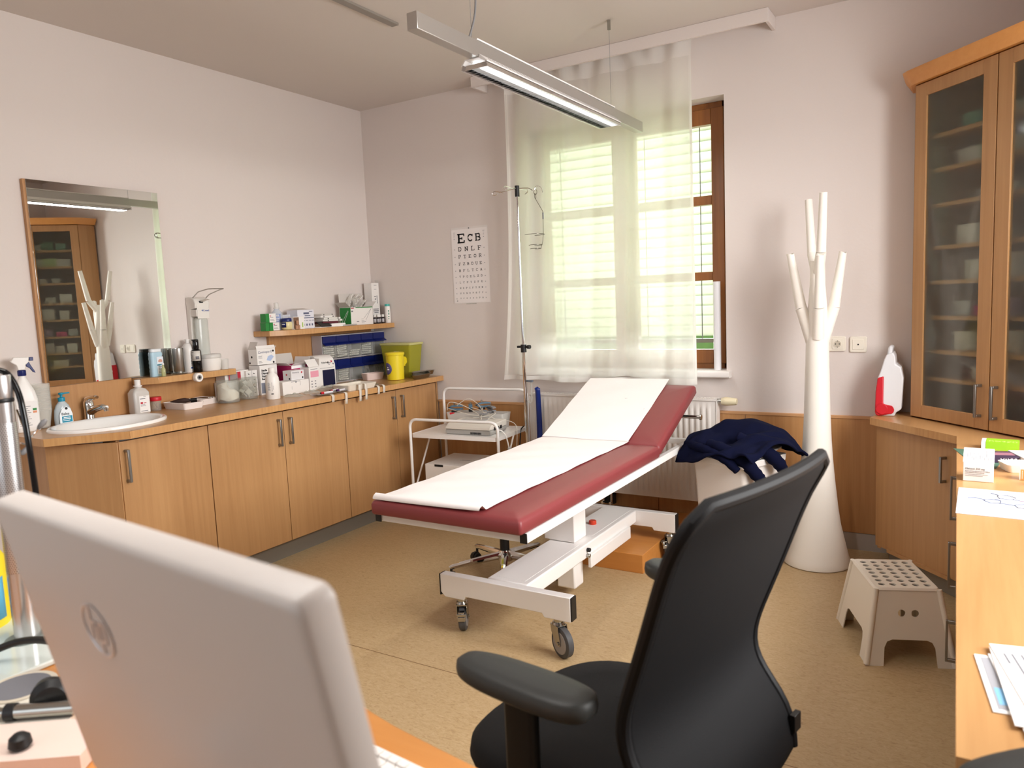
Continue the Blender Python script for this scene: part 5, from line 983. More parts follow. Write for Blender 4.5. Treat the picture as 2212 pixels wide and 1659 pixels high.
for i in range(40):
    t = 2*PI*i/40; heart.append((0.0018*16*math.sin(t)**3, 0.0018*(13*math.cos(t)-5*math.cos(2*t)-2*math.cos(3*t)-math.cos(4*t))))
vs_ = [g.v((0.006-0.0085-(0.0 if v > 0 else 0.002), 0.085+u, 0.125+v)) for u, v in heart]; g.face(vs_); 
obj('heart_emblem', g, INKW, df, smooth=0)

# sockets
def wall_plate(nm, x0, x1, z0, z1, lab, cat, gangs):
    t = thing(nm, lab, cat, ((x0+x1)/2, -0.0005, (z0+z1)/2)); w, h = (x1-x0)/2, (z1-z0)/2
    CRS = pm('cream_switch_plastic', (236, 230, 216), 0.4)
    g = G(); g.prism(rrect(-w, w, -h, h, 0.008), -0.010, 0.0, 'y'); obj('frame_plate', g, CRS, t, 0.003)
    for cx_, kind in gangs:
        g = G(); g.prism(rrect(cx_-0.028, cx_+0.028, -0.028, 0.028, 0.004), -0.0125, -0.0102, 'y'); ins = obj('insert', g, CRS, t, 0.001)
        if kind == 'socket':
            g = G(); g.tube([(cx_, -0.0128, 0), (cx_, -0.0150, 0)], [0.021, 0.021], 28); obj('socket_rim', g, CRS, ins)
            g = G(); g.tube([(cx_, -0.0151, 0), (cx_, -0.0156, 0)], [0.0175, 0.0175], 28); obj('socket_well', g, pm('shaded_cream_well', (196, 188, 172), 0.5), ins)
            for dx, dz, r in ((-0.0095, 0, 0.003), (0.0095, 0, 0.003), (0, 0.0165, 0.0022), (0, -0.0165, 0.0022)):
                g = G(); g.cyl((cx_+dx, -0.0157, dz), (cx_+dx, -0.0163, dz), r, n=10); obj('contact_hole', g, INK, ins)
        elif kind == 'hole':
            g = G(); g.cyl((cx_, -0.0127, 0), (cx_, -0.0135, 0), 0.004, n=12); obj('cable_hole', g, INK, ins)
wall_plate('double_socket', 3.214, 3.367, 1.098, 1.178, 'cream double wall socket partly hidden behind the coat stand', 'socket', ((-0.036, 'switch'), (0.036, 'socket')))
wall_plate('antenna_outlet', 3.387, 3.470, 1.092, 1.176, 'single cream wall plate with one small centre hole', 'wall outlet', ((0.0, 'hole'),))

# ================================================================== EYE CHART
GL = {  # slab-serif optotypes as strokes on a unit square, S = serif bars
 'E': [((.2, 0), (.2, 1)), ((0, .93), (.92, .93)), ((0, .07), (.95, .07)), ((.2, .5), (.6, .5)), ((.9, .72), (.9, .95)), ((.93, .05), (.93, .3)), ((.62, .38), (.62, .62))],
 'F': [((.2, 0), (.2, 1)), ((0, .93), (.92, .93)), ((.2, .5), (.6, .5)), ((.9, .7), (.9, .95)), ((0, .06), (.5, .06)), ((.62, .38), (.62, .62))],
 'L': [((.2, 0), (.2, 1)), ((0, .07), (.95, .07)), ((.92, .05), (.92, .34)), ((0, .94), (.5, .94))],
 'T': [((.5, 0), (.5, 1)), ((.02, .93), (.98, .93)), ((.08, .68), (.08, .95)), ((.92, .68), (.92, .95)), ((.25, .06), (.75, .06))],
 'Z': [((.1, .07), (.9, .93)), ((.05, .93), (.95, .93)), ((.05, .07), (.95, .07)), ((.1, .7), (.1, .95)), ((.9, .05), (.9, .3))],
 'N': [((.18, 0), (.18, 1)), ((.82, 0), (.82, 1)), ((.15, .95), (.85, .05)), ((0, .06), (.38, .06)), ((.62, .94), (1, .94)), ((0, .94), (.25, .94))],
 'H': [((.18, 0), (.18, 1)), ((.82, 0), (.82, 1)), ((.18, .5), (.82, .5)), ((0, .06), (.38, .06)), ((.62, .94), (1, .94)), ((0, .94), (.38, .94)), ((.62, .06), (1, .06))],
 'U': [((.18, .3), (.18, 1)), ((.82, .3), (.82, 1)), ((0, .94), (.38, .94)), ((.62, .94), (1, .94)), ('arc', .5, .36, .32, .29, 180, 360)],
 'A': [((.12, 0), (.5, 1)), ((.88, 0), (.5, 1)), ((.25, .36), (.75, .36)), ((0, .06), (.3, .06)), ((.7, .06), (1, .06))],
 'O': [('arc', .5, .5, .4, .42, 0, 360)],
 'C': [('arc', .52, .5, .4, .42, 40, 320), ((.88, .66), (.88, .97))],
 'D': [((.2, 0), (.2, 1)), ((0, .93), (.5, .93)), ((0, .07), (.5, .07)), ('arc', .45, .5, .45, .43, -90, 90)],
 'B': [((.2, 0), (.2, 1)), ((0, .93), (.55, .93)), ((0, .07), (.55, .07)), ((.2, .51), (.55, .51)), ('arc', .55, .72, .3, .21, -90, 90), ('arc', .55, .29, .34, .22, -90, 90)],
 'P': [((.2, 0), (.2, 1)), ((0, .93), (.55, .93)), ((.2, .45), (.55, .45)), ((0, .06), (.48, .06)), ('arc', .55, .69, .34, .24, -90, 90)],
 'R': [((.2, 0), (.2, 1)), ((0, .93), (.55, .93)), ((.2, .48), (.55, .48)), ((0, .06), (.45, .06)), ('arc', .55, .705, .32, .225, -90, 90), ((.5, .48), (.85, .04)), ((.75, .06), (1, .06))]}
def optotype(g, ch, x, z, h, y, t=0.17):
    w = h*0.95
    for s_ in GL[ch]:
        if s_[0] == 'arc':
            _, cx_, cz_, rx, rz_, a0, a1 = s_; nseg = 20
            pl = [(cx_+rx*math.cos(math.radians(a0+(a1-a0)*i/nseg)), cz_+rz_*math.sin(math.radians(a0+(a1-a0)*i/nseg))) for i in range(nseg+1)]
        else: pl = list(s_)
        for (ax, az), (bx_, bz) in zip(pl[:-1], pl[1:]):
            dx, dz = bx_-ax, bz-az; L = math.hypot(dx, dz) or 1
            th = t*(0.62 if (abs(dz) < 0.02 and s_[0] != 'arc') or (abs(dx) < .02 and L < 0.4) else 1.0)
            ox, oz = -dz/L*th/2, dx/L*th/2
            q = [(ax+ox, az+oz), (ax-ox, az-oz), (bx_-ox, bz-oz), (bx_+ox, bz+oz)]
            g.face([g.v((x+u*w, y, z+v*h)) for u, v in q])
ch = thing('eye_chart', 'white eye test chart of black letters pinned to the back wall', 'eye chart', (0.785, -0.001, 1.447))
CWD, CHT = 0.302, 0.515
g = G(); g.box(0, CWD, -0.0022, 0, 0, CHT); obj('chart_sheet', g, pm('chart_white', (240, 234, 232), 0.6), ch, label='white printed sheet')
g = G(); g.box(-0.006, CWD+0.004, -0.0010, 0, -0.004, CHT+0.014); obj('clear_sleeve', g, pm('sleeve_edge', (226, 220, 216), 0.3), ch)
g = G(); g.cyl((CWD*0.5, -0.006, CHT+0.004), (CWD*0.5, 0, CHT+0.004), 0.003, n=10); obj('pin', g, BLACK, ch)
g = G(); g.box(CWD*0.33, CWD*0.62, -0.002, 0, -0.010, -0.0042); obj('hanger_strip', g, CLEAR, ch)
rows = [('ECB', 0.063, 0.052), ('DNLF', 0.137, 0.031), ('PTEOR', 0.19, 0.024), ('FZBDUE', 0.241, 0.020), ('BFLTCA', 0.287, 0.0175), ('TPOELZD', 0.330, 0.0145), ('LCPTZFE', 0.370, 0.0130), ('HEPCFTHB', 0.410, 0.0118), ('UEBDPHCF', 0.4465, 0.0106), ('TFECZOPB', 0.4826, 0.0095)]
g = G()
for r_, (s_, c_, h) in enumerate(rows):
    n = len(s_); x0, x1 = 0.052, 0.250
    for i, l in enumerate(s_):
        hh = h*1.28 if (r_ == 0 and i == 0) else h
        if r_ == 0: xx = (0.050, 0.135, 0.200)[i]; 
        else: xx = x0+(x1-x0-hh)*i/(n-1)
        optotype(g, l, xx, CHT-c_-hh/2, hh, -0.0026, 0.24 if (r_ == 0 and i == 0) else 0.19)
obj('printed_letters', g, INK, ch, smooth=0)
g = G()
for r_, (s_, c_, h) in enumerate(rows):
    for xx in (0.018, 0.268): bars(g, (xx, -0.0023, CHT-c_-0.004), (1, 0, 0), (0, 0, 1), [(0, 0, 0.008, 0.0014), (0, 0.004, 0.008, 0.0014), (0.001, 0.002, 0.005, 0.0014)])
for xx in (0.014, 0.264): bars(g, (xx, -0.0023, CHT-0.04), (1, 0, 0), (0, 0, 1), [(0, 0.018, 0.018, 0.0014), (0.004, 0.012, 0.010, 0.0014), (0.004, 0.004, 0.010, 0.0014), (0.004, -0.006, 0.008, 0.0014), (0.004, -0.009, 0.008, 0.0014)])
bars(g, (0.02, -0.0023, 0.012), (1, 0, 0), (0, 0, 1), [(0, 0, 0.010, 0.004), (0.004, 0.003, 0.005, 0.004)])
obj('margin_print', g, INKG, ch)

# ================================================================== WALL DISPENSER
wd_ = thing('soap_dispenser', 'white wall-mounted elbow-lever soap dispenser right of the mirror', 'dispenser', (0.0008, -1.565, 1.175))
DISP = pm('dispenser_white', (226, 222, 216), 0.4)
g = G(); g.prism([(0, 0.0), (0.03, 0.0), (0.035, 0.30), (0.085, 0.305), (0.088, 0.335), (0.075, 0.360), (0.045, 0.372), (0, 0.372)], -0.050, 0.048, 'y'); obj('housing', g, DISP, wd_, 0.006, 3)
g = G(); g.box(0.0855, 0.0885, -0.040, 0.040, 0.245, 0.335); g.box(0.036, 0.0855, -0.0455, 0.0435, 0.258, 0.299); obj('front_cover', g, DISP, wd_, 0.003)
def bottle(nm, g, parts): pass
g = G(); g.loft([[(0.060+0.024*c, s_*1.0, z) for c, s_ in [(math.cos(2*PI*i/24), (0.043*r)*math.sin(2*PI*i/24)) for i in range(24)]] for r, z in ((0.75, 0.004), (0.95, 0.012), (1, 0.03), (1, 0.235), (0.8, 0.25), (0.5, 0.256))]); obj('bottle', g, glassy('milky_bottle', (232, 234, 230), 0.5, 0.12), wd_, label='clear refill bottle')
g = G(); g.tube(fillet([(0.055, -0.038, 0.368), (0.115, -0.042, 0.40), (0.20, -0.042, 0.412), (0.245, -0.038, 0.412), (0.245, 0.036, 0.412), (0.20, 0.042, 0.408), (0.10, 0.042, 0.385), (0.07, 0.040, 0.366)], 0.012), 0.0032, 8); obj('elbow_lever', g, DCHROME, wd_)
g = G(); g.prism([(0.05, 0.345), (0.145, 0.362), (0.145, 0.356), (0.05, 0.335)], -0.012, 0.012, 'y'); obj('spout', g, DISP, wd_, 0.002)
g = G(); g.box(0.080, 0.0885, -0.020, 0.004, 0.336, 0.348); obj('spout_slot', g, BLACK, wd_)
text('lettering', [('+', (0.0887, -0.012, 0.285), (0, 1, 0), (0, 0, 1), 0.016), ('C-med', (0.0887, -0.001, 0.287), (0, 1, 0), (0, 0, 1), 0.0105)], INKB, wd_, bold=0.03)

# ================================================================== PLASTIC STEP STOOL
ss = thing('step_stool', 'cream plastic step stool with holed top in front of the corner cabinet', 'step stool', (3.692, -1.130, 0), math.radians(21.5))
g = G()
# top plate with a grid of round holes (local x across the short side, y along the long side)
TZ = 0.292; hx0, hy0 = 0.112, 0.158
nx, ny = 5, 7
def tile(g, x0, x1, y0, y1, z, r):
    cx_, cy_ = (x0+x1)/2, (y0+y1)/2; n = 16
    out = []
    for i in range(n):
        a = 2*PI*i/n+PI/n*0; c, s_ = math.cos(a), math.sin(a); k = min(((x1-x0)/2)/max(abs(c), 1e-6), ((y1-y0)/2)/max(abs(s_), 1e-6)); out.append((cx_+c*k, cy_+s_*k))
    cor = []
    ov = [g.v((x, y, z)) for x, y in out]; iv_ = [g.v((cx_+r*math.cos(2*PI*i/n), cy_+r*math.sin(2*PI*i/n), z)) for i in range(n)]; dv = [g.v((cx_+r*math.cos(2*PI*i/n), cy_+r*math.sin(2*PI*i/n), z-0.006)) for i in range(n)]
    for i in range(n):
        j = (i+1) % n; g.face([ov[i], ov[j], iv_[j], iv_[i]]); g.face([iv_[i], iv_[j], dv[j], dv[i]])
    for q, (xx, yy) in zip((2, 6, 10, 14), ((x1, y1), (x0, y1), (x0, y0), (x1, y0))):
        c = g.v((xx, yy, z)); g.face([ov[q-1], ov[q], c]) if False else None
        if (xx, yy) != (round(out[q][0], 9), round(out[q][1], 9)):
            g.face([ov[q-1], c, ov[q]]); g.face([ov[q], c, ov[(q+1) % 16]])
pw, ph = (2*hx0-0.02)/nx, (2*hy0-0.03)/ny
for i in range(nx):
    for j in range(ny): tile(g, -hx0+0.01+pw*i, -hx0+0.01+pw*(i+1), -hy0+0.015+ph*j, -hy0+0.015+ph*(j+1), TZ, 0.0125)
bmesh.ops.remove_doubles(g.bm, verts=g.bm.verts[:], dist=0.0002)
g.loft([[(x, y, TZ) for x, y in rrect(-hx0+0.01, hx0-0.01, -hy0+0.015, hy0-0.015, 0.0005, 4)], [(x, y, TZ) for x, y in rrect(-hx0, hx0, -hy0, hy0, 0.018, 4)], [(x, y, TZ-0.008) for x, y in rrect(-hx0-0.006, hx0+0.006, -hy0-0.006, hy0+0.006, 0.022, 4)]], False, False)
obj('step_top', g, CREAM, ss, smooth=40)
g = G(); g.prism(rrect(-hx0+0.01, hx0-0.01, -hy0+0.01, hy0-0.01, 0.01), TZ-0.012, TZ-0.0105); obj('dark_underside', g, pm('black_underlay', (26, 26, 26), 0.8), ss, label='dark sheet showing through the holes')  # black sheet just below the top plate, behind the holes
def stool_panel(axis, s, nm, holes):
    """one splayed side: trapezium with an arched cut-out at the floor"""
    g = G()
    top_h, bot_h = (hx0, hx0+0.048) if axis == 'y' else (hy0, hy0+0.050)
    toff, boff = (hy0, hy0+0.050) if axis == 'y' else (hx0, hx0+0.048)
    aw = bot_h*0.60; zt = 0.10
    def P(u, z, o=0):
        k = 1-z/TZ; off = (toff+(boff-toff)*k)*s+o*s
        return (u, off, z) if axis == 'y' else (off, u, z)
    outer = [(-bot_h, 0.0), (-aw, 0.0), (-aw+0.006, zt-0.03), (-aw+0.016, zt-0.008), (-aw+0.035, zt), (aw-0.035, zt), (aw-0.016, zt-0.008), (aw-0.006, zt-0.03), (aw, 0.0), (bot_h, 0.0), (top_h+0.004, TZ-0.012), (top_h-0.012, TZ-0.002), (-top_h+0.012, TZ-0.002), (-top_h-0.004, TZ-0.012)]
    loops = [outer]+[[(cu_+0.0135*math.cos(2*PI*i/20), 0.198+0.0135*math.sin(2*PI*i/20)) for i in range(20)] for cu_ in holes]
    front = []; back = []
    for o_, store in ((0.0, front), (-0.004, back)):
        eds = []
        for L in loops:
            vs_ = [g.v(P(u, z, o_)) for u, z in L]; store.append(vs_)
            eds += [g.bm.edges.new((vs_[i], vs_[(i+1) % len(vs_)])) for i in range(len(vs_))]
        bmesh.ops.triangle_fill(g.bm, edges=eds, use_beauty=True)
    for a, b in zip(front, back):
        for i in range(len(a)): g.face([a[i], a[(i+1) % len(a)], b[(i+1) % len(b)], b[i]])
    obj(nm, g, CREAM, ss, smooth=0)
stool_panel('y', -1, 'front_panel', (-0.024, 0.024)); stool_panel('y', 1, 'back_panel', (-0.024, 0.024)); stool_panel('x', -1, 'left_panel', ()); stool_panel('x', 1, 'right_panel', ())
g = G()
for sx_ in (-1, 1):
    for sy_ in (-1, 1): g.tube([(sx_*(hx0+0.0), sy_*(hy0+0.0), TZ-0.004), (sx_*(hx0+0.044), sy_*(hy0+0.046), 0.004)], [0.010, 0.011], 12)
obj('corner_ribs', g, CREAM, ss)

# ================================================================== OFFICE CHAIR
oc = thing('office_chair', 'black mesh-back office chair with armrests in the foreground at the desk', 'office chair', (3.33, -3.02, 0), math.radians(-12))
prof = [(0.50, 0.262), (0.54, 0.258), (0.575, 0.250), (0.605, 0.233), (0.645, 0.195), (0.686, 0.174), (0.72, 0.172), (0.755, 0.178), (0.81, 0.198), (0.86, 0.217), (0.93, 0.242), (1.01, 0.270), (1.07, 0.296), (1.125, 0.332)]
def bx_at(z):
    for (a, xa), (b, xb) in zip(prof[:-1], prof[1:]):
        if a <= z <= b:
            t = (z-a)/(b-a); return xa+(xb-xa)*t
    return prof[-1][1] if z > prof[-1][0] else prof[0][1]
def smooth_bx(z): return sum(bx_at(z+d) for d in (-0.03, -0.015, 0, 0.015, 0.03))/5
def half_w(z): 
    w = 0.236+0.030*max(0, (z-0.70)/0.42)
    if z > 1.065: w -= 0.05*(1-math.sqrt(max(0, 1-((z-1.065)/0.06)**2)))
    return w
g = G(); NZ = 44
def backpt(u, v):
    z = 0.50+0.625*v; y = (u*2-1)*half_w(z); a = abs(u*2-1)
    return (smooth_bx(z)-0.03*(a**2)*0.6+0.012, y, z)
g.grid(26, NZ, backpt); obj('mesh_backrest', g, MESHF, oc, solid=0.012, smooth=180)
g = G(); rim = [backpt(0, v/30) for v in range(31)]+[backpt(u/14, 1) for u in range(1, 14)]+[backpt(1, 1-v/30) for v in range(31)]
g.tube(rim, 0.0125, 10); obj('back_frame', g, pm('black_frame_plastic', (18, 18, 20), 0.6, spec=0.3), oc)
g = G(); g.box(0.256, 0.268, 0.222, 0.252, 0.535, 0.572); obj('fabric_tag', g, BLACK, oc, 0.001)
g = G(); g.tube([(0.262, 0, 0.52), (0.25, 0, 0.47), (0.16, 0, 0.45), (0.05, 0, 0.45)], [0.022, 0.024, 0.026, 0.03], 12); obj('back_stem', g, BLACK, oc)
g = G()
def sring(k, z):
    out = []
    for i in range(48):
        a = 2*PI*i/48; c, s_ = math.cos(a), math.sin(a); e = 2/3.2
        out.append(((-0.045)+(0.255*k)*math.copysign(abs(c)**e, c), (0.258*k)*math.copysign(abs(s_)**e, s_), z-0.018*max(0, -c)*1.0))
    return out
g.loft([sring(0.86, 0.475), sring(0.97, 0.490), sring(1.0, 0.515), sring(0.985, 0.540), sring(0.93, 0.556), sring(0.7, 0.560), sring(0.35, 0.556)]); obj('seat', g, SEATF, oc, smooth=180)
for s in (-1, 1):
    g = G(); g.at((0.0, s*0.305, 0), rz=math.radians(-4*s))
    pad = []
    for k, z in ((0.86, 0.758), (0.97, 0.764), (1.0, 0.774), (0.96, 0.788), (0.80, 0.794), (0.4, 0.796)):
        r_ = []
        for i in range(40):
            a = 2*PI*i/40; c, s2 = math.cos(a), math.sin(a); e = 2/2.9
            r_.append((0.005+0.147*(1-(1-k)*0.35)*math.copysign(abs(c)**e, c), 0.048*k*math.copysign(abs(s2)**e, s2)*(1.0+0.12*c), z))
        pad.append(r_)
    g.loft(pad); ar = obj('armrest_pad', g, ARMP, oc, smooth=180)
    g = G(); g.prism(rrect(-0.035, 0.035, s*0.305-0.013, s*0.305+0.013, 0.010), 0.50, 0.757); g.tube([(0, s*0.305, 0.52), (0, s*0.285, 0.462), (0, s*0.10, 0.455)], [0.022, 0.022, 0.018], 10); obj('arm_post', g, BLACK, oc)
g = G(); g.box(-0.16, 0.12, -0.10, 0.10, 0.43, 0.474); obj('tilt_mechanism', g, BLACK, oc, 0.01)
g = G(); g.cyl((-0.03, 0, 0.11), (-0.03, 0, 0.43), 0.025); obj('gas_column', g, BLACK, oc)
g = G(); g.lathe([(0.04, 0.07), (0.045, 0.11), (0.03, 0.125)], (-0.03, 0, 0))
for k in range(5):
    a = math.radians(36+72*k); g.tube([(-0.03+0.03*math.cos(a), 0.03*math.sin(a), 0.095), (-0.03+0.30*math.cos(a), 0.30*math.sin(a), 0.068)], [0.024, 0.015], 10)
obj('star_base', g, BLACK, oc)
for k in range(5):
    a = math.radians(36+72*k); g = G(); g.at((-0.03+0.30*math.cos(a), 0.30*math.sin(a), 0), rz=a+k)
    for s in (-1, 1): g.tube([(0, s*0.006, 0.027), (0, s*0.026, 0.027)], [0.027, 0.025], 16)
    obj('caster', g, BLACK, oc)
# the end of another armrest at the lower right edge
ac = thing('visitor_chair', 'black chair at the lower right corner, only its armrest showing', 'chair', (4.037, -3.296, 0), math.radians(42))
g = G(); pad = []
for k, z in ((0.86, 0.818), (0.97, 0.825), (1.0, 0.836), (0.96, 0.847), (0.80, 0.852), (0.4, 0.854)):
    r_ = []
    for i in range(40):
        a = 2*PI*i/40; c, s2 = math.cos(a), math.sin(a); e = 2/2.9
        r_.append((0.145*(1-(1-k)*0.35)*math.copysign(abs(c)**e, c), 0.045*k*math.copysign(abs(s2)**e, s2), z))
    pad.append(r_)
g.loft(pad); obj('armrest_pad', g, ARMP, ac, smooth=180)
g = G(); g.tube(fillet([(0.0, 0, 0.82), (0.0, -0.01, 0.50), (0.0, -0.20, 0.455)], 0.06), 0.018, 12); obj('arm_post', g, BLACK, ac)
g = G(); g.lathe([(0.16, 0.46), (0.20, 0.475), (0.205, 0.50), (0.19, 0.525), (0.12, 0.535)], (0, -0.285, 0), 32); obj('seat', g, SEATF, ac, smooth=60)
g = G(); g.cyl((0, -0.285, 0.05), (0, -0.285, 0.46), 0.025); g.lathe([(0.19, 0.0), (0.19, 0.02), (0.05, 0.05)], (0, -0.285, 0), 32); obj('pedestal', g, BLACK, ac)
# ================================================================== THINGS ON THE WORKTOP AND WALL SHELVES
Q = PI/2
EPS = 0.0006
def carton(name, lab, cat, xf, y0, y1, z0, d, h, mat=None, group=None, rz=0.0, lid=True, t=0.0015):
    """carton whose front faces the room (+x): local x runs along the wall, local -y is the front"""
    w = y1-y0
    o = thing(name, lab, cat, (xf-d/2, (y0+y1)/2, z0+EPS), Q+rz, group)
    g = G()
    if lid: g.box(-w/2, w/2, -d/2, d/2, 0, h)
    else:
        a = [(-w/2, -d/2), (w/2, -d/2), (w/2, d/2), (-w/2, d/2)]; b = [(-w/2+t, -d/2+t), (w/2-t, -d/2+t), (w/2-t, d/2-t), (-w/2+t, d/2-t)]
        g.loft([[(x, y, 0) for x, y in a], [(x, y, h) for x, y in a], [(x, y, h) for x, y in b], [(x, y, t) for x, y in b]])
    obj('carton_body', g, mat or CARD, o, 0.0008)
    o['w'] = w
    del o['w']
    return o, w, d, h
def flap(parent, p, along, out, L, Wd, mat, nm='flap', t=0.0012):
    """flap hinged on the line p + along*L, reaching Wd in direction out"""
    p, a, u = Vector(p), Vector(along).normalized(), Vector(out).normalized(); n = a.cross(u)*t
    g = G(); vs_ = [g.v(q) for q in (p, p+a*L, p+a*L+u*Wd, p+u*Wd)]; ws = [g.v(q) for q in (p+n, p+a*L+n, p+a*L+u*Wd+n, p+u*Wd+n)]
    g.face(vs_[::-1]); g.face(ws)
    for i in range(4): g.face([vs_[i], vs_[(i+1) % 4], ws[(i+1) % 4], ws[i]])
    return obj(nm, g, mat, parent, smooth=0)
F_, U_ = (1, 0, 0), (0, 0, 1)
def panel(g, x0, x1, z0, z1, y, t=0.0003): g.box(x0, x1, y-t, y, z0, z1)
def lath(name, lab, cat, loc, parts, group=None, rz=Q, n=28):
    o = thing(name, lab, cat, loc, rz, group)
    for nm, prof, mat in parts:
        g = G(); g.lathe(prof, (0, 0, 0), n); obj(nm, g, mat, o, smooth=45)
    return o
def wrap_label(name, parent, r, z0, z1, a0, a1, mat, off=0.0004):
    """label wrapped round a cylinder between two angles (degrees, 270 = front)"""
    g = G(); N_ = 14
    if abs(parent.rotation_euler.z-Q) < 0.4: a0 -= 47; a1 -= 47
    for rr in (r+off,):
        pts = [[(rr*math.cos(math.radians(a0+(a1-a0)*i/N_)), rr*math.sin(math.radians(a0+(a1-a0)*i/N_)), z) for i in range(N_+1)] for z in (z0, z1)]
        g.loft(pts, closed=False)
    return obj(name, g, mat, parent, solid=0.0003)
def wrap_bars(name, parent, r, rows, mat):
    """fine print on a round label: rows = (a0, a1, z, h)"""
    g = G(); sh_a = 47 if abs(parent.rotation_euler.z-Q) < 0.4 else 0
    for a0, a1, z, h in rows:
        a0 -= sh_a; a1 -= sh_a
        g.loft([[(r*math.cos(math.radians(a0+(a1-a0)*i/5)), r*math.sin(math.radians(a0+(a1-a0)*i/5)), q) for i in range(6)] for q in (z, z+h)], closed=False)
    return obj(name, g, mat, parent, solid=0.0003)

# ---- left end, beside the basin
sb = thing('spray_bottle', 'white spray bottle with dark blue trigger at the left end of the worktop', 'spray bottle', (0.095, -2.585, CT+EPS), Q-0.25)
g = G()
def rr_ring(w, d, z, r=0.02): return [(x, y, z) for x, y in rrect(-w, w, -d, d, min(r, w*0.9, d*0.9), 4)]
g.loft([rr_ring(0.050, 0.030, 0), rr_ring(0.052, 0.032, 0.01), rr_ring(0.052, 0.032, 0.15), rr_ring(0.044, 0.028, 0.19), rr_ring(0.026, 0.020, 0.235), rr_ring(0.0135, 0.0135, 0.262, 0.013), rr_ring(0.0135, 0.0135, 0.275, 0.013)]); obj('bottle_body', g, WPL, sb, smooth=50)
g = G(); g.lathe([(0.017, 0.266), (0.018, 0.27), (0.018, 0.29), (0.015, 0.293)]); obj('collar', g, BLUEFL, sb)
g = G(); g.prism([(-0.042, 0.335), (-0.02, 0.318), (-0.014, 0.294), (0.014, 0.294), (0.018, 0.318), (0.030, 0.328), (0.034, 0.352), (-0.028, 0.356)], -0.012, 0.012, 'y'); obj('spray_head', g, WPL, sb, 0.003)
g = G(); g.box(0.0345, 0.052, -0.009, 0.009, 0.335, 0.352); obj('nozzle', g, BLUEFL, sb, 0.002)
g = G(); g.prism([(0.019, 0.326), (0.033, 0.330), (0.040, 0.312), (0.052, 0.288), (0.056, 0.276), (0.046, 0.280), (0.034, 0.300), (0.021, 0.308)], -0.007, 0.007, 'y'); obj('trigger', g, BLUEFL, sb, 0.002)
g = G(); panel(g, -0.042, 0.044, 0.020, 0.145, -0.0322); obj('label_sheet', g, PAPER, sb)
g = G(); panel(g, 0.022, 0.038, 0.100, 0.110, -0.0326); obj('green_mark', g, GREENC, sb)
g = G(); panel(g, 0.022, 0.038, 0.088, 0.098, -0.0326); obj('orange_mark', g, pm('orange_print', (226, 150, 110), 0.6), sb)
g = G(); bars(g, (-0.036, -0.0326, 0.03), F_, U_, [(0, 0.01*k, 0.05-0.006*(k % 3), 0.0022) for k in range(10)]); obj('fine_print', g, INKG, sb)

# nested stack of translucent cups
CUPM = glassy('translucent_cup', (250, 249, 246), 0.70, 0.15)
cp = thing('plastic_cup', 'translucent plastic cup in the tall nested stack behind the soap pump', 'cup', (0.060, -2.500, CT+EPS), 0, 'nested plastic cups')
g = G(); g.lathe([(0.030, 0.0), (0.0315, 0.003), (0.046, 0.088), (0.0475, 0.090), (0.0465, 0.0915), (0.0448, 0.088), (0.0302, 0.0035), (0.0, 0.003)], n=28, cap0=True); obj('cup_wall', g, CUPM, cp, smooth=50)
for k in range(1, 20): copy_thing(cp, (0.060, -2.500, CT+EPS+0.0066*k))

so = thing('soap_pump', 'clear hand soap pump bottle with teal pump left of the basin', 'soap dispenser', (0.075, -2.408, CT+EPS), Q)
g = G(); g.loft([[(0.043*k*math.cos(2*PI*i/28), 0.024*k2*math.sin(2*PI*i/28), z) for i in range(28)] for k, k2, z in ((0.93, 0.9, 0), (1, 1, 0.006), (1.0, 1.0, 0.04), (0.93, 0.95, 0.075), (0.70, 0.8, 0.10), (0.40, 0.62, 0.115), (0.34, 0.60, 0.12))]); obj('bottle_body', g, glassy('soap_clear', (228, 240, 246), 0.45, 0.06), so, smooth=60)
g = G(); g.lathe([(0.016, 0.119), (0.0165, 0.135), (0.0155, 0.139), (0.006, 0.140), (0.006, 0.152), (0.012, 0.153), (0.012, 0.161), (0.008, 0.163)]); g.box(0.0, 0.040, -0.005, 0.005, 0.1545, 0.1615); obj('pump', g, TEAL, so, 0.001)
g = G(); g.prism([(-0.031, 0.012), (0.033, 0.012), (0.033, 0.055), (0.024, 0.082), (0.006, 0.094), (-0.016, 0.084), (-0.030, 0.055)], -0.0262, -0.0255, 'y'); obj('label_sheet', g, pm('pale_label', (238, 244, 248), 0.5), so)
g = G(); panel(g, -0.020, 0.030, 0.015, 0.046, -0.0264); obj('teal_panel', g, TEAL, so)
text('lettering', [('Balea', (-0.021, -0.0266, 0.052), F_, U_, 0.013)], INK, so, bold=0.02)
g = G(); bars(g, (-0.016, -0.0268, 0.022), F_, U_, [(0, 0, 0.034, 0.003), (0.0, 0.008, 0.038, 0.004), (0.004, 0.015, 0.032, 0.004)]); obj('white_print', g, INKW, so)
g = G(); g.tube([(0.005, -0.0262, 0.084), (0.005, -0.0268, 0.084)], [0.0065, 0.0065], 18); obj('round_mark', g, INK, so)

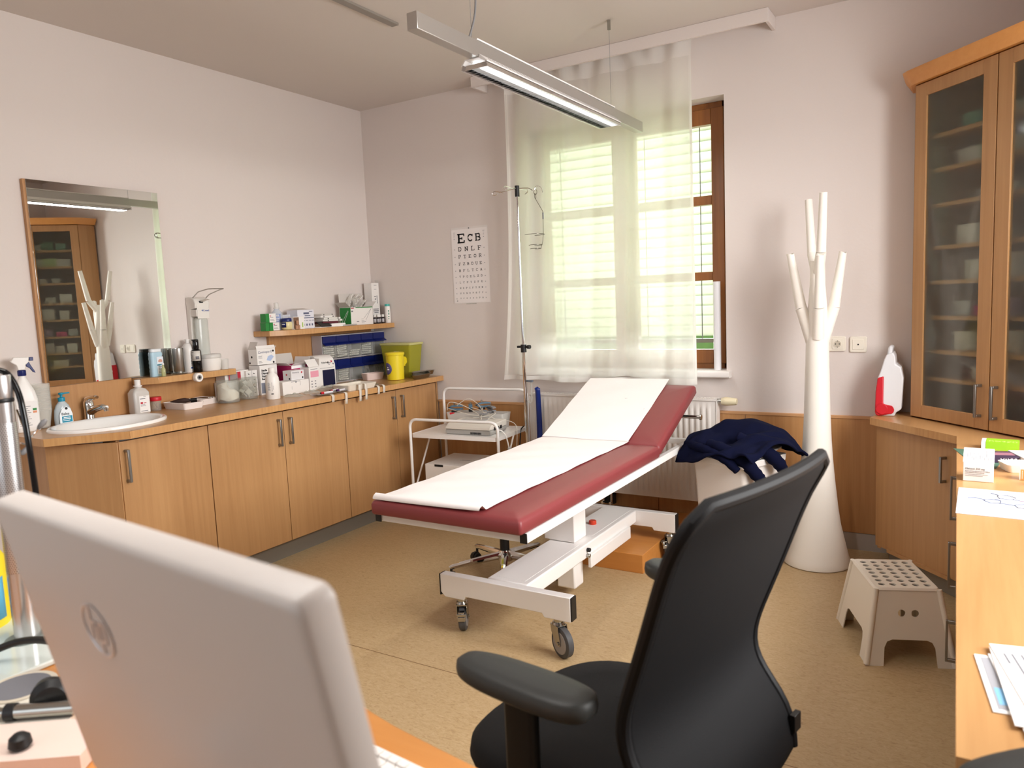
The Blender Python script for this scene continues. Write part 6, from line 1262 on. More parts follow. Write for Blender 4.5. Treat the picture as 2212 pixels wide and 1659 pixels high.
de = thing('disinfectant_bottle', 'translucent square-shouldered bottle with white cap right of the basin', 'bottle', (0.085, -2.010, CT+EPS), Q)
g = G(); g.loft([rr_ring(0.044, 0.032, 0, 0.012), rr_ring(0.046, 0.034, 0.006, 0.012), rr_ring(0.046, 0.034, 0.112, 0.012), rr_ring(0.034, 0.026, 0.132, 0.012), rr_ring(0.017, 0.017, 0.140, 0.016), rr_ring(0.017, 0.017, 0.146, 0.016)]); obj('bottle_body', g, FROSTC, de, smooth=50)
g = G(); g.lathe([(0.022, 0.146), (0.022, 0.152), (0.016, 0.153), (0.0165, 0.18), (0.014, 0.183)]); obj('cap', g, WPL, de)
g = G(); panel(g, -0.020, 0.038, 0.006, 0.095, -0.0343); obj('label_sheet', g, PAPER, de)
g = G(); bars(g, (-0.015, -0.0347, 0.012), F_, U_, [(0, 0, 0.04, 0.003), (0.0, 0.028, 0.03, 0.002), (0.0, 0.034, 0.026, 0.002), (0.0, 0.066, 0.03, 0.004), (0.02, 0.078, 0.015, 0.002)]); obj('fine_print', g, INKG, de)
g = G(); bars(g, (-0.014, -0.0347, 0.052), F_, U_, [(0, 0, 0.013, 0.010), (0.017, 0.003, 0.016, 0.003)]); obj('red_print', g, INKR, de)
rj = lath('sample_jar', 'small clear sample jar with red screw lid beside the white trays', 'jar', (0.085, -1.915, CT+EPS), [('jar', [(0.026, 0), (0.0275, 0.003), (0.0275, 0.055), (0.0255, 0.055), (0.0255, 0.004), (0, 0.004)], CLEAR), ('lid', [(0.030, 0.0555), (0.031, 0.058), (0.031, 0.074), (0.029, 0.077), (0, 0.077)], RED)])
for k, a in enumerate((0.3, 1.7, 2.6)):
    g = G(); g.cyl((0.018*math.cos(a), 0.018*math.sin(a), 0.006), (-0.014*math.cos(a+0.4), -0.014*math.sin(a+0.4), 0.046), 0.0011, n=6); o = obj('swab_stick', g, pm('brown_stick', (128, 84, 58), 0.6), None)
    o.location = rj.location; tag(o, ('thin brown stick standing upright inside the red-lidded jar', 'thin brown stick leaning left inside the red-lidded jar', 'thin brown stick leaning right inside the red-lidded jar')[k], 'stick', 'sticks in the red-lidded jar')
TRAYM = pm('white_plastic_tray', (242, 234, 230), 0.35)
def plain_tray(lab, loc, w, d, h, rz, mat=TRAYM, nm='instrument_tray'):
    o = thing(nm, lab, 'tray', loc, rz, None); g = G(); open_box(g, -w/2, w/2, -d/2, d/2, 0, h, 0.003, 0.008); obj('tray_body', g, mat, o, smooth=40); return o
plain_tray('white tray holding a dark instrument right of the red-lidded jar', (0.165, -1.800, CT+EPS), 0.130, 0.200, 0.036, Q+0.0)
plain_tray('white tray with steel scissors behind the tray with the dark instrument', (0.105, -1.640, CT+EPS), 0.155, 0.150, 0.034, Q+0.10)
o = thing('reflex_hammer', 'dark instrument with a round black end lying in a white tray', 'instrument', (0.185, -1.800, CT+0.033), 0.25)
g = G(); g.tube([(-0.085, -0.02, 0.006), (-0.04, -0.01, 0.010), (0.0, 0.0, 0.012), (0.03, 0.01, 0.011)], [0.003, 0.012, 0.015, 0.006], 10); obj('handle', g, pm('dark_brown_grip', (62, 44, 40), 0.5), o)
g = G(); g.tube([(0.03, 0.006, 0.011), (0.055, 0.028, 0.012)], [0.013, 0.013], 16); obj('round_end', g, BLACKG, o)
o = thing('steel_scissors', 'steel scissors lying across the rear white tray', 'scissors', (0.120, -1.655, CT+0.035), 0.5)
for s in (-1, 1):
    g = G(); g.tube([(-0.08, s*0.002, 0.002), (0.0, 0, 0.004), (0.045, s*0.012, 0.004)], [0.001, 0.004, 0.0022], 8); g.tube([(0.062+0.016*math.cos(t*PI/8), s*0.017+0.011*math.sin(t*PI/8), 0.004) for t in range(16)], 0.0022, 7, True); obj('blade', g, DCHROME, o)

# ---- clear jars
def jar_thing(lab, loc, r, h):
    o = thing('storage_jar', lab, 'jar', loc, 0); g = G(); g.lathe([(r*0.93, 0), (r, 0.006), (r, h-0.008), (r*1.06, h-0.006), (r*1.06, h), (r*0.97, h), (r*0.97, 0.006), (0, 0.005)], n=32); obj('jar', g, CLEAR, o, smooth=45)
    g = G(); g.lathe([(r*1.07, h+0.0004), (r*1.07, h+0.003), (0, h+0.0045)], n=32); obj('lid', g, CLEAR, o); return o
jar_thing('round clear jar filled with white cotton pads', (0.225, -1.545, CT+EPS), 0.064, 0.126)
g = G(); rnd = random.Random(5)
g.loft([[((0.058*k+0.0028*math.sin(5*a+z*90))*math.cos(a), (0.058*k+0.0028*math.sin(5*a+z*90))*math.sin(a), z+0.004*math.sin(3*a)+(0.022*math.cos(a+2.2) if z > 0.06 else 0)) for a in [2*PI*i/36 for i in range(36)]] for k, z in ((0.9, 0.010), (1, 0.016), (1, 0.045), (0.98, 0.072), (0.8, 0.084), (0.4, 0.090), (0.1, 0.092))])
o = obj('cotton_pads', g, pm('cotton_white', (242, 236, 226), 0.95, bump=0.8, bscale=60), None); tag(o, 'white cotton pads heaped inside the left clear jar', 'cotton', loc=(0.225, -1.545, CT+0.0058)); o['kind'] = 'stuff'
jar_thing('round clear jar full of small wrapped sachets, behind the cotton jar', (0.205, -1.388, CT+EPS), 0.056, 0.126)
SACH = pm('sachet_paper', (228, 226, 218), 0.5); 
pos_ = []
for k in range(16):
    a = 2*PI*((k*0.382) % 1); rr = 0.031 if k % 3 else 0.012
    o = obj('alcohol_sachet', G().box(-0.016, 0.016, -0.0016, 0.0016, -0.014, 0.014), SACH) if k == 0 else None
    if k == 0: proto = o; tag(o, 'small wrapped sachet in the clear jar beside the white bottle', 'sachet', 'sachets in the clear jar')
    else: o = proto.copy(); C.objects.link(o)
    o.location = (0.205+rr*math.cos(a), -1.388+rr*math.sin(a), CT+0.020+0.0052*k)
    o.rotation_euler = (rnd.uniform(-0.7, 0.7), rnd.uniform(-0.7, 0.7), rnd.uniform(0, 3))
wb = lath('white_bottle', 'white plastic bottle with printed back standing in front on the worktop', 'bottle', (0.385, -1.352, CT+EPS), [('bottle_body', [(0.038, 0), (0.0405, 0.004), (0.0405, 0.105), (0.038, 0.128), (0.030, 0.145), (0.019, 0.155), (0.016, 0.160)], WPL), ('cap', [(0.0175, 0.1605), (0.018, 0.163), (0.0175, 0.183), (0.015, 0.187), (0, 0.187)], WPL)])
wrap_bars('fine_print', wb, 0.0408, [(236, 236+22-(k % 3)*3, 0.055+0.0055*k, 0.0020) for k in range(9)]+[(270, 274, 0.05+0.006*k, 0.0035) for k in range(9)]+[(280, 283, 0.06+0.006*k, 0.0035) for k in range(4)], INKG)
wrap_bars('stamped_code', wb, 0.0409, [(262, 282, 0.030, 0.003), (262, 282, 0.034, 0.003)], INK)

# ---- cartons along the wall
o, w, d, h = carton('flat_carton', 'white carton lying flat behind the cotton jar', 'carton', 0.130, -1.49, -1.285, CT, 0.10, 0.105)
o, w, d, h = carton('red_ended_carton', 'flat carton with grey and red end under the short wall shelf', 'carton', 0.115, -1.475, -1.30, CT+0.106, 0.085, 0.062)
g = G(); panel(g, -w/2+0.02, w/2-0.06, 0.006, 0.056, -d/2-0.0001); obj('grey_print', g, pm('grey_print', (150, 140, 138), 0.6), o)
g = G(); panel(g, -w/2+0.092, -w/2+0.115, 0.006, 0.056, -d/2-0.0004); panel(g, -w/2+0.028, -w/2+0.034, 0.01, 0.045, -d/2-0.0004); obj('red_print', g, INKR, o)
for k in range(2):
    o, w, d, h = carton('plaster_carton', ('lower small white carton with crossed strips, stacked left of the staple remover box', 'upper small white carton with crossed strips, stacked left of the staple remover box')[k], 'carton', 0.135, -1.335, -1.252, CT+0.0815*k, 0.065, 0.080, group='two stacked plaster cartons')
    g = G(); bars(g, (-w/2, -d/2-0.0001, 0), F_, U_, [(0, h*0.5, w, 0.0014), (w*0.5, 0, 0.0014, h), (0, 0.003, w, 0.001)]); obj('cross_lines', g, INKG, o)
    g = G()
    for u, v in ((0.018, 0.022), (0.058, 0.022), (0.018, 0.060), (0.058, 0.060)): g.tube([(-w/2+u-0.006, -d/2-0.0006, v+0.003), (-w/2+u, -d/2-0.0006, v), (-w/2+u+0.007, -d/2-0.0006, v-0.003)], [0.0008, 0.003, 0.001], 6)
    obj('loop_marks', g, INK, o)
o, w, d, h = carton('staple_remover_carton', 'white carton lettered for sterile disposable staple removers', 'carton', 0.150, -1.242, -1.105, CT, 0.10, 0.186)
text('lettering', [(s_, (-w/2+0.012, -d/2-0.0004, 0.148-0.018*i), F_, U_, 0.0125) for i, s_ in enumerate(('Sterile', 'Disposable', 'Staple', 'Remover'))], INK, o, bold=0.06)
g = G(); panel(g, -w/2+0.004, w/2-0.004, 0.01, 0.076, -d/2-0.0002); obj('grey_print', g, pm('blue_grey_print', (132, 138, 152), 0.6), o)
g = G(); g.tube([(-0.02, -d/2-0.0008, 0.035), (-0.012, -d/2-0.0008, 0.05)], [0.006, 0.002], 8); g.tube([(0.01, -d/2-0.0008, 0.045), (0.02, -d/2-0.0008, 0.052)], [0.004, 0.004], 8); obj('instrument_drawing', g, INK, o)
flap(o, (-0.02, -d/2+0.004, h+0.0008), F_, (0, -0.8, 0.12), 0.085, 0.022, CARD)
o, w, d, h = carton('dressing_carton', 'open white dressing carton standing on the staple remover box', 'carton', 0.145, -1.250, -1.105, CT+0.190, 0.080, 0.098, lid=False)
text('lettering', [('Cosmopor E', (-w/2+0.010, -d/2-0.0004, 0.072), F_, U_, 0.015)], pm('dark_blue_print', (52, 66, 110), 0.6), o)
g = G(); g.prism([(0.0, 0.026), (0.030, 0.018), (0.058, 0.045), (0.040, 0.058), (0.012, 0.050)], -d/2-0.0006, -d/2-0.0001, 'y'); obj('dressing_drawing', g, pm('pale_blue_print', (176, 194, 226), 0.6), o)
g = G()
for u, v in ((0.054, 0.010), (0.055, 0.082)): g.tube([(u, -d/2-0.0001, v), (u, -d/2-0.0007, v)], [0.007, 0.007], 14)
g.tube([(-w/2-0.0001, 0.01, 0.05), (-w/2-0.0007, 0.01, 0.05)], [0.007, 0.007], 14); g.tube([(-w/2-0.0001, 0.03, 0.012), (-w/2-0.0007, 0.03, 0.012)], [0.006, 0.006], 14)
obj('round_marks', g, INK, o)
g = G(); bars(g, (-w/2+0.010, -d/2-0.0001, 0.012), F_, U_, [(0, 0, 0.028, 0.0025), (0, 0.008, 0.022, 0.0025), (0, 0.03, 0.03, 0.002), (0, 0.036, 0.026, 0.002), (0, 0.042, 0.03, 0.002), (0, 0.06, 0.02, 0.003)]); obj('fine_print', g, INKG, o)
flap(o, (-w/2, -d/2, h+0.0005), F_, (0, 0.35, 0.9), w, 0.022, CARD); flap(o, (w/2, -d/2+0.002, h+0.0005), (0, 1, 0), (0.5, 0, 0.6), 0.07, 0.018, CARD); flap(o, (-w/2, d/2, h+0.0005), (0, -1, 0), (0.35, 0, 0.75), d*0.9, 0.05, CARDS)
o, w, d, h = carton('low_white_carton', 'low plain white carton with cut-out slot behind the white bottle', 'carton', 0.330, -1.228, -1.012, CT, 0.10, 0.083)
g = G(); bars(g, (-w/2+0.07, -d/2-0.0001, 0.030), F_, U_, [(0, 0.046, 0.075, 0.0025), (0.072, 0.020, 0.002, 0.026), (0.004, 0.0, 0.0012, 0.02), (0.033, 0.040, 0.012, 0.006)]); obj('slot_lines', g, INKG, o)
o, w, d, h = carton('wound_strip_carton', 'small grey-white wound strip carton on top of the low white carton', 'carton', 0.315, -1.140, -1.035, CT+0.0845, 0.075, 0.060, pm('pale_grey_carton', (226, 224, 226), 0.55))
text('lettering', [('Omnistrip', (-w/2+0.008, -d/2-0.0004, 0.043), F_, U_, 0.010)], INKG, o)
g = G(); g.tube([(0.034, -d/2-0.0001, 0.045), (0.034, -d/2-0.0008, 0.045)], [0.006, 0.006], 14); g.tube([(-w/2-0.0001, 0.005, 0.035), (-w/2-0.0008, 0.005, 0.035)], [0.006, 0.006], 14); obj('red_marks', g, INKR, o)
g = G(); g.tube([(0.040, -d/2-0.0001, 0.012), (0.040, -d/2-0.0008, 0.012)], [0.006, 0.006], 14); g.tube([(-w/2-0.0001, -0.02, 0.01), (-w/2-0.0008, -0.02, 0.01)], [0.006, 0.006], 14); obj('dark_marks', g, INK, o)
o, w, d, h = carton('magenta_carton', 'open magenta carton with raised white flaps behind the wound strip carton', 'carton', 0.225, -1.055, -0.905, CT, 0.14, 0.168, MAG, lid=False)
g = G(); panel(g, -w/2+0.002, w/2-0.03, 0.148, 0.167, -d/2-0.0002); obj('white_band', g, INKW, o)
g = G(); g.tube([(0.02, -d/2-0.0008, 0.05), (0.05, -d/2-0.0008, 0.075), (0.06, -d/2-0.0008, 0.05)], 0.003, 6); obj('swoosh', g, INKW, o)
flap(o, (-w/2, d/2, h+0.001), F_, (0.0, 0.25, 1), w, 0.075, CARDS); flap(o, (-w/2, -d/2, h+0.001), (0, 1, 0), (-0.9, 0, 0.5), d, 0.04, CARD); flap(o, (-w/2, -d/2, h+0.001), F_, (0, -0.8, 0.35), w, 0.04, CARD); flap(o, (w/2, -d/2, h+0.001), (0, 1, 0), (0.4, 0, 1), d, 0.05, CARD)
o, w, d, h = carton('glove_carton', 'upright white carton with pink print between magenta and blue-window cartons', 'carton', 0.305, -0.982, -0.892, CT, 0.085, 0.150)
g = G(); panel(g, -w/2+0.012, w/2-0.008, 0.085, 0.125, -d/2-0.0002); obj('pink_print', g, pm('pink_print', (232, 160, 178), 0.6), o)
g = G(); bars(g, (-w/2+0.014, -d/2-0.0001, 0.02), F_, U_, [(0.03*i, 0.018*k, 0.012, 0.006) for i in range(2) for k in range(3)]+[(0, 0.115, 0.06, 0.003)]); obj('symbols', g, INKG, o)
flap(o, (-w/2, -d/2, h+0.001), F_, (0, 0.75, 1.0), w, 0.060, CARD); flap(o, (w/2, -d/2, h+0.001), (0, 1, 0), (0.1, 0, 1), d, 0.05, CARDS)
# white dispenser carton with dark blue window and sloping top
pe = thing('bandage_carton', 'white bandage carton with sloped top and dark blue window', 'carton', (0.225, -0.790, CT+EPS), Q); w, d = 0.150, 0.10
g = G(); g.prism([(-d/2, 0), (d/2, 0), (d/2, 0.215), (-0.005, 0.212), (-0.035, 0.190), (-d/2, 0.150)], -w/2, w/2, 'x'); obj('carton_body', g, CARD, pe, 0.002)
g = G(); panel(g, -0.045, 0.066, 0.012, 0.118, -d/2-0.0003); obj('window', g, pm('navy_window', (14, 22, 58), 0.25), pe, label='dark blue window')
g = G(); bars(g, (-w/2, -d/2-0.0001, 0.13), F_, U_, [(0.01, 0, 0.13, 0.002)]); obj('crease', g, INKG, pe)
sl = Vector((0, 0.015, 0.04)).normalized()
text('lettering', [('Peha-haft', (-0.045, -0.0475, 0.162), F_, tuple(sl), 0.013)], INK, pe)
g = G(); cn = sl.cross(Vector(F_)); nrm = Vector((0, -0.04, 0.015)).normalized()
def disc(g, u, v, r): 
    c = Vector((u, -d/2, 0.150))+sl*v+nrm*0.0002; g.tube([c, c+nrm*0.0006], [r, r], 14)
disc(g, 0.048, 0.022, 0.007); obj('red_mark', g, INKR, pe)
g = G(); disc(g, 0.058, 0.004, 0.006)
for k in range(4): disc(g, 0.012+0.011*k if k < 3 else 0.02, 0.013 if k < 3 else 0.003, 0.0045)
obj('round_marks', g, INKG, pe)

# ---- blue-lidded drawer bins
bc = thing('drawer_bin_cabinet', 'grey cabinet of clear tilt bins with dark blue flaps under the upper shelf', 'bin cabinet', (0.0765, -0.356, CT+EPS), Q)
BW, BH, BDp = 0.645, 0.338, 0.095
GB = pm('grey_bin_frame', (190, 186, 190), 0.45)
g = G(); hw = BW/2
g.box(-hw, hw, BDp/2-0.004, BDp/2, 0, BH)
for z in (0, BH/2-0.003, BH-0.006): g.box(-hw, hw, -BDp/2, BDp/2-0.004, z, z+0.006)
for k in range(6):
    x = -hw+k*(BW-0.004)/5; g.box(x, x+0.004, -BDp/2, BDp/2-0.004, 0.006, BH-0.006)
obj('frame', g, GB, bc)
PACK = pm('sterile_pack_paper', (226, 224, 218), 0.55)
cell = (BW-0.004)/5
def pack_pile(x0, x1, z0, n_, kind, rnd, lab):
    for k in range(n_):
        o = thing('sterile_pack', lab % (['lowest', 'second', 'third', 'fourth', 'fifth', 'sixth', 'seventh'][k]), 'sterile pack', (0.125-0.03, 0, 0), Q, 'sterile packs in the bins') if False else None
def mkpack(xc, z, w, h, dpt, rz, ry, lab, col=PACK):
    v = Matrix.Rotation(Q, 4, 'Z') @ Vector((xc, -0.020, 0))
    o = obj('sterile_pack', G().box(-w/2, w/2, -dpt/2, dpt/2, -h/2, h/2), col); 
    g = G(); bars(g, (-w*0.4, -dpt/2-0.0001, -h*0.22), F_, U_, [(0, 0, w*0.14, h*0.4), (w*0.2, 0.0, w*0.2, h*0.3), (w*0.45, 0, w*0.2, h*0.3)]); obj('fine_print', g, INKG, o)
    tag(o, lab, 'sterile pack', 'sterile packs in the drawer bins'); o.location = (0.0765+v.x, -0.356+v.y, CT+EPS+z); o.rotation_euler = (0, ry, Q); return o
ORDN = ('lowest', 'second lowest', 'third lowest', 'fourth lowest', 'fifth lowest', 'sixth lowest', 'topmost')
BINN = ('leftmost', 'second', 'third', 'fourth', 'rightmost')
for row in (0, 1):
    for k in range(5):
        xa = -hw+0.004+k*cell; xb = xa+cell-0.004; z0 = 0.0065+row*(BH/2)
        zt = z0+BH/2-0.012
        g = G(); g.prism([(-BDp/2-0.004, z0+0.001), (BDp/2-0.006, z0+0.001), (BDp/2-0.006, z0+0.003), (-BDp/2-0.002, z0+0.003), (-BDp/2-0.002, zt-0.055), (-BDp/2-0.004, zt-0.055)], xa+0.001, xb-0.001, 'x')
        for xx in (xa+0.001, xb-0.0025): g.box(xx, xx+0.0015, -BDp/2-0.002, BDp/2-0.007, z0+0.003, zt-0.055)
        obj('clear_bin', g, CLEAR, bc)
        g = G(); g.prism([(-BDp/2-0.002, zt-0.002), (-BDp/2-0.002, zt-0.052), (-BDp/2-0.030, zt-0.066), (-BDp/2-0.030, zt-0.060), (-BDp/2-0.008, zt-0.046), (-BDp/2-0.010, zt-0.002)], xa+0.0005, xb-0.0005, 'x')
        obj('blue_flap', g, BLUEFL, bc)
rnd = random.Random(11)
for row, k, n_ in ((1, 0, 7), (1, 1, 6), (1, 3, 6), (0, 1, 6), (1, 2, 3), (0, 0, 5)):
    for j in range(n_):
        xa = -hw+0.004+k*cell; 
        mkpack(xa+cell/2-0.003+rnd.uniform(-0.006, 0.006), 0.0065+row*BH/2+0.012+j*0.0145, cell*0.72, 0.0095, 0.055, 0, rnd.uniform(-0.10, 0.10) if (row, k) != (1, 2) else 0.0, '%s paper sterile pack in the %s bin of the %s row' % (ORDN[j], BINN[k], ('bottom', 'top')[row]))
def upright_pack(k, row, u, w, h, ang, lab, col):
    xa = -hw+0.004+k*cell; return mkpack(xa+u, 0.0065+row*BH/2+0.012+h/2, w, h, 0.02, 0, ang, lab, col)
upright_pack(3, 0, 0.030, 0.018, 0.085, -0.22, 'blue-print pack leaning in the fourth bin of the bottom row', pm('blue_pack', (90, 120, 160), 0.5))
upright_pack(3, 0, 0.075, 0.035, 0.085, -0.22, 'white pack leaning right in the fourth bin of the bottom row', PACK)
for j in range(5): upright_pack(4, 0, 0.02+0.022*j, 0.016, 0.090, 0.0, '%s upright capped tube in the rightmost bottom bin' % ('first', 'second', 'third', 'fourth', 'fifth')[j], pm('beige_tube', (196, 184, 170), 0.5))

# ---- containers in the corner
sh_ = thing('sharps_bin', 'yellow round sharps bin with hanging lid flap', 'sharps bin', (0.448, -0.300, CT+EPS), Q)
g = G(); g.lathe([(0.056, 0), (0.060, 0.003), (0.064, 0.175), (0.069, 0.177), (0.070, 0.190), (0.066, 0.194), (0.040, 0.197), (0, 0.197)], n=36); obj('tub', g, YEL, sh_, smooth=45)
g = G(); g.tube([(0.058, 0.0, 0.190), (0.078, -0.002, 0.182), (0.092, -0.004, 0.160)], 0.002, 6); g.tube([(0.094, -0.006, 0.128), (0.094, -0.009, 0.128)], [0.030, 0.030], 24); g.box(0.086, 0.102, -0.009, -0.006, 0.090, 0.098); obj('closing_flap', g, YEL, sh_)
g = G(); cz_ = 0.082; rr_ = []
for k_ in (0.0, 0.55, 1.0):
    rr_.append([(0.0640*math.cos(math.radians(160+38*k_*math.cos(2*PI*i/28))), 0.0640*math.sin(math.radians(160+38*k_*math.cos(2*PI*i/28))), cz_+0.042*k_*math.sin(2*PI*i/28)) for i in range(28)])
g.loft(rr_, False, False); obj('round_label', g, pm('violet_label', (88, 80, 128), 0.5), sh_, solid=0.0004)
wrap_bars('label_lettering', sh_, 0.0648, [(204, 226, 0.072, 0.010), (208, 218, 0.086, 0.010)], INKW)
ec = thing('clinical_waste_box', 'translucent yellow-green waste container standing in the corner', 'waste container', (0.355, -0.110, CT+EPS), 0)
g = G(); g.loft([[(x, y, 0) for x, y in rrect(-0.115, 0.115, -0.06, 0.06, 0.012)], [(x, y, 0.235) for x, y in rrect(-0.138, 0.140, -0.076, 0.076, 0.012)]]); obj('container', g, GREENB, ec, smooth=40)
g = G(); g.loft([[(x, y, 0.2355) for x, y in rrect(-0.143, 0.145, -0.080, 0.080, 0.012)], [(x, y, 0.252) for x, y in rrect(-0.146, 0.148, -0.083, 0.083, 0.012)]]); obj('rim_lid', g, glassy('pale_yellow_rim', (224, 222, 150), 0.25, 0.2), ec, 0.003)
g = G(); g.box(-0.005, 0.042, -0.0795, -0.0772, 0.165, 0.192); obj('barcode_label', g, PAPER, ec)
g = G(); bars(g, (0.0, -0.0797, 0.170), F_, U_, [(0.0, 0, 0.036, 0.005), (0, 0.009, 0.030, 0.003)]); obj('fine_print', g, INK, ec)
plain_tray('small pinkish white tray between the drawer bins and the yellow sharps bin', (0.250, -0.322, CT+EPS), 0.150, 0.085, 0.048, Q-0.25, pm('pinkish_tray', (232, 212, 206), 0.4))
def kidney(lab, loc, rz):
    o = thing('kidney_dish', lab, 'kidney dish', loc, rz, 'steel kidney dishes'); rings = []
    for k, z in ((0.62, 0.0), (0.72, 0.003), (0.95, 0.026), (1.03, 0.029), (1.0, 0.030), (0.90, 0.026), (0.66, 0.006), (0.3, 0.004)):
        r_ = []
        for i in range(36):
            a = 2*PI*i/36; x = 0.105*math.cos(a); y = 0.042*math.sin(a)*(1.0)+0.022*(math.cos(a)**2)*-1+0.012
            r_.append((x*(1-(1-k)*0.5), y*k, z))
        rings.append(r_)
    g = G(); g.loft(rings); obj('dish', g, DCHROME, o, smooth=60); return o
kidney('front steel kidney dish at the right end of the worktop', (0.588, -0.190, CT+EPS), Q+0.1)
kidney('second steel kidney dish nested askew behind the front one', (0.560, -0.135, CT+EPS+0.016), Q-0.2)

# ---- clutter at the front edge
tt = thing('dressing_tray', 'cream tray with tape strips hung over its front edge', 'tray', (0.555, -0.830, CT+EPS), Q-0.06)
g = G(); open_box(g, -0.125, 0.125, -0.075, 0.085, 0, 0.036, 0.003, 0.012); obj('tray_body', g, pm('cream_tray', (226, 218, 204), 0.45), tt, smooth=40)
TAPEM = glassy('surgical_tape', (236, 228, 216), 0.2, 0.5)
def tape(lab, y, z1, z0, top):
    g = G(); w = 0.0105
    pts = [(0.600, top), (0.640, top+0.002), (0.652, top-0.004), (0.655, CT-0.01 if top > CT+0.01 else top-0.015), (0.653, (z0+CT)/2), (0.651, z0)]
    P_ = fillet([(a, 0, b) for a, b in pts], 0.012, 3); pr_ = [(p.x, p.z) for p in P_]
    g.loft([[(x, yy, z) for x, z in pr_] for yy in (-w, w)], closed=False)
    o = obj('tape_strip', g, TAPEM, None, solid=0.0006); tag(o, lab, 'tape strip', 'tape strips hanging over the worktop edge', loc=(0, y, 0))
tape('tape strip hanging over the worktop edge beside the red-capped tube', -1.128, 0, 0.882, CT+0.004)
tape('faint tape strip hanging on the edge left of the cream tray', -1.016, 0, 0.856, CT+0.004)
tape('left of the two long tape strips over the cream tray front', -0.890, 0, 0.855, CT+0.040)
tape('right of the two long tape strips over the cream tray front', -0.835, 0, 0.858, CT+0.040)
tape('curled tape strip hanging just right of the cream tray', -0.716, 0, 0.878, CT+0.010)
tape('rightmost curled tape strip hanging from the worktop edge', -0.664, 0, 0.880, CT+0.010)
FOIL = pm('silver_foil_pack', (196, 192, 190), 0.3, 0.6, bump=0.8, bscale=40)
def foil(lab, loc, w, d, rz):
    g = G(); g.grid(18, 10, lambda u, v: (w*(u-0.5), d*(v-0.5), 0.003+0.010*((abs(u-0.5)*2)**4+(abs(v-0.5)*2)**4)*0.5+0.0016*math.sin(u*23+v*7)))
    o = obj('opened_pack', g, FOIL, None, solid=0.001, smooth=180); tag(o, lab, 'opened pack', 'opened sterile packs', loc=loc, rz=rz); return o
foil('opened silver pack holding the red-capped blood tube', (0.575, -1.130, CT+0.001), 0.150, 0.075, Q-0.15)
foil('opened silver pack holding the purple-capped blood tube', (0.560, -0.995, CT+0.001), 0.120, 0.075, Q-0.15)
def tube_(lab, loc, rz, cap):
    o = thing('blood_tube', lab, 'blood tube', loc, rz); g = G(); g.tube([(-0.045, 0, 0.007), (-0.043, 0, 0.007), (0.022, 0, 0.007)], [0.003, 0.0062, 0.0062], 14); obj('glass_tube', g, pm('tube_label_white', (226, 222, 226), 0.3), o)
    g = G(); g.tube([(0.0225, 0, 0.0075), (0.042, 0, 0.0075)], [0.0075, 0.0075], 14); obj('stopper', g, cap, o)
    g = G(); g.tube([(0.0005+0.0425, 0, 0.0075), (0.046, 0, 0.0075)], [0.0045, 0.0045], 12); obj('stopper_end', g, BLACK, o); return o
tube_('blood tube with red and black stopper on the left silver pack', (0.590, -1.118, CT+0.0075), -Q-0.15, RED)
tube_('blood tube with purple stopper on the right silver pack', (0.580, -0.985, CT+0.0075), -Q+0.10, pm('purple_stopper', (84, 44, 96), 0.4))
tube_('blood tube with red stopper behind the purple-capped tube', (0.545, -1.010, CT+0.0075), -Q+0.2, pm('dull_red_stopper', (170, 60, 66), 0.4))
def crumple(lab, loc, r, h, rz, col=CLEAR, nm='crumpled_wrapper'):
    g = G(); rnd = random.Random(int(loc[1]*-1000))
    g.grid(22, 14, lambda u, v: (r*(u-0.5)*2, r*0.7*(v-0.5)*2, max(0.001, h*(0.5+0.5*noise.noise(Vector((u*5+loc[1]*7, v*5, 1))))*(1-(abs(u-0.5)*2)**4)*(1-(abs(v-0.5)*2)**4))))
    o = obj(nm, g, col, None, solid=0.0005, smooth=20); tag(o, lab, 'wrapper', None, loc, rz); return o
crumple('crumpled clear wrapper beside the white bottle foot', (0.430, -1.235, CT+EPS), 0.055, 0.03, 0.4)
crumple('crumpled clear wrapper in front of the blue-window carton', (0.400, -0.900, CT+EPS), 0.075, 0.045, 0.2)
crumple('crumpled clear wrapper in front of the drawer bins', (0.300, -0.560, CT+EPS), 0.06, 0.03, 0.9)
crumple('crumpled clear wrapper beyond the low white carton', (0.420, -1.080, CT+EPS), 0.05, 0.03, 1.2)
o = thing('marker_pen', 'silver pen on the dark tray right of the tape tray', 'pen', (0.585, -0.688, CT+EPS+0.0), Q+0.1)
g = G(); g.tube([(-0.055, 0, 0.009), (-0.035, 0, 0.009), (0.04, 0, 0.009), (0.055, 0, 0.009)], [0.005, 0.008, 0.008, 0.003], 12); obj('barrel', g, DCHROME, o)
g = G(); g.box(-0.06, 0.05, 0.010, 0.030, 0, 0.006); obj('dark_rest', g, BLACK, o)

# ---- short shelf by the mirror
Z1 = 1.112+EPS
tn = thing('powder_tin', 'pale blue ribbed powder bottle at the left end of the short wall shelf', 'bottle', (0.075, -1.885, Z1), Q)
g = G(); g.loft([rr_ring(0.036, 0.018, 0, 0.012)]+[rr_ring(0.037-0.0022*(k % 2), 0.020-0.0015*(k % 2), 0.006+0.0115*k, 0.014) for k in range(11)]+[rr_ring(0.034, 0.018, 0.134, 0.014)]); obj('bottle_body', g, pm('pale_blue_plastic', (176, 208, 224), 0.35), tn, smooth=60)
g = G(); g.loft([rr_ring(0.032, 0.018, 0.1345, 0.014), rr_ring(0.032, 0.018, 0.152, 0.014)]); obj('cap', g, pm('cap_white_blue', (232, 238, 242), 0.35), tn, 0.002)
g = G(); panel(g, -0.006, 0.032, 0.012, 0.108, -0.0206); obj('label_sheet', g, pm('label_pale', (226, 232, 240), 0.5), tn)
g = G(); panel(g, -0.006, 0.032, 0.060, 0.066, -0.0210); obj('blue_stripe', g, TEAL, tn)
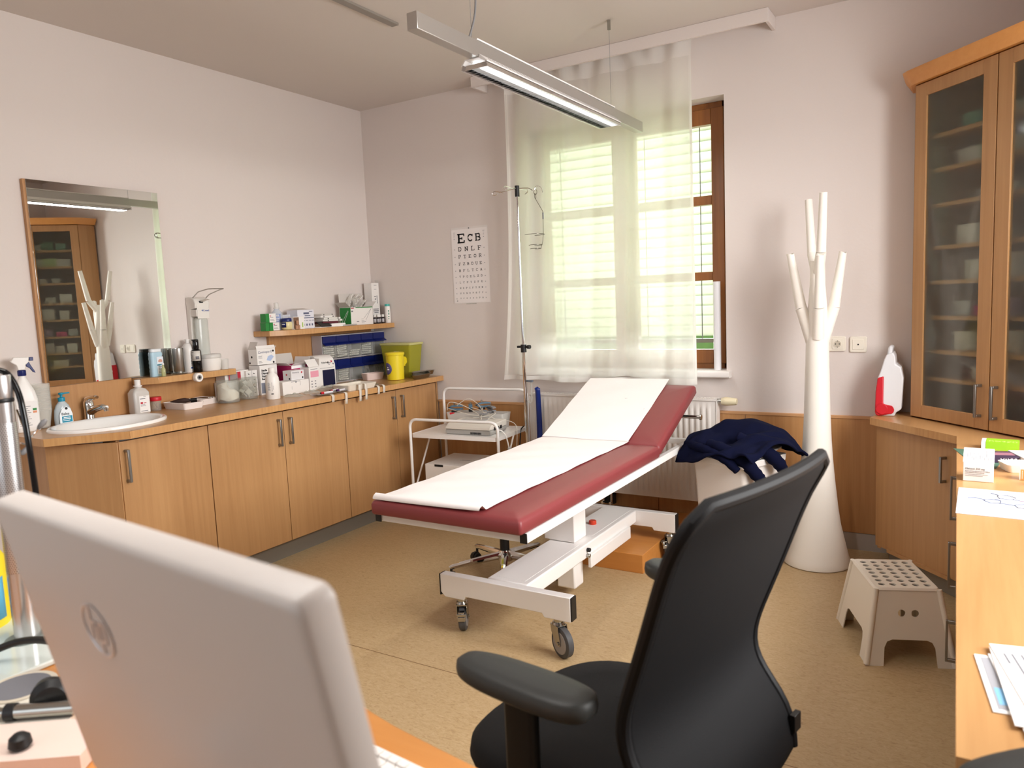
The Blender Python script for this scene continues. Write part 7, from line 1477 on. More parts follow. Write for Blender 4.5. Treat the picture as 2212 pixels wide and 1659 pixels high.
g = G(); g.lathe([(0.011, 0), (0.013, 0.006), (0.009, 0.014), (0.0, 0.016)], (0.014, -0.021, 0.078), 14, sy=0.06); obj('photo_patch', g, pm('skin_tone_print', (206, 156, 136), 0.6), tn)
g = G(); bars(g, (0.0, -0.0210, 0.018), F_, U_, [(0, 0.008*k, 0.024, 0.003) for k in range(5)]); obj('fine_print', g, INKG, tn)
lath('glass_vial', 'small clear vial in front of the powder bottle on the short shelf', 'vial', (0.130, -1.880, Z1), [('vial', [(0.010, 0), (0.0115, 0.003), (0.0115, 0.040), (0.006, 0.050), (0.006, 0.062), (0, 0.063)], glassy('pale_green_vial', (214, 216, 170), 0.45, 0.08)), ('cap', [(0.0065, 0.0632), (0.0065, 0.071), (0, 0.072)], WPL)], n=16)
lath('steel_beaker', 'brushed steel beaker on a flared foot on the short shelf', 'beaker', (0.080, -1.750, Z1), [('beaker', [(0.030, 0.012), (0.033, 0.016), (0.033, 0.145), (0.031, 0.145), (0.031, 0.02), (0, 0.02)], STEEL), ('foot', [(0.043, 0), (0.045, 0.003), (0.034, 0.0118), (0, 0.0118)], DCHROME)])
wb2 = lath('lotion_bottle', 'tall white lotion bottle behind the black pump bottle', 'bottle', (0.062, -1.668, Z1), [('bottle_body', [(0.034, 0), (0.036, 0.004), (0.036, 0.130), (0.033, 0.148), (0.020, 0.165), (0.013, 0.170)], WPL), ('cap', [(0.015, 0.1705), (0.0155, 0.173), (0.0145, 0.192), (0, 0.193)], WPL)])
wrap_bars('side_lettering', wb2, 0.0364, [(300, 304, 0.04+0.009*k, 0.006) for k in range(8)], INK)
wrap_bars('blue_mark', wb2, 0.0364, [(295, 306, 0.022, 0.010)], INKB)
bb = lath('pump_bottle', 'black pump bottle with white label at the shelf front', 'bottle', (0.112, -1.652, Z1), [('bottle_body', [(0.025, 0), (0.027, 0.003), (0.027, 0.118), (0.024, 0.128), (0.014, 0.134)], BLACKG), ('pump_cover', [(0.016, 0.1345), (0.017, 0.138), (0.0165, 0.185), (0.014, 0.190), (0, 0.190)], BLACKG)])
g = G(); g.box(-0.020, 0.014, -0.006, 0.006, 0.1815, 0.190); obj('pump_spout', g, BLACK, bb)
wrap_label('label_sheet', bb, 0.027, 0.066, 0.124, 190, 330, pm('grey_white_label', (214, 210, 204), 0.5))
wrap_bars('fine_print', bb, 0.0278, [(215, 250, 0.115, 0.002), (215, 245, 0.100, 0.002), (215, 240, 0.090, 0.002), (270, 310, 0.075, 0.018)], INKG)
lath('round_tub', 'white round tub with clear lid below the soap dispenser', 'tub', (0.085, -1.548, Z1), [('tub', [(0.056, 0), (0.058, 0.003), (0.064, 0.072), (0, 0.072)], WPL), ('lid', [(0.066, 0.0725), (0.067, 0.075), (0.066, 0.092), (0.062, 0.096), (0, 0.097)], FROSTC)])
lath('clear_pot', 'small milky pot on the short shelf beside the tub', 'pot', (0.120, -1.475, Z1), [('pot', [(0.022, 0), (0.026, 0.06), (0.0245, 0.06), (0.021, 0.003), (0, 0.003)], FROSTC)], n=20)
lath('screw_cap', 'flat white lid lying at the right end of the short shelf', 'lid', (0.055, -1.462, Z1), [('lid', [(0.020, 0), (0.021, 0.002), (0.021, 0.013), (0.018, 0.015), (0, 0.015)], WPL)], n=20)
tr_ = thing('tape_roll', 'white roll of tape stuck to the front of the short wall shelf', 'tape roll', (0.1668, -1.706, 1.088), 0)
g = G(); g.tube([(0, 0, 0), (0.003, 0, 0), (0.027, 0, 0), (0.030, 0, 0)], [0.024, 0.026, 0.026, 0.024], 28); obj('roll', g, pm('tape_white', (240, 236, 230), 0.5), tr_)
g = G(); g.tube([(0.0302, 0, 0), (0.0312, 0, 0)], [0.014, 0.014], 22); obj('core', g, GREYP, tr_); g = G(); g.tube([(0.0313, 0, 0), (0.0318, 0, 0)], [0.007, 0.007], 18); obj('core_hole', g, INK, tr_)

# ---- upper shelf in the corner
Z2 = 1.321+EPS
GREENB_ = (('lower left small green carton end-on at the left of the upper shelf', -1.187, -1.160, 0), ('lower small green and white carton on the upper shelf, right one', -1.157, -1.078, 0), ('small green and white carton stacked on top of two others', -1.183, -1.100, 1))
for lab, y0, y1, lv in GREENB_:
    o, w, d, h = carton('gauze_carton', lab, 'carton', 0.138, y0+0.03, y1+0.03, Z2-EPS+0.0535*lv, 0.050, 0.052 if not lv else 0.056, CARD, 'small green and white cartons')
    g = G(); gw = w if w < 0.04 else 0.028; panel(g, -w/2, -w/2+gw, 0.0, h, -d/2-0.0001); g.box(-w/2-0.0004, -w/2-0.0001, -d/2, d/2, 0, h); obj('green_print', g, GREENC, o)
    if w > 0.04:
        g = G(); bars(g, (-w/2+0.034, -d/2-0.0001, 0.010), F_, U_, [(0, 0, 0.035, 0.002), (0, 0.006, 0.03, 0.002), (0, 0.020, 0.026, 0.003)]); obj('fine_print', g, INKG, o)
        g = G(); bars(g, (-w/2+0.033, -d/2-0.0001, 0.038), F_, U_, [(0, 0, 0.010, 0.005)]); obj('red_print', g, INKR, o)
bt = lath('saline_bottle', 'clear bottle with blue print behind the green cartons', 'bottle', (0.090, -1.020, Z2), [('bottle_body', [(0.032, 0), (0.034, 0.004), (0.034, 0.095), (0.030, 0.115), (0.018, 0.130), (0.016, 0.138)], glassy('saline_clear', (226, 232, 240), 0.4, 0.08)), ('cap', [(0.020, 0.1385), (0.020, 0.146), (0.015, 0.147), (0.015, 0.176), (0.012, 0.178), (0, 0.178)], FROSTC)])
wrap_label('label_sheet', bt, 0.034, 0.050, 0.105, 200, 320, pm('blue_white_label', (150, 166, 208), 0.5))
wrap_bars('lettering', bt, 0.0350, [(215+14*k, 223+14*k, 0.088, 0.014) for k in range(6)]+[(215, 300, 0.070, 0.006), (225, 290, 0.058, 0.006)], INKW)
vj = lath('petroleum_jelly_jar', 'cream jelly jar with dark blue lid on the upper shelf', 'jar', (0.155, -1.000, Z2), [('jar', [(0.027, 0), (0.034, 0.006), (0.036, 0.030), (0.035, 0.048), (0.032, 0.052)], pm('jelly_cream', (222, 210, 160), 0.3)), ('lid', [(0.034, 0.0525), (0.035, 0.055), (0.034, 0.070), (0.031, 0.075), (0, 0.076)], BLUEFL)])
wrap_label('label_sheet', vj, 0.0362, 0.016, 0.050, 205, 268, pm('navy_label', (22, 34, 90), 0.4))
wrap_bars('lettering', vj, 0.0372, [(218, 254, 0.034, 0.005)], INKW)
o, w, d, h = carton('grey_carton', 'pale grey carton behind the jelly jar', 'carton', 0.085, -0.985, -0.870, Z2-EPS, 0.06, 0.098, pm('pale_grey_carton2', (206, 206, 212), 0.55))
o, w, d, h = carton('bandage_roll_carton', 'large white carton printed in blue on the upper shelf', 'carton', 0.155, -0.905, -0.760, Z2-EPS, 0.10, 0.124, pm('bluish_white_carton', (226, 226, 234), 0.55))
g = G(); bars(g, (-w/2+0.002, -d/2-0.0001, 0), F_, U_, [(0.03, 0.068, w-0.034, 0.005), (0.05, 0.095, 0.05, 0.012), (0.06, 0.082, 0.05, 0.006), (0.10, 0.110, 0.03, 0.005)]+[(0.045+0.024*k, 0.018, 0.012, 0.014) for k in range(4)]+[(0.04+0.027*k, 0.052, 0.02, 0.003) for k in range(4)]); obj('blue_print', g, pm('slate_print', (92, 98, 124), 0.6), o)
flap(o, (-w/2+0.02, -d/2+0.01, h+0.001), F_, (0, 0.9, 0.10), w-0.03, 0.08, CARDS)
o, w, d, h = carton('opened_carton', 'opened small carton of brown bandage rolls in front of the large white carton', 'carton', 0.205, -0.988, -0.895, Z2-EPS, 0.048, 0.082, CARD, lid=False)
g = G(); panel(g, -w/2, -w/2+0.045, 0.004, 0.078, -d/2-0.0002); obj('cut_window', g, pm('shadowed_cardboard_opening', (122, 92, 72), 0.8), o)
g = G(); bars(g, (w/2-0.022, -d/2-0.0002, 0.012), F_, U_, [(0, 0, 0.008, 0.032)]); obj('green_print', g, pm('lime_print', (150, 190, 60), 0.6), o)
BR = pm('brown_bandage', (176, 132, 104), 0.9, bump=0.6, bscale=300)
for k, (dy, dz) in enumerate(((-0.975, 0.016), (-0.957, 0.016), (-0.967, 0.046))):
    g = G(); g.tube([(0, 0, -0.013), (0, 0, 0.013)], [0.009, 0.009], 14)
    o = obj('bandage_roll', g, BR, None); tag(o, ('brown bandage roll at the lower left of the opened carton', 'brown bandage roll at the lower right of the opened carton', 'brown bandage roll on top in the opened carton')[k], 'bandage roll', 'bandage rolls in the opened carton', (0.2062+0.0095, dy, Z2+dz-0.002)); 
# flat packs, phone-like case and booklet heap
def slab_item(nm, lab, cat, loc, w, d, h, rz, mat, tilt=0, group=None):
    o = obj(nm, G().box(-w/2, w/2, -d/2, d/2, 0, h), mat, None, 0.001); tag(o, lab, cat, group, loc); o.rotation_euler = (tilt, 0, rz); return o
slab_item('leaflet', 'white leaflet lying flat at the shelf front beside the dark case', 'leaflet', (0.145, -0.690, Z2), 0.15, 0.10, 0.004, Q+0.1, PAPER)
slab_item('dark_case', 'flat black case leaning on the leaflets of the upper shelf', 'case', (0.175, -0.695, Z2+0.020), 0.095, 0.060, 0.006, Q, BLACK, math.radians(32))
slab_item('booklet', 'white booklet lying under the flat dressing packs', 'booklet', (0.135, -0.555, Z2+0.0045-0.0045), 0.13, 0.085, 0.022, Q-0.05, PAPER)
slab_item('red_wallet', 'dark wallet with red edge squeezed beneath the flat packs', 'wallet', (0.125, -0.625-0.0, Z2+0.0235), 0.15, 0.09, 0.014, Q+0.05, pm('dark_red_wallet', (92, 30, 44), 0.6))
for k in range(4):
    o = slab_item('flat_dressing_pack', ('lowest flat white dressing pack in the heap on the upper shelf', 'second flat white dressing pack in the heap on the upper shelf', 'third flat white dressing pack in the heap on the upper shelf', 'topmost pale dressing pack in the heap on the upper shelf')[k], 'dressing pack', (0.118-0.008*k, -0.590-0.018*k+0.02*(k % 2), Z2+0.0385+0.0135*k), 0.175-0.015*k, 0.085, 0.0125, Q+0.08*(k-1), (PACK, PACK, CARD, CARDS)[k], group='flat dressing packs on the upper shelf')
    g = G()
    for u in (-0.04, 0.055): g.tube([(u, -0.0427, 0.006), (u, -0.0433, 0.006)], [0.0045, 0.0045], 12)
    obj('round_marks', g, INK, o)
slab_item('foil_pouch', 'silver foil pouch lying at the front between packs and green carton', 'pouch', (0.165, -0.455, Z2), 0.12, 0.06, 0.010, Q-0.15, FOIL)
# green carton of forceps packs
gcx = 0.165
o, w, d, h = carton('forceps_carton', 'open green and white carton stuffed with sterile packs on the upper shelf', 'carton', gcx, -0.420, -0.185, Z2-EPS, 0.105, 0.128, CARD, lid=False, rz=0.0)
g = G(); g.box(-w/2-0.0006, -w/2-0.0001, -d/2, d/2-0.004, 0.004, h-0.002); panel(g, -w/2, -w/2+0.004, 0.0, h, -d/2-0.0001); panel(g, -w/2+0.055, w/2, h-0.006, h, -d/2-0.0003); obj('green_print', g, GREENC, o)
g = G()
for a, b in (((w/2-0.10, 0.045), (w/2-0.015, 0.115)), ((w/2-0.08, 0.030), (w/2-0.018, 0.112))):
    g.tube([(a[0], -d/2-0.0004, a[1]), (b[0], -d/2-0.0004, b[1])], 0.0008, 5)
obj('forceps_drawing', g, INKG, o)
g = G()
for a, b in (((-0.035, 0.02), (0.03, 0.105)), ((-0.02, 0.01), (0.034, 0.10))): g.tube([(-w/2-0.0009, -a[0], a[1]), (-w/2-0.0009, -b[0], b[1])], 0.0009, 5)
obj('white_drawing', g, INKW, o)
g = G(); bars(g, (-w/2+0.008, -d/2-0.0001, h-0.030), F_, U_, [(0, 0.020, 0.030, 0.006)]); obj('red_print', g, INKR, o)
g = G(); bars(g, (-w/2+0.010, -d/2-0.0001, 0.0), F_, U_, [(0, h-0.034, 0.018, 0.010), (0.10, 0.012, 0.03, 0.002), (0.10, 0.020, 0.045, 0.002), (0.10, 0.028, 0.03, 0.002), (0.10, 0.040, 0.022, 0.002), (0.05, 0.022, 0.025, 0.005)]); obj('fine_print', g, INKG, o)
flap(o, (-w/2, d/2-0.002, h+0.001), F_, (0, 0.03, 1), w, 0.10, CARDS, 'back_flap'); flap(o, (-w/2, -d/2, h+0.001), (0, 1, 0), (-0.9, 0, 0.75), d, 0.055, CARDS, 'side_flap'); flap(o, (w/2, -d/2, h+0.001), (0, 1, 0), (0.75, 0, 0.6), d*0.9, 0.06, CARD, 'side_flap')
rnd = random.Random(21)
for k, (u, hh, ang, ln) in enumerate(((-0.055, 0.085, -0.75, 0.15), (-0.03, 0.080, -0.95, 0.18), (0.0, 0.06, -1.0, 0.20), (-0.07, 0.05, -0.4, 0.12), (-0.02, 0.035, -0.5, 0.12), (0.03, 0.03, -0.9, 0.13), (-0.04, 0.03, 0.2, 0.10))):
    ob_ = obj('swab_pack', G().box(-0.013, 0.013, -0.0025, 0.0025, -ln/2, ln/2), PACK)
    tag(ob_, ('tallest white swab pack rising from the green carton', 'second white swab pack sloping out of the green carton', 'long white swab pack lying along the green carton mouth', 'short white swab pack at the carton left corner', 'white swab pack half sunk in the green carton middle', 'white swab pack sunk at the green carton right', 'upright white swab pack low in the green carton')[k], 'swab pack', 'swab packs in the green carton')
    ob_.location = (gcx-0.085+0.010*k, -0.3025+u, Z2+h+hh*0.55-0.005); ob_.rotation_euler = (ang, 0.0, 0)
    g = G(); 
    for q in range(4): g.box(0.0131, 0.0134, -0.0015, 0.0015, -ln*0.4+ln*0.2*q, -ln*0.4+ln*0.2*q+ln*0.08)
    obj('fine_print', g, INKG, ob_)
o, w, d, h = carton('tall_carton', 'tall narrow white carton standing in the room corner on the upper shelf', 'carton', 0.105, -0.115, -0.035, Z2-EPS, 0.075, 0.305)
flap(o, (w/2-0.002, -d/2, h+0.0005), (0, 1, 0), (-0.3, 0, 1), 0.03, 0.02, CARDS)
g = G(); bars(g, (-w/2+0.006, -d/2-0.0001, 0.0), F_, U_, [(0.02, 0.285, 0.03, 0.003), (0.02, 0.255, 0.025, 0.003), (0.018, 0.20, 0.02, 0.006), (0.024, 0.178, 0.012, 0.010), (0.045, 0.15, 0.006, 0.06), (0.0, 0.105, 0.06, 0.006), (0, 0.092, 0.06, 0.006), (0.01, 0.080, 0.045, 0.006)]); obj('fine_print', g, INKG, o)
for k in range(4):
    o = lath('medicine_vial', ('leftmost dark vial with white cap in front of the tall carton', 'second dark vial with white cap in front of the tall carton', 'third dark vial with white cap in front of the tall carton', 'rightmost dark vial with white cap in front of the tall carton')[k], 'vial', (0.145+0.010*(k % 2), -0.150+0.0262*k+0.006, Z2), [('vial', [(0.0112, 0), (0.0122, 0.002), (0.0122, 0.042), (0.009, 0.047)], pm('dark_amber_glass', (26, 18, 20), 0.15)), ('cap', [(0.0098, 0.0475), (0.0102, 0.049), (0.0102, 0.066), (0, 0.067)], WPL)], 'dark vials on the upper shelf', n=16)
    wrap_label('label_sheet', o, 0.0122, 0.008, 0.036, 215, 320, pm('vial_label', (190, 188, 192), 0.5))
tb = lath('talc_bottle', 'white talc bottle with turquoise cap at the right end of the upper shelf', 'bottle', (0.175, -0.031, Z2), [('bottle_body', [(0.020, 0), (0.022, 0.003), (0.0225, 0.060), (0.020, 0.125)], pm('talc_white', (240, 236, 232), 0.4)), ('cap', [(0.0195, 0.1255), (0.0195, 0.142), (0, 0.143)], pm('turquoise_cap', (70, 176, 166), 0.4))], n=22)
wrap_bars('lettering', tb, 0.0229, [(278, 296, 0.085, 0.010), (282, 300, 0.062, 0.016), (276, 300, 0.045, 0.006), (276, 296, 0.03, 0.005)], pm('green_print_soft', (60, 140, 110), 0.6))
# ================================================================== THINGS ON THE RIGHT-HAND DESK
ZD = 0.780+EPS
o = thing('medicine_box', 'white medicine box with slanted lid at the left edge of the right desk', 'medicine box', (3.966, -1.465, ZD), -0.03)
g = G(); w = 0.086; g.prism([(-0.045, 0), (0.045, 0), (0.045, 0.074), (-0.043, 0.064)], -w/2, w/2, 'x'); obj('carton_body', g, CARD, o, 0.001)
g = G(); g.prism([(-0.0435, 0.0648), (0.043, 0.096), (0.045, 0.0935), (-0.0425, 0.0625)], -w/2-0.001, w/2+0.001, 'x'); obj('lid_flap', g, PAPER, o)
text('lettering', [('Melosol 250 mg', (-0.037, -0.0453, 0.040), F_, U_, 0.0062), ('Pulver und Lösungsmittel zur Herstellung', (-0.037, -0.0453, 0.0335), F_, U_, 0.0030), ('einer Injektions-/Infusionslösung', (-0.037, -0.0453, 0.0285), F_, U_, 0.0030)], INK, o)
g = G(); bars(g, (-0.037, -0.0453, 0.018), F_, U_, [(0, 0.005, 0.064, 0.0012), (0, 0, 0.05, 0.0012)]); obj('fine_print', g, INKG, o)
g = G(); sl2 = Vector((0, 0.0865, 0.0312)).normalized()
bars(g, (-0.036, -0.040, 0.0665), F_, tuple(sl2), [(0.004+0.006*k, 0.008+(0.02 if k % 4 == 1 else 0), 0.0012, 0.05-(0.02 if k % 3 else 0)) for k in range(12)]); obj('lid_print', g, INKG, o)
def flat_box(nm, lab, loc, w, d, h, rz, mat, cat='medicine box', group=None):
    o = thing(nm, lab, cat, loc, rz, group); g = G(); g.box(-w/2, w/2, -d/2, d/2, 0, h); obj('carton_body', g, mat, o, 0.0008); return o
# dark green leaflet reaching over the desk edge
g = G(); g.prism([(3.886, -0.955), (4.075, -0.970), (4.02, -1.29), (3.955, -1.24)], 0.7806, 0.7814)
o = obj('green_leaflet', g, pm('dark_green_paper', (78, 110, 92), 0.5)); tag(o, 'dark green leaflet under the white medicine box, its tip over the desk edge', 'leaflet')
o = flat_box('green_medicine_box', 'lime green and white medicine box at the back of the right desk', (4.045, -0.915, ZD), 0.125, 0.075, 0.034, -0.06, CARD)
g = G(); g.box(-0.047, 0.0625, -0.0385, 0.0382, 0.0015, 0.0346); obj('green_print', g, pm('lime_green_print', (150, 200, 40), 0.5), o)
text('lettering', [('nosyn', (-0.040, -0.030, 0.0349), F_, (0, 1, 0), 0.030)], pm('pale_lime_print', (196, 226, 120), 0.5), o)
o = flat_box('dark_medicine_box', 'dark purple medicine box with white lettering behind the white box', (4.050, -1.130, ZD+0.0012), 0.10, 0.10, 0.022, 0.25, pm('dark_purple_carton', (58, 42, 66), 0.5))
g = G(); g.box(-0.045, 0.03, -0.02, 0.03, 0.0221, 0.0224); obj('pink_print', g, pm('dusty_pink_print', (150, 104, 116), 0.6), o)
text('lettering', [('AMAVA', (0.035, -0.0503, 0.016), (-1, 0, 0), (0, 0, -1), 0.013)], INKW, o, bold=0.03)
o = flat_box('grey_medicine_box', 'grey and white medicine box with orange stripe on the right desk', (4.130, -1.13, ZD), 0.085, 0.17, 0.026, 0.30, CARD)
g = G(); g.box(-0.035, 0.04, -0.05, 0.08, 0.0261, 0.0264); obj('grey_print', g, pm('light_grey_print', (186, 184, 186), 0.6), o)
g = G(); g.box(-0.03, 0.04, -0.08, -0.062, 0.0261, 0.0264); obj('orange_print', g, pm('orange_box_print', (222, 160, 90), 0.5), o)
plain_tray('shallow white pill tray beside the grey medicine box', (4.085, -1.290, ZD), 0.10, 0.09, 0.028, 0.35, WPL, 'pill_tray')
o = flat_box('orange_medicine_box', 'orange and white medicine box near the right edge of the desk', (4.120, -1.415, ZD), 0.075, 0.05, 0.045, -0.05, CARD)
g = G(); g.box(-0.034, 0.0376, -0.0253, 0.0252, 0.0, 0.036); obj('orange_print', g, pm('orange_box_print', (222, 160, 90), 0.5), o)
g = G(); bars(g, (-0.03, -0.0254, 0.004), F_, U_, [(0.006*k, 0, 0.0012, 0.028) for k in range(9)]); obj('fine_print', g, INKW, o)
o = flat_box('green_striped_box', 'small green medicine box at the very right edge of the desk', (4.150, -1.500, ZD), 0.05, 0.05, 0.036, 0.0, pm('mid_green_carton', (76, 140, 52), 0.5))
# leaflet with a chemical ring drawing, lettering upside down
lf = thing('chemistry_leaflet', 'pale blue and white leaflet with a chemical ring drawing on the right desk', 'leaflet', (4.055, -1.785, ZD), -0.015)
g = G(); g.box(-0.147, 0.15, -0.150, 0.165, 0, 0.0012); obj('sheet', g, pm('leaflet_white', (236, 238, 246), 0.5), lf)
g = G(); g.box(-0.145, 0.148, -0.02, 0.06, 0.00122, 0.0015); g.box(-0.145, 0.148, 0.11, 0.16, 0.00122, 0.0015); obj('blue_bands', g, pm('pale_blue_band', (196, 206, 232), 0.5), lf)
g = G()
def pl2(pts, r=0.0012, closed=False): g.tube([(x, y, 0.0019) for x, y in pts], r, 5, closed)
for cx_, cy_, rr, rot in ((-0.02, 0.08, 0.026, 0.2), (0.06, 0.085, 0.026, 1.0), (-0.055, 0.02, 0.024, 0.6), (0.10, 0.02, 0.024, 0.0), (0.022, -0.012, 0.026, 0.3)):
    pl2([(cx_+rr*math.cos(rot+2*PI*k/5), cy_+rr*math.sin(rot+2*PI*k/5)) for k in range(5)], closed=True)
pl2([(-0.005, 0.062), (0.022, 0.050), (0.045, 0.064)]); pl2([(-0.035, 0.06), (-0.05, 0.042)]); pl2([(0.08, 0.064), (0.095, 0.042)]); pl2([(-0.04, 0.002), (0.0, -0.008)]); pl2([(0.08, 0.002), (0.045, -0.008)]); pl2([(-0.075, 0.03), (-0.10, 0.045), (-0.12, 0.036)]); pl2([(-0.04, 0.10), (-0.06, 0.12)]); pl2([(0.085, 0.10), (0.105, 0.12)])
obj('ring_drawing', g, pm('slate_ink', (92, 92, 104), 0.6), lf)
g = G(); g.tube([(0.022, 0.04, 0.0013), (0.022, 0.04, 0.0017)], [0.014, 0.014], 20); obj('pink_dot', g, pm('pale_pink_print', (220, 178, 190), 0.6), lf)
text('lettering', [('von Fol', (0.112, -0.100, 0.0014), (-1, 0, 0), (0, -1, 0), 0.020), ('von', (0.112, -0.128, 0.0014), (-1, 0, 0), (0, -1, 0), 0.018)], INKG, lf, bold=0.04)
g = G(); bars(g, (-0.12, -0.062, 0.0013), (1, 0, 0), (0, 1, 0), [(0, 0, 0.075, 0.003), (-0.01, 0.115, 0.06, 0.003), (0.14, 0.15, 0.09, 0.003), (0.11, 0.03, 0.10, 0.0025)]); obj('fine_print', g, INKG, lf)
# loose papers in the foreground of the desk
o = slab_item('photo_card', 'white-bordered picture card half under the letters on the right desk', 'card', (4.018, -2.965, ZD), 0.125, 0.20, 0.0015, 0.12, PAPER)
g = G(); g.box(-0.054, 0.054, -0.09, 0.09, 0.0016, 0.0019); obj('grey_picture', g, pm('grey_picture', (158, 158, 164), 0.5), o)
g = G(); g.box(-0.05, 0.02, -0.075, -0.02, 0.0020, 0.0022); obj('blue_patch', g, pm('sky_blue_patch', (130, 186, 222), 0.5), o); g = G(); g.box(-0.02, 0.0, -0.01, 0.07, 0.0020, 0.0022); obj('red_patch', g, pm('rose_patch', (176, 70, 92), 0.5), o)
for k, (x, y, r_, lab) in enumerate(((4.085, -2.985, 0.16, 'bottom letter of the small paper stack on the right desk'), (4.080, -2.965, 0.10, 'middle letter of the small paper stack on the right desk'), (4.092, -2.945, 0.20, 'top letter with two printed lines on the right desk paper stack'))):
    o = slab_item('letter_sheet', lab, 'letter', (x, y, ZD+0.0026+0.002*k), 0.20, 0.27, 0.0016, r_, PAPER, 0, 'letters on the right desk')
g = G(); bars(g, (-0.075, 0.10, 0.0017), (0, -1, 0), (1, 0, 0), [(0, 0, 0.14, 0.004), (0, 0.014, 0.15, 0.004), (0, -0.012, 0.04, 0.004), (0.02, 0.045, 0.03, 0.003)]); obj('printed_lines', g, INKG, o)

# ================================================================== FOREGROUND DESK
ND = 0.745
nd = thing('near_desk', 'orange beech desk with curved front edge in the left foreground', 'desk', (0, 0, 0))
far = [(1.90, -3.36), (2.5, -3.385), (2.80, -3.415), (2.986, -3.449), (3.055, -3.468), (3.12, -3.483), (3.228, -3.500), (3.308, -3.512), (3.45, -3.53), (3.55, -3.56)]
g = G(); g.prism([(1.90, -4.30), (3.55, -4.30)]+far[::-1], ND-0.030, ND); obj('desk_top', g, wood('orange_beech_desk', (198, 130, 62), (210, 144, 76), 'x', 0.4), nd, 0.003)
for xx in (1.96, 3.46):
    g = G(); g.box(xx, xx+0.03, -4.25, -3.62, 0.0, ND-0.031); obj('side_panel', g, DOORW, nd)
g = G(); g.box(1.99, 3.46, -4.22, -4.20, 0.25, ND-0.031); obj('modesty_panel', g, DOORW, nd)
ZN = ND+EPS
# monitor seen from behind
mon = thing('computer_monitor', 'white computer monitor seen from behind in the left foreground', 'monitor', (3.288, -4.021, 0.0))
c0 = Vector((0, 0, 1.251)); U = Vector((math.cos(-0.104), math.sin(-0.104), 0)); Nh = Vector((-U.y, U.x, 0)); V = Vector((0, 0, 1))*math.cos(-0.202)+Nh*math.sin(-0.202); Nn = U.cross(V)
MM = Matrix(((U.x, V.x, Nn.x, c0.x), (U.y, V.y, Nn.y, c0.y), (U.z, V.z, Nn.z, c0.z), (0, 0, 0, 1)))
SHELL = pm('monitor_white_shell', (206, 199, 194), 0.38)
g = G(); g.xf = MM
def mring(i, z, r=0.012): return [(x, y, z) for x, y in rrect(-0.27+i, 0.27-i, -0.36+i, -i, max(0.003, r-i*0.3), 5)]
g.loft([mring(0.006, -0.032), mring(0.001, -0.030), mring(0.0, -0.026), mring(0.0, -0.006), mring(0.003, -0.0015), mring(0.008, 0.0)])
shl = obj('rear_shell', g, SHELL, mon, smooth=50)
g = G(); g.xf = MM; g.box(-0.262, 0.262, -0.34, -0.010, -0.0336, -0.0325); obj('screen', g, BLACKG, mon)
g = G(); g.xf = MM; lc = (-0.089, -0.115)
rings = []
for k, z in ((0.029, 0.0004), (0.030, 0.0012), (0.0275, 0.0016), (0.0265, 0.0004)): rings.append([(lc[0]+k*math.cos(2*PI*i/40), lc[1]+k*math.sin(2*PI*i/40), z) for i in range(40)])
g.loft(rings, False, False, loop=True)
for dx, y0, y1 in ((-0.012, -0.012, 0.026), (-0.002, -0.012, 0.006), (0.006, -0.026, 0.012), (0.016, -0.010, 0.012)):
    s_ = 0.28; g.prism([(lc[0]+dx+s_*y0-0.002, lc[1]+y0), (lc[0]+dx+s_*y0+0.002, lc[1]+y0), (lc[0]+dx+s_*y1+0.002, lc[1]+y1), (lc[0]+dx+s_*y1-0.002, lc[1]+y1)], 0.0004, 0.0014)
for dx, y in ((-0.005, 0.009), (0.013, 0.011), (0.008, -0.011)): g.prism([(lc[0]+dx-0.006, lc[1]+y-0.002), (lc[0]+dx+0.006, lc[1]+y-0.002), (lc[0]+dx+0.006, lc[1]+y+0.002), (lc[0]+dx-0.006, lc[1]+y+0.002)], 0.0004, 0.0014)
obj('round_emblem', g, pm('satin_emblem', (214, 212, 214), 0.4, 0.4), mon)
g = G(); A_ = MM @ Vector((-0.255, -0.335, -0.02)); g.tube([A_, (A_.x-0.02, A_.y+0.02, A_.z-0.06), (A_.x-0.055, A_.y+0.03, ZN+0.012)], 0.012, 12); obj('stand_leg', g, SHELL, mon)
g = G(); g.tube([(0.015, -0.02, 1.02), (0.02, -0.04, 0.93), (0.02, -0.03, 0.80), (0.02, -0.01, ZN+0.012)], [0.028, 0.028, 0.026, 0.026], 16); obj('stand_neck', g, SHELL, mon)
g = G(); g.prism(rrect(-0.11, 0.14, -0.10, 0.09, 0.03), ZN, ZN+0.010); obj('stand_foot', g, SHELL, mon, 0.003)
kb = thing('keyboard', 'white computer keyboard lying behind the monitor near the desk edge', 'keyboard', (3.050, -3.615, ZN), -0.10)
g = G(); g.prism([(-0.065, 0.0), (0.065, 0.0), (0.065, 0.016), (-0.065, 0.009)], -0.21, 0.21, 'x'); obj('case', g, WPL, kb, 0.002)
def key(x, y, w): 
    g = G(); g.prism(rrect(x, x+w, y-0.0075, y+0.0075, 0.002), 0.0130+y*0.05, 0.0175+y*0.05); return g
KEYM = pm('key_white', (238, 234, 230), 0.4)
for r_ in range(5):
    y = 0.052-0.0185*r_; x = -0.20+0.004*r_
    while x < 0.195:
        w_ = 0.0155 if not (r_ == 4 and -0.1 < x < 0.02) else 0.09
        if x+w_ > 0.203: break
        obj('key', key(x, y, w_), KEYM, kb, smooth=0); x += w_+0.0033
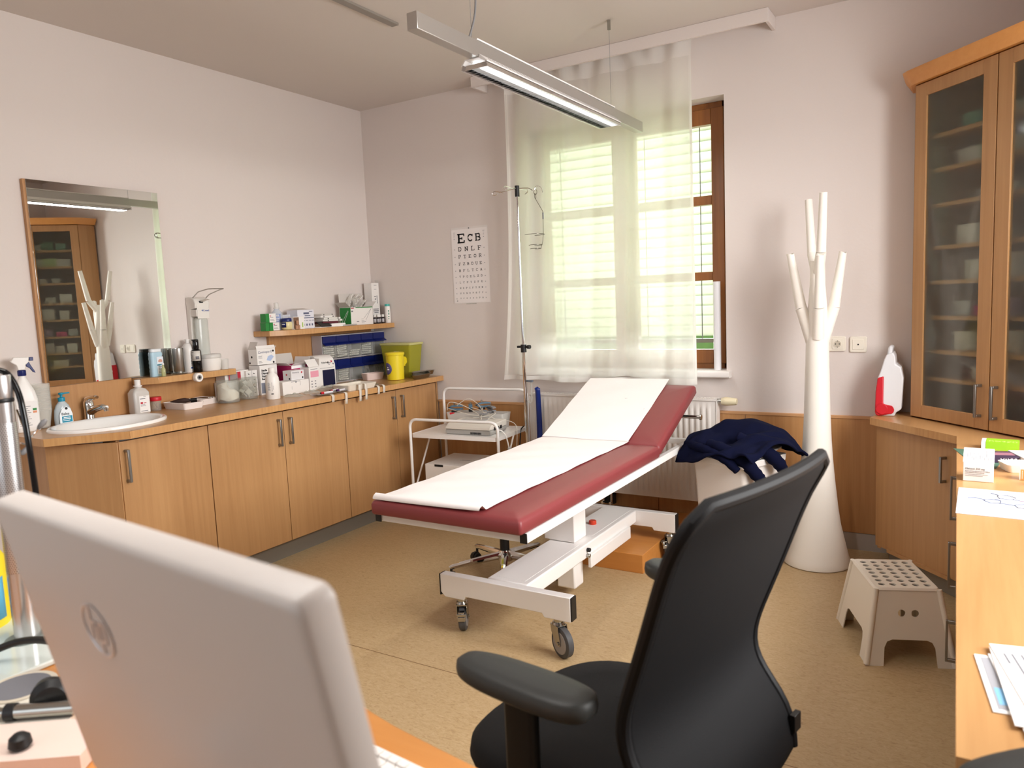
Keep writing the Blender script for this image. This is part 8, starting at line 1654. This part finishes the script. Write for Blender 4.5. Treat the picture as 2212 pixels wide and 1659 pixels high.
# silver perforated column with its plate
cl = thing('perforated_speaker', 'silver perforated cylinder standing on a pale base plate at the left edge', 'device', (2.189, -3.6075, ZN))
g = G(); g.prism(rrect(-0.16, 0.16, -0.14, 0.13, 0.02), 0.0, 0.012); obj('base_plate', g, pm('pale_glossy_plate', (214, 222, 216), 0.12), cl, 0.003)
g = G(); g.lathe([(0.044, 0.0122), (0.044, 0.014), (0.03, 0.0142)], n=40); obj('base_ring_shadow', g, pm('grey_green_shadow', (138, 146, 140), 0.6), cl)  # flat grey disc paints the ring shadow round the cylinder's foot
g = G(); g.lathe([(0.0250, 0.0144), (0.0250, 0.16), (0.0247, 0.53)], n=48); obj('tube', g, pm('bright_aluminium', (206, 204, 204), 0.26, 0.9), cl, smooth=60)
m, nt, p = nmat('perforated_aluminium'); PERF = m
tc = nt.nodes.new('ShaderNodeTexCoord'); sp_ = nt.nodes.new('ShaderNodeSeparateXYZ'); nt.links.new(tc.outputs['Object'], sp_.inputs[0])
at2 = nt.nodes.new('ShaderNodeMath'); at2.operation = 'ARCTAN2'; nt.links.new(sp_.outputs['Y'], at2.inputs[0]); nt.links.new(sp_.outputs['X'], at2.inputs[1])
def mm(op, a, v=None, b=None):
    n = nt.nodes.new('ShaderNodeMath'); n.operation = op; nt.links.new(a, n.inputs[0])
    if b is not None: nt.links.new(b, n.inputs[1])
    elif v is not None: n.inputs[1].default_value = v
    return n.outputs[0]
rowf = mm('DIVIDE', sp_.outputs['Z'], 0.0042); row = mm('FLOOR', rowf); par = mm('MULTIPLY', mm('MODULO', row, 2.0), 0.5)
cu_ = mm('SUBTRACT', mm('FRACT', mm('ADD', mm('MULTIPLY', at2.outputs[0], 34/(2*PI)), b=par)), 0.5); cv_ = mm('SUBTRACT', mm('FRACT', rowf), 0.5)
dist = mm('SQRT', mm('ADD', mm('MULTIPLY', cu_, b=cu_), b=mm('MULTIPLY', cv_, b=cv_))); hole = mm('LESS_THAN', dist, 0.24)
mx = nt.nodes.new('ShaderNodeMix'); mx.data_type = 'RGBA'; mx.inputs['A'].default_value = srgb(206, 204, 204); mx.inputs['B'].default_value = srgb(110, 106, 106); nt.links.new(hole, mx.inputs['Factor']); nt.links.new(mx.outputs['Result'], p.inputs['Base Color'])
p.inputs['Metallic'].default_value = 0.85; p.inputs['Roughness'].default_value = 0.3
g = G(); g.lathe([(0.0252, 0.165), (0.0256, 0.167), (0.0253, 0.485), (0.0248, 0.487)], n=48); obj('perforated_sleeve', g, PERF, cl, smooth=60)
g = G(); g.lathe([(0.0250, 0.5305), (0.0256, 0.532), (0.0256, 0.537), (0.0250, 0.5385)], n=48); obj('black_ring', g, BLACK, cl)
g = G(); g.lathe([(0.0258, 0.539), (0.0262, 0.541), (0.0262, 0.585), (0.0250, 0.588), (0, 0.588)], n=48); obj('top_cap', g, pm('bright_aluminium', (206, 204, 204), 0.26, 0.9), cl, smooth=60)
# stethoscope hung over the column
sth = thing('stethoscope', 'black stethoscope draped over the silver column with grey ear tips', 'stethoscope', (2.189, -3.6075, ZN))
e1 = Vector((0.395, 0.918, 0)); e2 = Vector((0.918, -0.395, 0))   # across and towards the camera
def q_(a, b, z): v = e1*a+e2*b; return (v.x, v.y, z-ZN)
def smooth_pts(pts, k=6):
    P_ = [Vector(p) for p in pts]; out = []
    for i in range(len(P_)-1):
        a, b, c, d = P_[max(i-1, 0)], P_[i], P_[i+1], P_[min(i+2, len(P_)-1)]
        for s_ in range(k):
            t = s_/k; out.append(0.5*((2*b)+(c-a)*t+(2*a-5*b+4*c-d)*t*t+(3*b-a-3*c+d)*t**3))
    out.append(P_[-1]); return out
g = G(); g.tube(smooth_pts([q_(-0.045, 0.005, 1.25), q_(-0.030, 0.004, 1.325), q_(-0.006, 0.003, 1.343), q_(0.018, 0.004, 1.335), q_(0.033, 0.010, 1.295), q_(0.038, 0.022, 1.245), q_(0.041, 0.028, 1.18), q_(0.043, 0.030, 1.10), q_(0.046, 0.032, 1.00), q_(0.060, 0.036, 0.90), q_(0.10, 0.05, 0.82), q_(0.15, 0.09, 0.775), q_(0.15, 0.16, 0.770)]), 0.0062, 12); obj('tubing', g, BLACKG, sth)
g = G()
g.tube(smooth_pts([q_(0.028, -0.022, 1.255), q_(0.034, -0.032, 1.225), q_(0.040, -0.036, 1.205), q_(0.046, -0.036, 1.192), q_(0.055, -0.032, 1.198), q_(0.066, -0.028, 1.212)]), 0.0021, 8)
g.tube(smooth_pts([q_(0.028, -0.034, 1.180), q_(0.038, -0.038, 1.176), q_(0.046, -0.036, 1.182), q_(0.040, -0.030, 1.168)]), 0.0021, 8); obj('binaural_tubes', g, CHROME, sth)
g = G(); g.tube([q_(0.062, -0.029, 1.207), q_(0.066, -0.028, 1.212), q_(0.074, -0.025, 1.221), q_(0.079, -0.023, 1.226)], [0.0028, 0.0052, 0.0066, 0.0034], 12); obj('ear_tip', g, GREYP, sth)
g = G(); g.tube([q_(0.041, -0.031, 1.172), q_(0.037, -0.029, 1.166), q_(0.030, -0.027, 1.160), q_(0.026, -0.026, 1.157)], [0.0028, 0.0052, 0.0062, 0.0042], 12); obj('ear_tip', g, GREYP, sth)
# yellow container behind the column
yc = thing('yellow_container', 'yellow container with blue label behind the silver column', 'container', (2.000, -3.640, ZN), 0)
g = G(); g.lathe([(0.072, 0), (0.078, 0.004), (0.078, 0.165), (0.070, 0.18), (0.072, 0.182), (0.072, 0.198), (0, 0.20)], n=36); obj('tub', g, YEL, yc, smooth=45)
wrap_label('blue_label', yc, 0.0784, 0.03, 0.125, -70, 40, pm('label_blue', (90, 170, 206), 0.5))
wrap_bars('label_lettering', yc, 0.0792, [(-30, 20, 0.095-0.02*k, 0.004) for k in range(3)], pm('label_dark_blue', (40, 84, 124), 0.6))
# small things left of the monitor
bk_ = slab_item('cream_booklet', 'cream folder lying on the near desk at the lower left corner', 'folder', (2.50, -3.775, ZN), 0.20, 0.24, 0.022, -0.95, pm('cream_folder', (232, 226, 212), 0.5))
cdt = thing('compact_disc', 'disc with yellow centre lying on the cream folder', 'disc', (2.435, -3.738, ZN+0.0228), 0)
g = G(); g.lathe([(0.008, 0), (0.060, 0), (0.060, 0.0012), (0.008, 0.0012)], n=44); obj('disc', g, pm('disc_beige', (214, 204, 186), 0.35), cdt)
g = G(); g.lathe([(0.0, 0.0013), (0.036, 0.0013), (0.036, 0.0016), (0, 0.0016)], n=36); obj('yellow_centre', g, pm('pale_yellow_print', (232, 218, 160), 0.5), cdt)
g = G(); g.lathe([(0.047, 0.0013), (0.050, 0.0013), (0.050, 0.0017), (0.047, 0.0017)], n=44); obj('grey_ring', g, INKG, cdt)
pk = slab_item('pink_case', 'pale pink flat case at the very lower left on the near desk', 'case', (2.640, -3.835, ZN), 0.11, 0.24, 0.030, -0.95, pm('pale_pink_case', (238, 214, 202), 0.45))
ot = thing('otoscope_handle', 'silver handle with black band lying on the near desk at lower left', 'otoscope', (2.575, -3.780, ZN+0.036), 0.62)
g = G(); g.cyl((-0.03, 0, 0), (0.07, 0, 0), 0.0125, n=20); g.cyl((-0.075, 0, 0), (-0.046, 0, 0), 0.0085, n=16); obj('handle', g, DCHROME, ot)
g = G(); g.cyl((-0.046, 0, 0), (-0.03, 0, 0), 0.0145, n=20); obj('black_band', g, BLACK, ot)
g = G(); [g.cyl((-0.060-0.006*k, 0, 0), (-0.058-0.006*k, 0, 0), 0.0092, n=14) for k in range(3)]; obj('grip_rings', g, BLACK, ot)
hs_ = thing('headset', 'black headset lying left of the monitor on the near desk', 'headset', (2.50, -3.72, ZN), 0.0)
g = G(); g.tube(smooth_pts([(-0.26, 0.0, 0.03), (-0.20, 0.045, 0.055), (-0.11, 0.065, 0.066), (-0.02, 0.055, 0.060), (0.035, 0.02, 0.055)]), 0.0075, 10); obj('headband', g, BLACK, hs_)
g = G(); g.tube([(-0.06, 0.085, 0.07), (0.03, 0.075, 0.07)], 0.008, 10); obj('boom', g, BLACK, hs_)
g = G(); g.tube([(0.055, -0.010, 0.042), (0.062, -0.022, 0.042), (0.072, -0.030, 0.042), (0.080, -0.036, 0.042)], [0.026, 0.034, 0.034, 0.024], 24); obj('ear_cup', g, BLACK, hs_)
o = thing('rubber_bulb', 'small black rubber piece at the bottom left corner of the picture', 'rubber piece', (2.665, -3.845, ZN+0.0306)); g = G(); g.lathe([(0.012, 0), (0.017, 0.006), (0.015, 0.018), (0.008, 0.024), (0, 0.025)], n=20); obj('bulb', g, BLACK, o)
